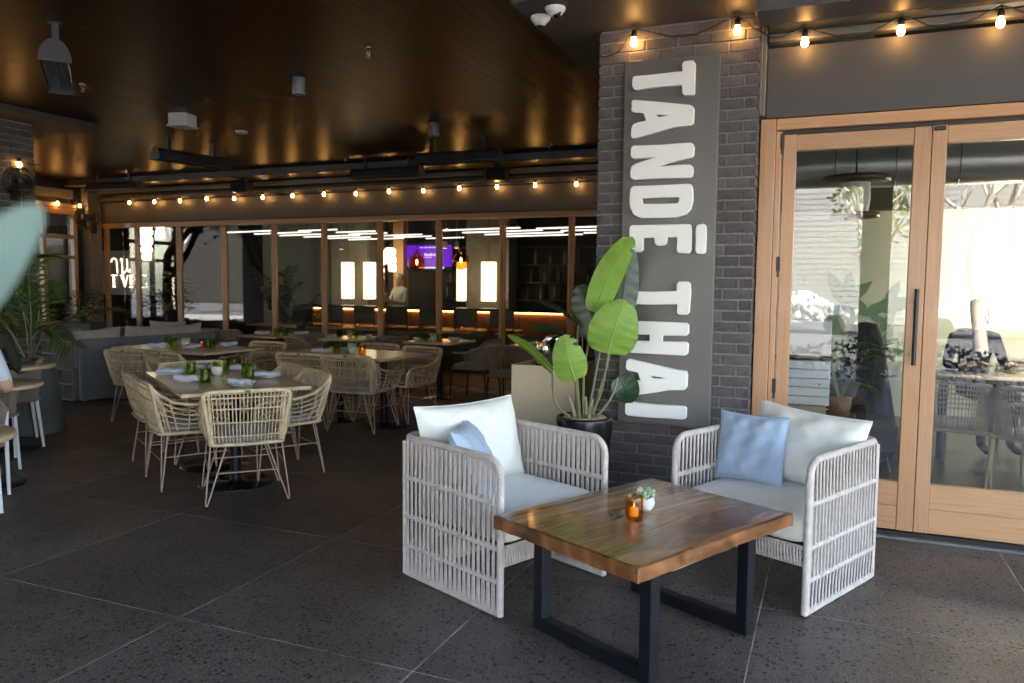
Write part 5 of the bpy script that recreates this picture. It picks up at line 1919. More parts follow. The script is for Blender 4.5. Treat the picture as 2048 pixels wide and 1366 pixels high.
string('string lights looped across the brick column and over the glass doors',
       [(-1.46, 4.86, 2.98), (-1.19, 4.862, 3.108), (-0.575, 4.862, 3.112), (-0.19, 4.97, 3.03), (0.32, 4.97, 3.035), (0.80, 4.97, 3.035), (1.30, 4.97, 3.03), (1.8, 4.97, 3.03), (2.3, 4.97, 3.03)], 0.055, 0.085)
string('long row of string lights along the back window fascia', [(-11.4, 9.90, 2.93)] + [(-11.27 + 0.578 * i, 9.90, 2.925 - (0.01 if i % 3 else 0)) for i in range(18)] + [(-1.1, 9.90, 2.93)], 0.045, 0.022)
string('short row of string lights over the left side windows', [(-12.09, 7.2, 2.86)] + [(-12.09, 7.5 + 0.42 * i, 2.855) for i in range(6)] + [(-12.0, 9.95, 2.86)], 0.045, 0.02)
string('string lights on the left brick column', [(-7.785, 4.7, 2.75), (-7.785, 5.05, 2.74), (-7.785, 5.5, 2.75), (-7.76, 5.72, 2.72)], 0.04, 0.03)


# ------------------------------------------------------------------ ceiling fixtures
def heater(label, a, b, drop=0.25):
    a, b = Vector(a), Vector(b)
    mid = (a + b) / 2
    L = (b - a).length
    rz = math.atan2(b.y - a.y, b.x - a.x)
    t = thing('patio_heater', label, 'heater', mid, rz, group='hanging infrared bar heaters')
    t.scale = (1, 0.62, 1)
    prof = [(-0.145, -0.03), (-0.10, 0.05), (-0.05, 0.085), (0.05, 0.085), (0.10, 0.05), (0.145, -0.03)]
    mb = MB()
    vs, fs = [], []
    for x in (-L / 2, L / 2):
        for (y, z) in prof:
            vs.append((x, y, z))
    n = len(prof)
    for j in range(n - 1):
        fs.append((j, j + 1, n + j + 1, n + j))
    mb.add(vs, fs)
    mb.box(-L / 2, L / 2, -0.150, -0.142, -0.045, -0.025).box(-L / 2, L / 2, 0.142, 0.150, -0.045, -0.025)
    mb.build('hood', m_heat, t)
    for x in (-L / 2 - 0.004, L / 2 + 0.004):
        e = MB()
        pts = [(x, 0.155 * cos(pi * k / 14), -0.045 + 0.145 * sin(pi * k / 14)) for k in range(15)]
        e.add(pts, [tuple(range(15))])
        e.add([(p[0] + 0.008, p[1], p[2]) for p in pts], [tuple(reversed(range(15)))])
        e.build('end_cap', m_heat, t)
    MB().grid(lambda u, v: ((u - 0.5) * (L - 0.02), (v - 0.5) * 0.25, -0.02 + 0.06 * (1 - (2 * v - 1) ** 2) + 0.003 * sin(40 * u) * sin(9 * v)), 24, 10).build('reflector', mat('crinkled_foil_reflector', (0.6, 0.6, 0.63), 0.16, metal=1.0, bump=1.0, bs=22), t)
    MB().tube([(-L / 2 + 0.05, 0, -0.012), (L / 2 - 0.05, 0, -0.012)], 0.009, 8).build('element', m_steel_l, t)
    for x in (-L * 0.32, L * 0.32):
        MB().box(x - 0.02, x + 0.02, -0.035, 0.035, 0.086, drop - 0.004, 0.003).build('hanger', m_heat, t)
        sb = MB()
        for dy in (-0.055, 0.055):
            sb.lathe([(0.0001, 0), (0.006, 0.0), (0.006, 0.01), (0.0001, 0.012)], 8, (x, dy, drop - 0.016))
        sb.box(x - 0.03, x + 0.03, -0.07, 0.07, drop - 0.005, drop - 0.001).build('mount_plate', m_steel, t)
    return t


m_heat = mat('dark_slate_heater_shell', (0.030, 0.032, 0.038), 0.45)
heater('bar heater hanging in the top left corner showing its foil reflector', (-4.66, 3.55, 2.95), (-5.42, 4.18, 2.95))
heater('bar heater hanging above the table by the grey sofa', (-7.27, 6.75, 2.95), (-7.08, 7.68, 2.95))
heater('bar heater hanging above the right rear table', (-4.62, 8.18, 2.96), (-3.57, 8.22, 2.96), 0.24)
heater('bar heater along the back steel beam above the middle windows', (-6.2, 9.18, 2.985), (-5.13, 9.18, 2.985), 0.21)
heater('bar heater along the back steel beam near the corner post', (-11.3, 9.15, 2.985), (-10.2, 9.15, 2.985), 0.21)

t = thing('access_point', 'white square box fixed to the plank ceiling', 'ceiling box', (-6.17, 6.09, 3.198), radians(12))
MB().box(-0.10, 0.10, -0.10, 0.10, -0.115, -0.001, 0.008).build('housing', m_white, t)
MB().box(-0.112, 0.112, -0.112, 0.112, -0.135, -0.116, 0.006).build('cover', m_white, t)
for x, y, lb in ((-4.15, 5.36, 'short grey cylinder downlight on the plank ceiling'), (-3.95, 7.35, 'grey cylinder downlight above the right rear heater')):
    t = thing('downlight', lb, 'downlight', (x, y, 3.198), group='grey cylinder downlights')
    MB().lathe([(0.0001, -0.001), (0.052, -0.001), (0.054, -0.004), (0.054, -0.128), (0.050, -0.132), (0.046, -0.128), (0.044, -0.09), (0.0001, -0.085)], 28).build('can', mat('blue_grey_can', (0.17, 0.18, 0.215), 0.4), t)
    MB().lathe([(0.0465, -0.1335), (0.053, -0.1335), (0.053, -0.130)], 28).build('rim', m_white, t)
for x, y, lb in ((-3.15, 4.86, 'nearest the sign column'), (-6.05, 4.86, 'beside the top left heater'), (-3.2, 8.9, 'over the right back windows'), (-6.11, 8.85, 'over the middle back windows')):
    t = thing('sprinkler', 'small brass sprinkler head in the ceiling ' + lb, 'sprinkler', (x, y, 3.198), group='ceiling sprinkler heads')
    MB().lathe([(0.0001, -0.001), (0.034, -0.002), (0.03, -0.008), (0.011, -0.012), (0.009, -0.03), (0.0001, -0.03)], 20).build('escutcheon', mat('pale_chrome', (0.55, 0.52, 0.50), 0.25, metal=0.9), t)
    fr = MB()
    for s in (-1, 1):
        fr.tube([(s * 0.008, 0, -0.028), (s * 0.016, 0, -0.045), (0, 0, -0.064)], 0.0028, 6)
    fr.lathe([(0.0001, -0.064), (0.016, -0.065), (0.016, -0.067), (0.0001, -0.068)], 14)
    fr.build('deflector', MATS['pale_chrome'], t)
for x, y, z, lb in ((-6.22, 7.0, 3.197, 'white disc detector on the plank ceiling'), (-8.16, 9.66, 3.109, 'white disc detector on the back soffit')):
    tag(MB().lathe([(0.0001, -0.03), (0.05, -0.028), (0.068, -0.014), (0.07, 0.0)], 28).build('smoke_detector', m_white, loc=(x, y, z)), lb, 'detector', 'white ceiling detectors')


def dome_cam(label, x, y, z, ang):
    t = thing('security_camera', label, 'security camera', (x, y, z), ang, group='white dome security cameras')
    MB().lathe([(0.0001, -0.052), (0.030, -0.050), (0.058, -0.020), (0.062, -0.006), (0.060, -0.001)], 30).build('housing', m_white, t)
    MB().lathe([(0.027 * cos(pi / 2 * k / 8) if k < 8 else 0.0001, -0.027 * sin(pi / 2 * k / 8)) for k in range(9)], 22, M=Matrix.Translation((0.012, -0.016, -0.040)) @ Matrix.Rotation(0.5, 4, 'X') @ Matrix.Rotation(-0.4, 4, 'Y')).build('lens_dome', mat('black_lens', (0.006, 0.006, 0.008), 0.05, coat=0.5), t)


dome_cam('white security camera near the sign column turned away, left one', -1.69, 4.50, 3.127, 3.0)
dome_cam('white security camera near the sign column with its dark lens towards us', -1.555, 4.385, 3.127, 0.1)
for x, lb in ((-4.23, 'black box speaker under the back soffit right of the middle'), (-8.6, 'black box speaker under the back soffit left of the middle')):
    t = thing('speaker', lb, 'speaker', (x, 9.66, 2.98), radians(8), group='black box speakers')
    MB().box(-0.15, 0.15, -0.10, 0.10, -0.09, 0.085, 0.015).build('cabinet', m_black, t)
    MB().box(-0.135, 0.135, -0.108, -0.101, -0.075, 0.07, 0.004).build('grille', mat('speaker_grille', (0.008, 0.008, 0.009), 0.8, bump=0.6, bs=400), t)
    MB().box(-0.03, 0.03, -0.02, 0.02, 0.086, 0.128).build('bracket', m_black, t)
t = thing('security_camera', 'white dome camera on the back beam near the corner post', 'security camera', (-11.2, 9.62, 3.108))
MB().lathe([(0.0001, -0.06), (0.035, -0.055), (0.055, -0.02), (0.06, 0)], 20).build('housing', m_white, t)


def fan(label, loc, rz):
    t = thing('wall_fan', label, 'fan', loc, rz, group='black wall fans')
    cg = MB()
    for r, y in ((0.215, 0.0), (0.19, -0.05), (0.19, 0.05), (0.11, -0.075)):
        cg.tube([(r * cos(2 * pi * k / 36), y, r * sin(2 * pi * k / 36)) for k in range(36)], 0.006, 6, closed=True)
    for k in range(40):
        a = 2 * pi * k / 40
        cg.tube([(0.05 * cos(a), -0.08, 0.05 * sin(a)), (0.12 * cos(a), -0.075, 0.12 * sin(a)), (0.19 * cos(a), -0.05, 0.19 * sin(a)), (0.215 * cos(a), 0, 0.215 * sin(a))], 0.0018, 4, caps=False)
    cg.build('cage', m_black, t)
    for k in range(3):
        bl_ = MB().grid(lambda u, v, k=k: (lambda a, r: (r * cos(a), -0.02 + 0.03 * (v - .5), r * sin(a)))(2 * pi * k / 3 + (v - 0.5) * 1.2 * (0.6 + 0.4 * u), 0.04 + 0.14 * u), 6, 6)
        bl_.build('blade', m_black, t)
    MB().lathe([(0.0001, -0.02), (0.045, -0.015), (0.05, 0), (0.0001, 0.0)], 20, M=Matrix.Translation((0, -0.082, 0)) @ Matrix.Rotation(pi / 2, 4, 'X')).build('badge', mat('blue_badge', (0.03, 0.06, 0.14), 0.3), t)
    MB().tube([(0, 0.0, 0), (0, 0.10, 0)], 0.06, 18).build('motor', m_black, t)
    MB().tube([(0, 0.10, 0), (0, 0.17, -0.05), (0, 0.17, -0.16)], 0.018, 10).box(-0.05, 0.05, 0.165, 0.18, -0.26, -0.06, 0.004).build('bracket', m_black, t)
    MB().tube([(0.03, 0.0, -0.2), (0.03, 0.01, -0.42)], 0.002, 4).build('pull_cord', m_white, t)
    return t


f1 = fan('black wall fan on the left brick column', (-7.672, 5.40, 2.50), radians(80))
f1.scale = (0.7, 0.7, 0.7)
fan('black wall fan beside the taupe corner post', (-11.72, 9.42, 2.56), radians(15))

# ------------------------------------------------------------------ people
def skinned(name, nodes, edges, root, levels=2):
    keys = list(nodes)
    me = bpy.data.meshes.new(name)
    me.from_pydata([nodes[k][0] for k in keys], [(keys.index(a), keys.index(b)) for a, b in edges], [])
    o = bpy.data.objects.new(name, me)
    col.objects.link(o)
    md = o.modifiers.new('skin', 'SKIN')
    sk = me.skin_vertices[0].data
    for i, k in enumerate(keys):
        r = nodes[k][1]
        sk[i].radius = r if isinstance(r, tuple) else (r, r)
        sk[i].use_root = (k == root)
    md.use_smooth_shade = True
    sb = o.modifiers.new('sub', 'SUBSURF')
    sb.levels = sb.render_levels = levels
    dg = bpy.context.evaluated_depsgraph_get()
    dg.update()
    m2 = bpy.data.meshes.new_from_object(o.evaluated_get(dg))
    bpy.data.objects.remove(o)
    m2.name = name
    return m2


def person(label, loc, rz, pose, mats, zone, hair, hairlen=0.0):
    """pose: joints in local space (faces +y). zone(v)->material index"""
    t = thing('person', label, 'person', loc, rz)
    J = pose
    n, e = {}, []
    def add(k, p, r, par=None):
        n[k] = (tuple(p), r)
        if par:
            e.append((par, k))
    add('pelvis', J['pelvis'], (0.155, 0.115))
    sp = Vector(J['pelvis']).lerp(Vector(J['neck']), 0.5)
    add('waist', sp, (0.135, 0.10), 'pelvis')
    ch = Vector(J['pelvis']).lerp(Vector(J['neck']), 0.84)
    add('chest', ch, (0.155, 0.105), 'waist')
    add('neck', Vector(J['neck']) + Vector((0, 0, 0.03)), 0.055, 'chest')
    hd = Vector(J['head'])
    add('jaw', hd + Vector((0, 0.01, -0.075)), (0.062, 0.07), 'neck')
    add('skull', hd + Vector((0, 0, 0.02)), (0.078, 0.092), 'jaw')
    add('crown', hd + Vector((0, -0.01, 0.085)), (0.06, 0.07), 'skull')
    for s, sx in (('l', -1), ('r', 1)):
        add('sho' + s, J['sho' + s], 0.062, 'chest')
        add('elb' + s, J['elb' + s], 0.043, 'sho' + s)
        add('wri' + s, J['wri' + s], 0.029, 'elb' + s)
        d = (Vector(J['wri' + s]) - Vector(J['elb' + s])).normalized()
        w = Vector(J['wri' + s])
        side = d.cross(Vector((0, 0, 1))).normalized() if abs(d.z) < 0.95 else Vector((1, 0, 0))
        dn = side.cross(d).normalized()
        if dn.z > 0:
            dn = -dn
        add('palm' + s, w + d * 0.075, (0.036, 0.018), 'wri' + s)
        for q, (off, ln) in enumerate(((-0.027, 0.062), (-0.009, 0.074), (0.009, 0.070), (0.027, 0.055))):
            b0 = w + d * 0.085 + side * off
            add(f'f{q}a{s}', b0 + d * 0.015, 0.0095, 'palm' + s)
            add(f'f{q}b{s}', b0 + d * (0.015 + ln * 0.5) + dn * 0.008, 0.0085, f'f{q}a{s}')
            add(f'f{q}c{s}', b0 + d * (0.015 + ln * 0.85) + dn * 0.026, 0.007, f'f{q}b{s}')
        add('tha' + s, w + d * 0.045 + side * (0.040 * (1 if sx < 0 else -1)), 0.011, 'palm' + s)
        add('thb' + s, w + d * 0.085 + side * (0.052 * (1 if sx < 0 else -1)) + dn * 0.012, 0.009, 'tha' + s)
        add('hip' + s, J['hip' + s], 0.088, 'pelvis')
        add('kne' + s, J['kne' + s], 0.060, 'hip' + s)
        kn, an = Vector(J['kne' + s]), Vector(J['ank' + s])
        add('cal' + s, kn.lerp(an, 0.3), 0.054, 'kne' + s)
        add('ank' + s, an, 0.036, 'cal' + s)
        add('toe' + s, an + Vector((0, 0.16, -0.045)), (0.04, 0.028), 'ank' + s)
    me = skinned('body', n, e, 'pelvis')
    for m in mats:
        me.materials.append(m)
    for p in me.polygons:
        p.material_index = zone(p.center)
    b = bpy.data.objects.new('body', me)
    col.objects.link(b)
    b.parent = t
    # face: nose, eyes, ears, mouth
    f = MB()
    f.tube([hd + Vector((0, 0.088, 0.03)), hd + Vector((0, 0.108, -0.005)), hd + Vector((0, 0.090, -0.018))], [0.008, 0.014, 0.010], 8)
    for sx in (-1, 1):
        f.tube([hd + Vector((sx * 0.078, -0.012, -0.022)), hd + Vector((sx * 0.087, -0.018, 0.008)), hd + Vector((sx * 0.080, -0.02, 0.032))], [0.007, 0.012, 0.008], 8)
    f.build('nose_and_ears', mats[0], b)
    ey = MB()
    for sx in (-1, 1):
        ey.lathe([(0.0001, -0.009), (0.009, 0), (0.0001, 0.009)], 10, hd + Vector((sx * 0.031, 0.084, 0.025)))
    ey.build('eyes', mat('dark_eye', (0.02, 0.015, 0.012), 0.2), b)
    MB().tube([hd + Vector((-0.024, 0.080, -0.052)), hd + Vector((0, 0.090, -0.053)), hd + Vector((0.024, 0.080, -0.052))], [0.004, 0.007, 0.004], 8).build('mouth', mat('lip', (0.32, 0.12, 0.10), 0.5), b)
    def hairfn(u, v):
        a = 2 * pi * u
        ph = v * (pi * 0.60)
        front = max(0, sin(a))
        lim = ph * (1 - 0.42 * front * (v > 0.5))
        r = 1.08 + 0.02 * sin(a * 19 + v * 7)
        return hd + Vector((0.085 * r * sin(lim) * cos(a), 0.100 * r * sin(lim) * sin(a) - 0.012, 0.03 + 0.092 * r * cos(lim)))
    h = MB().grid(hairfn, 40, 12, wrapu=True)
    if hairlen:
        def back(u, v):
            a = pi * (1.0 + u)
            w = 0.098 + 0.02 * v
            return hd + Vector((w * cos(a), 0.095 * sin(a) * (1 - 0.15 * v) - 0.012 + 0.004 * sin(u * 60), 0.045 - v * hairlen))
        h.grid(back, 26, 8)
    h.build('hair', hair, t)
    return t


m_skin = mat('skin', (0.48, 0.29, 0.21), 0.5, var=0.06, vs=20)
m_denim = mat('dark_trousers', (0.018, 0.02, 0.03), 0.85)
m_hair_d = mat('dark_hair', (0.010, 0.008, 0.007), 0.5, bump=0.4, bs=120, bst=(1, 1, 0.1))
m_hair_g = mat('grey_hair', (0.30, 0.29, 0.27), 0.6)


def seated(sh=0.0):
    return dict(pelvis=(0, 0, 0.56), neck=(0, -0.02, 1.10), head=(0, 0.03, 1.27), shol=(-0.19, -0.02, 1.03), shor=(0.19, -0.02, 1.03), elbl=(-0.25, 0.06, 0.76), elbr=(0.27, 0.02, 0.76), wril=(-0.16, 0.29, 0.80), wrir=(0.14, 0.28, 0.80),
                hipl=(-0.10, 0.04, 0.55), hipr=(0.10, 0.04, 0.55), knel=(-0.13, 0.44, 0.54), kner=(0.13, 0.44, 0.54), ankl=(-0.13, 0.40, 0.09), ankr=(0.13, 0.40, 0.09))


def standing():
    return dict(pelvis=(0, 0, 0.92), neck=(0, -0.02, 1.40), head=(0, 0.02, 1.55), shol=(-0.17, -0.02, 1.33), shor=(0.17, -0.02, 1.33), elbl=(-0.21, 0.06, 1.08), elbr=(0.20, 0.10, 1.10), wril=(-0.08, 0.26, 1.12), wrir=(0.08, 0.26, 1.22),
                hipl=(-0.09, 0, 0.88), hipr=(0.09, 0, 0.88), knel=(-0.10, 0.03, 0.48), kner=(0.10, 0.03, 0.48), ankl=(-0.10, 0, 0.09), ankr=(0.10, 0, 0.09))


def zones(sleeve_z, waist_z, shoe=0.09, knee=None, front=9, cuff=None):
    def z(c):
        if c.z > 1.10 and abs(c.x) < 0.13 and sleeve_z < 1.05:
            return 0
        if c.z < 0.10:
            return 3
        if c.z < waist_z or (c.y > 0.12 and c.z < 0.70 and sleeve_z < 1.05):
            return 2
        if abs(c.x) > 0.165 and c.z < sleeve_z:
            return 0
        if c.y > 0.17 and c.z < 1.02:
            return 0
        return 1
    return z


m_shoe = mat('black_shoe', (0.012, 0.012, 0.013), 0.5)
m_bshirt = fabricmat('pale_blue_shirt', (0.42, 0.50, 0.68), (0.48, 0.56, 0.72), 200, 0.3, 0.1)
m_gshirt = mat('dark_olive_shirt', (0.018, 0.020, 0.014), 0.85)
person('man in a pale blue short sleeved shirt seated at the left edge', (-5.27, 3.25, 0), radians(52), seated(), [m_skin, m_bshirt, m_denim, m_shoe], zones(0.83, 0.62), m_hair_d)
person('person in a dark olive shirt seated beyond the man in blue', (-6.28, 4.02, 0), radians(60), seated(), [m_skin, m_gshirt, m_denim, m_shoe], zones(0.70, 0.62), m_hair_d)


def stand_zone(c):
    if c.z > 1.42:
        return 0
    if c.z < 0.10:
        return 3
    if c.z < 0.42:
        return 0
    if c.z < 0.86:
        return 2
    if c.y > 0.17:
        return 0
    return 1


person('woman with long dark hair in a dark red top standing inside the bar', (-10.02, 12.3, 0.012), radians(190), standing(), [m_skin, mat('dark_red_top', (0.075, 0.018, 0.018), 0.8), m_denim, m_shoe], stand_zone, m_hair_d, 0.30)
person('grey haired bartender in a pale shirt behind the bar', (-7.95, 13.35, 0.012), radians(160), standing(), [m_skin, mat('pale_shirt', (0.42, 0.45, 0.40), 0.8), m_denim, m_shoe], stand_zone, m_hair_g)
person('light haired person in a dark jacket seated inside behind the glass door', (1.28, 8.35, 0.012), radians(200), seated(), [m_skin, mat('navy_jacket', (0.02, 0.022, 0.035), 0.8), m_denim, m_shoe], zones(0.6, 0.62), mat('sandy_hair', (0.36, 0.33, 0.24), 0.6), 0.16)

# ------------------------------------------------------------------ inside the bar (seen through the back windows)
m_lamp = mat('paper_lantern_glow', (0.9, 0.85, 0.7), 0.6, em=(1.0, 0.80, 0.50), es=0.14)
m_lampb = mat('cluster_lantern_glow', (0.95, 0.9, 0.7), 0.6, em=(1.0, 0.85, 0.55), es=0.30)
m_tube = mat('white_tube_light', (0.9, 0.9, 0.9), 0.5, em=(1.0, 0.96, 0.90), es=0.10)
m_walnut = woodmat('bar_walnut', [(0.06, 0.03, 0.016), (0.10, 0.05, 0.025)], 1.2, 0, 0.4)
bar = thing('bar_counter', 'long dark bar counter with warm lit front inside the windows', 'bar', (0, 12.2, 0.012))
MB().box(-9.3, -3.4, -0.25, 0.45, 1.02, 1.06, 0.005).build('counter_top', mat('black_stone', (0.015, 0.014, 0.013), 0.2), bar)
for k in range(24):
    MB().box(-9.2 + 0.24 * k + 0.003, -9.2 + 0.24 * (k + 1) - 0.003, 0.0, 0.03, 0.12, 0.985, 0.004).build('front_board', woodmat('warm_bar_front', [(0.30, 0.12, 0.04), (0.42, 0.18, 0.06)], 1.5, 2, 0.4), bar)
MB().box(-9.25, -3.45, -0.02, 0.0, 0.985, 1.0).build('strip_lamp', mat('amber_strip_glow', (1, 0.6, 0.2), 0.5, em=(1.0, 0.42, 0.10), es=1.4), bar)
MB().box(-9.2, -3.45, 0.05, 0.35, 0.0, 1.0).build('carcass', m_dark, bar)
stool = thing('bar_stool', 'high backed bar stool, leftmost of the row at the bar', 'bar stool', (-8.9, 11.75, 0.012), 0, group='bar stools')
MB().box(-0.21, 0.21, -0.21, 0.21, 0.68, 0.73, 0.02).build('seat', m_walnut, stool)
MB().box(-0.22, 0.22, -0.24, -0.21, 0.78, 1.06, 0.012).build('backrest', mat('olive_leather', (0.05, 0.045, 0.028), 0.5), stool)
for sx in (-1, 1):
    for sy in (-1, 1):
        MB().tube([(sx * 0.22, sy * 0.22, 0), (sx * 0.19, sy * 0.2, 0.7)], 0.014, 8).build('leg', m_walnut, stool)
    MB().tube([(sx * 0.2, -0.22, 0.7), (sx * 0.21, -0.225, 0.80)], 0.014, 8).build('back_post', m_walnut, stool)
for k, w in enumerate(('second', 'third', 'fourth', 'fifth', 'sixth', 'seventh')):
    copy_tree(stool, f'high backed bar stool, {w} from the left at the bar', (-8.9 + 0.66 * (k + 1), 11.75, 0.012), 0)
bw = thing('back_bar', 'dark bottle shelving on the wall behind the bar', 'shelving', (-6.4, 14.3, 0.012))
MB().box(-1.9, 3.2, 0.0, 0.1, 0, 3.2).build('panel', mat('blackened_panel', (0.02, 0.021, 0.02), 0.5), bw)
for z in (1.15, 1.50, 1.85, 2.2):
    MB().box(-1.0, 3.1, -0.28, -0.005, z, z + 0.03, 0.003).build('shelf', m_walnut, bw)
bt = MB().lathe([(0.0001, 0), (0.036, 0), (0.038, 0.01), (0.038, 0.18), (0.014, 0.24), (0.013, 0.30), (0.0001, 0.30)], 12)
bmes = []
for c in ((0.16, 0.09, 0.03), (0.05, 0.09, 0.05), (0.22, 0.20, 0.17), (0.12, 0.03, 0.03)):
    q = bt.mesh('bottle')
    q.materials.append(mat('bottle_%d' % len(bmes), c, 0.12, coat=0.4))
    bmes.append(q)
ORD = ('first', 'second', 'third', 'fourth', 'fifth', 'sixth', 'seventh', 'eighth', 'ninth', 'tenth', 'eleventh', 'twelfth', 'thirteenth', 'fourteenth')
for k in range(39):
    sh = k % 3
    ci = rng.randrange(4)
    put(bmes[ci], 'bottle', -7.3 + 0.098 * k, 14.14 + rng.uniform(-.03, .03), (1.18, 1.53, 1.88)[sh] + 0.013,
        f"{('brown', 'green', 'clear', 'dark red')[ci]} bottle, {ORD[k // 3]} from the left on the {('lowest', 'middle', 'highest')[sh]} filled back bar shelf", 'bottle', 'bottles on the back bar shelves')
for x, lb in ((-9.25, 'pale stone pier beside the tall lanterns, left one'), (-6.1, 'pale tiled pier between the bar lanterns')):
    tag(MB().box(x - 0.45, x + 0.45, 13.5, 13.9, 0.012, 3.25, 0.005).build('pier', mat('cream_tile', (0.28, 0.25, 0.19), 0.6, var=0.15, vs=6)), lb, 'pier')
tag(MB().box(-8.15, -7.92, 13.45, 13.6, 0.012, 3.25, 0.005).build('wood_post', m_fir), 'warm wood post left of the television', 'post')
tag(MB().box(-12.4, -8.2, 14.6, 14.75, 0.012, 3.25).build('sage_wall', m_sage), 'sage green wall at the back of the bar', 'wall')
tag(MB().box(-9.75, -8.62, 13.92, 14.0, 0.012, 3.0).build('dark_door', mat('brown_door', (0.09, 0.035, 0.02), 0.6)), 'dark brown door behind the tall lanterns', 'door')
for (x, w, lb) in ((-8.93, 0.20, 'first from the left'), (-8.42, 0.19, 'second from the left'), (-6.40, 0.13, 'third from the left'), (-5.84, 0.24, 'fourth from the left')):
    t = thing('tall_lantern', 'tall rectangular paper lantern inside the bar, ' + lb, 'lantern', (x, 13.0, 0.012), group='tall paper lanterns')
    MB().box(-w / 2, w / 2, -0.09, 0.09, 1.16, 1.89, 0.01).build('shade', m_lamp, t)
    MB().tube([(0, 0, 1.90), (0, 0, 3.28)], 0.004, 5).build('cord', m_cable, t)
    MB().box(-w / 2 - 0.01, w / 2 + 0.01, -0.10, 0.10, 1.145, 1.158).build('rim', m_walnut, t)


def cluster(label, x, y, zs, group='stacked glowing lanterns'):
    t = thing('lantern_cluster', label, 'lantern', (x, y, 0), group=group)
    for dx, items in zs:
        for z, w, h in items:
            MB().lathe([(0.0001, z - h / 2), (w * 0.36, z - h / 2), (w / 2, z - h * 0.28), (w / 2, z + h * 0.28), (w * 0.36, z + h / 2), (0.0001, z + h / 2)], 18, (dx, 0, 0)).build('shade', m_lampb, t)
        top_z = max(i[0] for i in items)
        MB().tube([(dx, 0, top_z), (dx, 0, 3.28)], 0.004, 5).build('cord', m_cable, t)


cluster('bright stacked lanterns behind the left window beside the corner post', -12.45, 11.5, [(-0.22, [(2.58, 0.23, 0.12), (2.46, 0.25, 0.13), (2.29, 0.24, 0.19), (2.11, 0.22, 0.13), (1.97, 0.18, 0.14)]), (0.15, [(2.58, 0.18, 0.10), (2.42, 0.17, 0.18)])])
cluster('bright stacked lanterns on the sage wall left of the television', -7.95, 13.0, [(0.0, [(2.10, 0.22, 0.15), (1.94, 0.24, 0.15)]), (0.05, [(1.79, 0.16, 0.15)]), (-0.19, [(2.06, 0.12, 0.14), (1.90, 0.12, 0.13), (1.74, 0.10, 0.13), (1.60, 0.09, 0.10)])])
m_keep, m_lampb = m_lampb, mat('row_lantern_glow', (0.95, 0.9, 0.75), 0.6, em=(1.0, 0.86, 0.62), es=3.5)
cluster('bright round lanterns in a row inside the glass door', 2.3, 9.2, [(-0.62 + 0.31 * k, [(1.86, 0.24, 0.19)]) for k in range(5)])
m_lampb = m_keep

m_shade = glassmat('amber_shade', (0.90, 0.55, 0.20), 0.05, 0.05)
for x, y, z, w, lb in ((-6.79, 12.0, 1.87, 0.16, 'onion shaped amber glass pendant before the television'), (-5.92, 12.0, 1.90, 0.15, 'bell shaped amber glass pendant right of the television')):
    t = thing('pendant_lamp', lb, 'pendant lamp', (x, y, z), group='amber glass pendants')
    MB().lathe([(0.03, -0.16), (w * 0.8, -0.12), (w, -0.03), (w * 0.86, 0.06), (0.05, 0.14), (0.015, 0.22)], 26).build('shade', m_shade, t)
    MB().lathe([(0.0001, -0.05), (0.014, -0.03), (0.016, 0.0), (0.008, 0.04), (0.0001, 0.05)], 10).build('filament_bulb', m_bulb, t)
    MB().tube([(0, 0, 0.2), (0, 0, 3.28 - z)], 0.004, 5).build('cord', m_cable, t)
for x, lb in ((-8.38, 'pale cylinder pendant near the tall lanterns'), (-6.23, 'pale cylinder pendant right of the television, left one'), (-6.01, 'pale cylinder pendant right of the television, right one')):
    t = thing('cylinder_pendant', lb, 'pendant lamp', (x, 12.0, 2.12), group='pale cylinder pendants')
    MB().lathe([(0.0001, 0.11), (0.038, 0.11), (0.04, 0.10), (0.04, -0.01), (0.0001, -0.005)], 20).build('can', mat('sage_can', (0.45, 0.50, 0.46), 0.5), t)
    MB().lathe([(0.0001, -0.012), (0.036, -0.012)], 20).build('lens', m_lampb, t)
    MB().tube([(0, 0, 0.11), (0, 0, 1.15)], 0.004, 5).build('cord', m_white, t)
tv = thing('television', 'wall television showing a purple screen behind the bar', 'television', (-7.63, 13.98, 2.05), radians(3))
MB().box(-0.54, 0.54, 0.0, 0.05, -0.30, 0.31, 0.006).build('bezel', m_black, tv)
MB().box(-0.515, 0.515, -0.004, -0.001, -0.215, 0.225).build('screen', mat('purple_screen', (0.1, 0.0, 0.3), 0.3, em=(0.13, 0.010, 0.60), es=0.055), tv)
sc_ = MB()
for k in range(4):
    sc_.box(-0.20 + 0.095 * k, -0.13 + 0.095 * k, -0.006, -0.0045, 0.165, 0.185)
for k, w in enumerate((0.035, 0.03, 0.04, 0.028, 0.035, 0.03)):
    sc_.box(-0.10 + 0.046 * k, -0.10 + 0.046 * k + w, -0.006, -0.0045, 0.01 - 0.008 * (k % 2), 0.045 + 0.012 * (k % 3 == 0))
sc_.box(-0.10, 0.06, -0.006, -0.0045, -0.03, -0.018).box(-0.22, 0.35, -0.006, -0.0045, -0.25, -0.22)
sc_.build('screen_text', mat('screen_white', (0.6, 0.5, 0.8), 0.4, em=(0.75, 0.6, 1.0), es=0.07), tv)
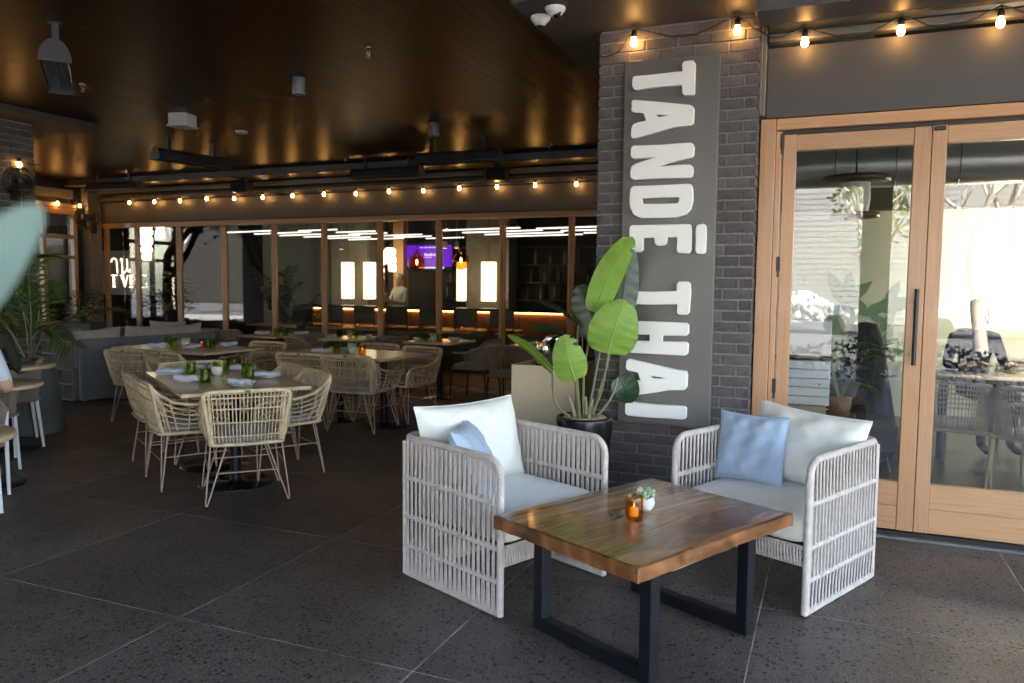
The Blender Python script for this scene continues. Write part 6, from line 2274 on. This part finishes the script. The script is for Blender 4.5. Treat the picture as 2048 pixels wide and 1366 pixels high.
# rows of white tube lights under the bar ceiling
TB = []
for i in range(6):
    y = 10.85 + 0.50 * i
    TB.append((-10.0 + 0.17 * i, y, 1.15 + 0.3 * (i % 2), 2.37))
    TB.append((-8.45 + 0.17 * i + 0.25 * (i % 2), y, 0.9, 2.37))
for i in range(4):
    y = 10.85 + 0.55 * i
    TB.append((-5.75 + 0.15 * i, y, 1.5, 2.33))
    TB.append((-4.10 + 0.20 * i, y, 1.25, 2.33))
for k, (x, y, l, z) in enumerate(TB):
    if k < 12:
        lb = f"white tube light, {('left', 'right')[k % 2]} one of the {ORD[k // 2]} row from the glass, left bar ceiling array"
    else:
        lb = f"white tube light, {('left', 'right')[k % 2]} one of the {ORD[(k - 12) // 2]} row from the glass, right bar ceiling array"
    t = thing('tube_light', lb, 'tube light', (x, y, z), radians(-9), group='white tube lights in the bar')
    MB().tube([(0, 0, 0), (l, 0, 0)], 0.0115, 8).build('tube', m_tube, t)
    MB().tube([(0.1, 0, 0.01), (0.1, 0, 3.29 - z)], 0.002, 4).tube([(l - 0.1, 0, 0.01), (l - 0.1, 0, 3.29 - z)], 0.002, 4).build('wires', m_cable, t)
# booth seat along the window, with cushions
bo = thing('window_bench', 'low upholstered bench inside along the back windows', 'bench', (-6.5, 10.75, 0.012))
MB().box(-2.6, 3.6, -0.28, 0.28, 0.0, 0.42, 0.02).build('base', mat('olive_upholstery', (0.10, 0.095, 0.06), 0.8), bo)
MB().box(-2.6, 3.6, -0.28, -0.16, 0.425, 0.72, 0.04).build('back', MATS['olive_upholstery'], bo)
m_ocre = fabricmat('ochre_cushion', (0.38, 0.30, 0.13), (0.44, 0.35, 0.16), 200, 0.2, 0.1)
for x, c, lb in ((-8.55, m_ocre, 'ochre cushion inside the second wide window'), (-7.9, mat('rust_cushion', (0.36, 0.10, 0.03), 0.8), 'rust orange cushion inside behind the middle rope chair'), (-6.9, m_ocre, 'ochre cushion on the bench left of the television'), (-5.9, MATS['olive_upholstery'], 'olive cushion on the window bench'), (-4.4, m_ocre, 'ochre cushion at the right end of the window bench')):
    pillow('pillow', lb, 0.5, 0.34, 0.14, c, (x, 10.68, 0.44), radians(175), radians(-14), 0, int(-x * 10))
for x, lb in ((-7.6, 'candle lit table inside behind the middle windows'), (-5.6, 'candle lit table inside behind the television window'), (-9.3, 'table inside near the standing woman')):
    t = thing('indoor_table', lb, 'table', (x, 11.25, 0.012), group='tables inside the bar')
    MB().box(-0.38, 0.38, -0.33, 0.33, 0.70, 0.73, 0.004).build('tabletop', m_tabletop, t)
    MB().tube([(0, 0, 0.0), (0, 0, 0.70)], 0.03, 10).build('column', m_black, t)
    votive('amber candle holder on the ' + lb, x + 0.1, 11.2, 0.7425, m_amber)
# glowing sign inside the corner window
ns = thing('glowing_sign', 'glowing cream sign with Thai letters behind the corner window', 'sign', (-13.36, 11.52, 1.7))
m_neon = mat('cream_neon', (1, 0.95, 0.75), 0.5, em=(1.0, 0.93, 0.68), es=0.16)


def neon(nm, strokes, r=0.010):
    mb = MB()
    for s in strokes:
        mb.tube(smooth_path([(x, 0, z) for x, z in s], 5) if len(s) > 2 else [(x, 0, z) for x, z in s], r, 7)
    mb.build(nm, m_neon, ns)


neon('letter', [[(-0.32, 0.17), (-0.28, 0.235), (-0.20, 0.235), (-0.165, 0.17), (-0.155, 0.03), (-0.15, -0.06)]], 0.013)
neon('letter', [[(-0.055, 0.20), (-0.04, 0.235), (-0.005, 0.22), (-0.02, 0.17), (-0.01, 0.06), (-0.01, -0.06), (0.03, -0.05), (0.11, 0.02), (0.13, 0.11), (0.12, 0.235)], [(0.11, 0.02), (0.17, -0.03), (0.20, -0.01), (0.19, 0.03)]], 0.013)
neon('letter', [[(-0.35, -0.10), (-0.16, -0.10)], [(-0.275, -0.10), (-0.275, -0.34)], [(-0.245, -0.12), (-0.245, -0.34)], [(-0.30, -0.34), (-0.22, -0.34)]])
neon('letter', [[(-0.055, -0.10), (0.05, -0.34)], [(0.0, -0.10), (0.075, -0.28)], [(0.05, -0.34), (0.13, -0.10)], [(-0.08, -0.10), (0.02, -0.10)]])
neon('letter', [[(0.20, -0.10), (0.20, -0.34)], [(0.235, -0.10), (0.235, -0.34)], [(0.17, -0.10), (0.27, -0.10)], [(0.17, -0.34), (0.27, -0.34)]])
neon('letter', [[(0.46, -0.10), (0.64, -0.10)], [(0.48, -0.34), (0.64, -0.34)], [(0.47, -0.10), (0.47, -0.34)], [(0.64, -0.34), (0.64, -0.26)]])
MB().box(-0.6, 0.9, 0.03, 0.05, -0.5, 0.4).build('backing', mat('oxblood_panel', (0.03, 0.008, 0.007), 0.5), ns)

# ------------------------------------------------------------------ room behind the glass doors
hs_ = thing('host_stand', 'host stand with white brick panel just inside the glass door', 'counter', (-0.10, 6.35, 0.012))
MB().box(-0.33, 0.10, -0.18, 0.2, 0.0, 0.60, 0.005).build('oak_base', woodmat('pale_oak_panel', [(0.36, 0.32, 0.20), (0.44, 0.39, 0.25)], 1.2, 2, 0.5), hs_)
for k in range(5):
    MB().box(-0.33, 0.12, -0.19, 0.18, 0.605 + 0.068 * k, 0.668 + 0.068 * k, 0.004).build('white_board', mat('white_shiplap', (0.62, 0.64, 0.68), 0.5), hs_)
MB().box(-0.36, 0.13, -0.21, 0.21, 0.95, 0.975, 0.004).build('ledge', m_walnut, hs_)
MB().box(-0.34, 0.12, -0.17, 0.18, 0.976, 1.24, 0.004).build('screen_back', mat('white_sheet', (0.7, 0.7, 0.7), 0.6), hs_)
bush('trailing_pothos', 'trailing green plant in a pot beside the host stand', (0.10, 6.55, 0.62), 0.5, 0.55, 90, m_palm, 12, lsz=0.14)
tag(MB().lathe([(0.0001, 0), (0.07, 0), (0.09, 0.14), (0.0001, 0.14)], 20).build('clay_pot', mat('brown_clay', (0.20, 0.11, 0.07), 0.7), loc=(0.10, 6.55, 0.5)), 'brown clay pot beside the host stand', 'pot')
tag(MB().box(-0.02, 0.22, 6.42, 6.70, 0.012, 0.498, 0.01).build('side_cabinet', m_walnut), 'dark side cabinet under the clay pot', 'cabinet')
ck = thing('draped_chair', 'chair under a long dark cloth inside the left door pane', 'chair', (0.30, 7.5, 0.012))
MB().lathe([(0.30, 0.0), (0.26, 0.3), (0.20, 0.7), (0.15, 1.05), (0.10, 1.17), (0.0001, 1.19)], 40, twist=lambda a, z: 1 + 0.09 * sin(a * 9) * (1.25 - z)).build('drape', mat('black_cloth', (0.010, 0.010, 0.012), 0.8), ck)
t = thing('lounge_chair', 'low dark lounge chair inside the left door pane', 'armchair', (0.18, 7.0, 0.012), radians(200))
MB().box(-0.3, 0.3, -0.3, 0.3, 0.12, 0.42, 0.05).build('seat', mat('charcoal_velvet', (0.03, 0.03, 0.033), 0.9), t)
MB().box(-0.3, 0.3, -0.34, -0.22, 0.43, 0.75, 0.05).build('backrest', MATS['charcoal_velvet'], t)
for sx in (-1, 1):
    for sy in (-1, 1):
        MB().tube([(sx * 0.25, sy * 0.25, 0), (sx * 0.22, sy * 0.22, 0.13)], 0.015, 8).build('leg', m_walnut, t)
pdn = thing('ribbed_pendant', 'large ribbed drum pendant hanging inside the left door pane', 'pendant lamp', (0.16, 7.0, 2.22))
MB().lathe([(0.10, -0.10), (0.115, 0.0), (0.11, 0.14)], 30, twist=lambda a, z: 1 + 0.03 * sin(a * 12)).build('shade', mat('ivory_ribbed_shade', (0.55, 0.55, 0.50), 0.6), pdn)
MB().cyl((0, 0), 0.19, -0.145, -0.105, 30).build('lower_disc', m_walnut, pdn)
MB().cyl((0, 0), 0.26, 0.145, 0.19, 30).build('upper_disc', m_walnut, pdn)
MB().tube([(0, 0, 0.19), (0, 0, 1.10)], 0.008, 6).build('rod', m_black, pdn)
# leaf mural on the dining room wall
mu = thing('leaf_mural', 'painted green leaf mural on the sage wall inside the doors', 'mural', (1.2, 9.893, 0))
m_mur = mat('mural_green', (0.10, 0.18, 0.11), 0.85, var=0.2)
r2 = random.Random(5)
for k in range(22):
    x, z = r2.uniform(-1.15, -0.55), r2.uniform(0.6, 1.35)
    a = r2.uniform(0.2, 2.9)
    l = r2.uniform(0.22, 0.45)
    d = Vector((cos(a), 0, sin(a)))
    s_ = Vector((-sin(a), 0, cos(a)))
    b0 = Vector((x, -0.002 - 0.0001 * k, z))
    pts = [b0, b0 + d * l * 0.3 + s_ * l * 0.17, b0 + d * l * 0.65 + s_ * l * 0.15, b0 + d * l, b0 + d * l * 0.65 - s_ * l * 0.15, b0 + d * l * 0.3 - s_ * l * 0.17]
    MB().add(pts, [(0, 1, 2, 3, 4, 5)]).build('painted_leaf', m_mur, mu)
bd = MB()
bd.add([(-1.02, -0.008, 1.88), (-0.86, -0.008, 1.90), (-0.78, -0.008, 1.93), (-0.90, -0.008, 1.86)], [(0, 1, 2, 3)])
bd.add([(-0.93, -0.0082, 1.90), (-0.95, -0.0082, 1.97), (-0.86, -0.0082, 1.89), (-0.88, -0.0082, 1.80)], [(0, 1, 2, 3)])
bd.build('painted_bird', mat('tan_paint', (0.42, 0.30, 0.18), 0.8), mu)
t = thing('air_duct', 'round silver air duct under the dining room ceiling', 'duct', (0, 7.9, 2.63))
MB().tube([(-0.78, 0, 0), (8.7, 0, 0)], 0.21, 28).build('pipe', mat('galvanised_duct', (0.55, 0.56, 0.58), 0.35, metal=0.8, var=0.1), t)
sm = MB()
for k in range(14):
    sm.tube([(-0.5 + 0.5 * k, 0.214 * cos(a), 0.214 * sin(a)) for a in [2 * pi * j / 28 for j in range(28)]], 0.006, 5, closed=True)
sm.build('seams', mat('duct_seam', (0.25, 0.25, 0.26), 0.4, metal=0.8), t)
cv = rope_chair('cane backed chair inside the right door pane, left one', m_khaki, mat('bamboo_leg', (0.30, 0.21, 0.10), 0.5), 'cane backed chairs inside the doors')
cv.location, cv.rotation_euler = (0.92, 6.75, 0.012), (0, 0, radians(-8))
copy_tree(cv, 'cane backed chair inside the right door pane, right one', (1.45, 6.45, 0.012), radians(-40))
copy_tree(cv, 'cane backed chair inside behind the indoor table', (1.75, 8.35, 0.012), radians(175))
t = thing('indoor_table', 'wood table set with papers inside the right door pane', 'table', (1.45, 7.65, 0.012))
MB().box(-0.75, 0.75, -0.38, 0.38, 0.71, 0.745, 0.004).build('tabletop', m_walnut, t)
for sx in (-1, 1):
    MB().tube([(sx * 0.5, 0, 0.0), (sx * 0.5, 0, 0.71)], 0.04, 12).build('column', m_black, t)
for k, (x, y) in enumerate(((1.05, 7.5), (1.45, 7.45), (1.9, 7.6))):
    tag(MB().box(x - 0.15, x + 0.15, y - 0.10, y + 0.10, 0.7575, 0.7595).build('menu_sheet', mat('white_sheet', (0.7, 0.7, 0.7), 0.6)), 'white menu sheet on the indoor table, ' + ('left one', 'middle one', 'right one')[k], 'menu', 'menu sheets')

# ------------------------------------------------------------------ the street behind the camera (seen only in the glass)
st = struct(MB().box(-70, 60, -70, -2.75, -0.35, -0.06).build('street', mat('grey_asphalt', (0.09, 0.09, 0.09), 0.9, var=0.15, vs=1.5)))
struct(MB().box(-70, 60, -6.2, -2.74, -0.30, -0.005).build('sidewalk', mat('pale_pavement', (0.34, 0.33, 0.31), 0.9, var=0.1)))
struct(MB().box(-70, -12.95, -2.73, 40, -0.35, -0.006).build('side_yard', mat('dark_gravel', (0.10, 0.095, 0.085), 0.95, var=0.15)))


def house(label, x0, x1, y, h, wall, n=14, rows=2, face=1):
    t = thing('street_building', label, 'building', ((x0 + x1) / 2, y, 0))
    W = (x1 - x0) / 2
    MB().box(-W, W, -6, -0.05, -0.05, h).build('wall', wall, t)
    bh = 0.22
    for k in range(int(h / bh)):
        MB().box(-W, W, -0.0495, 0.0, k * bh + 0.012, (k + 1) * bh - 0.006).build('siding_board', wall, t)
    for r in range(rows):
        for k in range(n):
            x = -W + (2 * W) * (k + 0.5) / n
            w = MB().box(x - 0.5, x + 0.5, 0.003, 0.05, 1.0 + 2.6 * r, 2.4 + 2.6 * r, 0.01).build('window', mat('grey_trim', (0.12, 0.12, 0.12), 0.5), t)
            MB().box(x - 0.42, x + 0.42, 0.052, 0.06, 1.08 + 2.6 * r, 2.32 + 2.6 * r).build('pane', mat('dark_pane', (0.03, 0.04, 0.05), 0.05), w)
    MB().box(-W - 0.3, W + 0.3, -6.2, 0.5, h + 0.003, h + 0.25).build('roof', mat('grey_roof', (0.2, 0.2, 0.2), 0.8), t)


m_wall1 = mat('white_siding', (0.21, 0.215, 0.22), 0.8, var=0.04)
m_wall2 = mat('cream_siding', (0.62, 0.56, 0.46), 0.8, var=0.04)
house('white sided building across the street reflected in the doors', -8, 26, -24, 7.5, m_wall1, 9, 0)
house('dark brick building across the street to the left', -44, -11, -22, 7.0, mat('dark_facade', (0.022, 0.020, 0.018), 0.8), 12, 0)
sd_h = thing('side_building', 'white sided building beyond the left side windows', 'building', (-24, 8, 0))
MB().box(-6, -0.05, -7, 16, -0.05, 7).build('wall', m_wall1, sd_h)
for k in range(22):
    MB().box(-0.0495, 0, -7, 16, k * 0.30 + 0.02, (k + 1) * 0.30 - 0.02).build('siding_board', m_wall1, sd_h)
for k in range(5):
    MB().box(0.003, 0.04, -5 + 4 * k, -3.2 + 4 * k, 1.0, 2.4).build('window', mat('dark_pane', (0.03, 0.04, 0.05), 0.05), sd_h)


tag(MB().box(0.40, 0.78, -2.58, -2.2, 0, 3.3, 0.01).build('reflection_block_post', m_fascia), 'dark square post added behind the camera to cut the reflection in the doors', 'post')  # added post, blocks the street reflection so the interior shows through


tag(MB().box(-20, -3.0, -2.59, -2.3, 0, 3.19, 0.01).build('street_light_block', mat('dark_light_block', (0.03, 0.027, 0.025), 0.8, var=0.15)), 'added dark wall blocking the street light at the left of the patio', 'wall')  # added unseen wall, darkens the left side of the patio


def street_tree(label, loc, h, seed, leaves=0, mleaf=None, bark=None):
    r3 = random.Random(seed)
    t = thing('street_tree', label, 'tree', loc, group='trees across the street')
    tr = MB()
    lf = MB()
    def grow(p, d, l, r, lev):
        q = p
        pts = [p]
        for k in range(4):
            d = (d + Vector((r3.uniform(-.16, .16), r3.uniform(-.16, .16), r3.uniform(-.02, .10)))).normalized()
            q = q + d * l / 4
            pts.append(q)
        tr.tube(pts, [r * (1 - 0.11 * i) for i in range(5)], 7 if lev < 2 else 4, caps=False)
        if lev >= 2:
            for j in range(leaves):
                c = pts[r3.randrange(1, 5)] + Vector((r3.gauss(0, .3), r3.gauss(0, .3), r3.gauss(0, .25)))
                a = Vector((r3.uniform(-1, 1), r3.uniform(-1, 1), r3.uniform(-1, 1))).normalized()
                b = a.orthogonal().normalized()
                s = 0.11
                lf.add([c - a * s, c + b * s * .6, c + a * s, c - b * s * .6], [(0, 1, 2, 3)])
        if lev < 4:
            for k in range(3 if lev < 2 else 2):
                nd = (d + Vector((r3.uniform(-.8, .8), r3.uniform(-.8, .8), r3.uniform(0, .4)))).normalized()
                grow(q if k else pts[3], nd, l * r3.uniform(.62, .8), r * 0.6, lev + 1)
    grow(Vector((0, 0, -0.1)), Vector((0, 0, 1)), h * 0.34, h * 0.026, 0)
    tr.build('trunk', bark or mat('pale_bark', (0.48, 0.44, 0.38), 0.85, var=0.2, vs=6), t)
    if leaves:
        lf.build('crown', mleaf, t)
    return t


m_sl = mat('spring_leaf', (0.20, 0.25, 0.06), 0.6, c2=(0.30, 0.33, 0.10), vs=2, transl=0.3)
m_dl = mat('evergreen_leaf', (0.025, 0.05, 0.02), 0.6, c2=(0.045, 0.08, 0.03), vs=2)
dbark = mat('dark_bark', (0.05, 0.04, 0.03), 0.9)
street_tree('bare pale street tree straight behind the camera', (3.3, -10.5, 0), 6.5, 1)
street_tree('bare pale street tree behind the camera to the right', (5.6, -12.0, 0), 7.0, 2)
street_tree('pale tree with thin spring leaves behind the camera', (1.2, -15.5, 0), 6.5, 3, 9, m_sl)
street_tree('pale leafy tree at the right of the street', (8.5, -15, 0), 7, 4, 5, m_sl)
street_tree('bare pale tree reflected in the left back windows', (-20.0, -9.0, 0), 7.0, 5)
street_tree('dark evergreen tree reflected in the middle back windows', (-15.0, -10.0, 0), 7.5, 6, 16, m_dl, dbark)
street_tree('dark evergreen tree reflected beside the television', (-11.2, -9.0, 0), 7.0, 7, 16, m_dl, dbark)
street_tree('dark evergreen tree reflected near the corner post', (-25.5, -10.5, 0), 7.5, 8, 14, m_dl, dbark)
street_tree('bare tree beyond the left side windows', (-17.0, 9.0, 0), 6.0, 9, 3, m_sl, dbark)
street_tree('bare pale tree at the left end of the street', (-27.0, -6.0, 0), 7.5, 21)
street_tree('bare pale tree far left beyond the lounge', (-23.0, 0.5, 0), 7.0, 22)
street_tree('dark evergreen tree left of the patio beside the lounge', (-15.5, 5.4, 0), 6.5, 10, 14, m_dl, dbark)
street_tree('dark evergreen tree left of the patio beside the planter', (-15.0, 2.2, 0), 6.5, 12, 14, m_dl, dbark)
street_tree('dark evergreen tree at the left street corner', (-16.0, -1.2, 0), 7.0, 13, 14, m_dl, dbark)
hd_ = MB()
r3 = random.Random(9)
for k in range(5000):
    x = r3.uniform(-4, 12)
    c = Vector((x, -3.3 + r3.uniform(-.35, .35), r3.uniform(0.05, 0.6 + 0.12 * sin(x * 1.7))))
    a = Vector((r3.uniform(-1, 1), r3.uniform(-1, 1), r3.uniform(-1, 1))).normalized()
    b = a.orthogonal().normalized()
    hd_.add([c - a * .05, c + b * .03, c + a * .05, c - b * .03], [(0, 1, 2, 3)])
o = hd_.build('hedge', m_dl)
o['kind'] = 'stuff'
tag(o, 'low green hedge along the street edge of the patio', 'hedge')


tall = MB()  # added leaves that hold back light from the street at the left
for k in range(700):
    x = r3.uniform(-3.0, -1.6)
    c = Vector((x, -3.5 + r3.uniform(-.5, .5), r3.uniform(0.05, 1.0 + 0.2 * sin(x * 1.3) + 0.2 * sin(x * 3.1))))
    a = Vector((r3.uniform(-1, 1), r3.uniform(-1, 1), r3.uniform(-1, 1))).normalized()
    b = a.orthogonal().normalized()
    tall.add([c - a * .16, c + b * .11, c + a * .16, c - b * .11], [(0, 1, 2, 3)])
o = tall.build('leafy_light_screen', m_dl)
o['kind'] = 'stuff'
tag(o, 'added dark leaf screen holding back street light left of the camera', 'hedge')


def car(label, x, y, c):
    t = thing('parked_car', label, 'car', (x, y, -0.06), 0, group='cars parked across the street')
    prof = [(-2.2, 0.35), (-2.2, 0.75), (-1.55, 0.88), (-0.95, 1.38), (0.55, 1.42), (1.35, 0.98), (2.1, 0.86), (2.25, 0.6), (2.2, 0.35)]
    mb = MB()
    n = len(prof)
    vs = [(px, s * (0.86 if pz < 1.0 else 0.68), pz) for s in (-1, 1) for px, pz in prof]
    fs = [tuple(range(n)), tuple(reversed(range(n, 2 * n)))] + [(i, i + n, (i + 1) % n + n, (i + 1) % n) for i in range(n)]
    mb.add(vs, fs)
    mb.build('body', mat('car_paint_' + c, {'white': (0.75, 0.75, 0.75), 'silver': (0.45, 0.46, 0.48)}[c], 0.25, coat=0.6), t)
    for s in (-1, 1):
        MB().add([(-0.85, s * 0.80, 0.98), (0.95, s * 0.80, 0.98), (0.5, s * 0.72, 1.32), (-0.75, s * 0.72, 1.32)], [(0, 1, 2, 3)]).build('side_window', MATS['dark_pane'], t)
        for wx in (-1.4, 1.35):
            MB().tube([(wx, s * 0.70, 0.33), (wx, s * 0.89, 0.33)], 0.33, 20).build('wheel', m_black, t)


car('white car parked across the street to the right', 4.6, -17.5, 'white')
car('silver car parked across the street straight behind', -1.2, -17.8, 'silver')
car('white car parked across the street to the left', -19.5, -13.0, 'white')
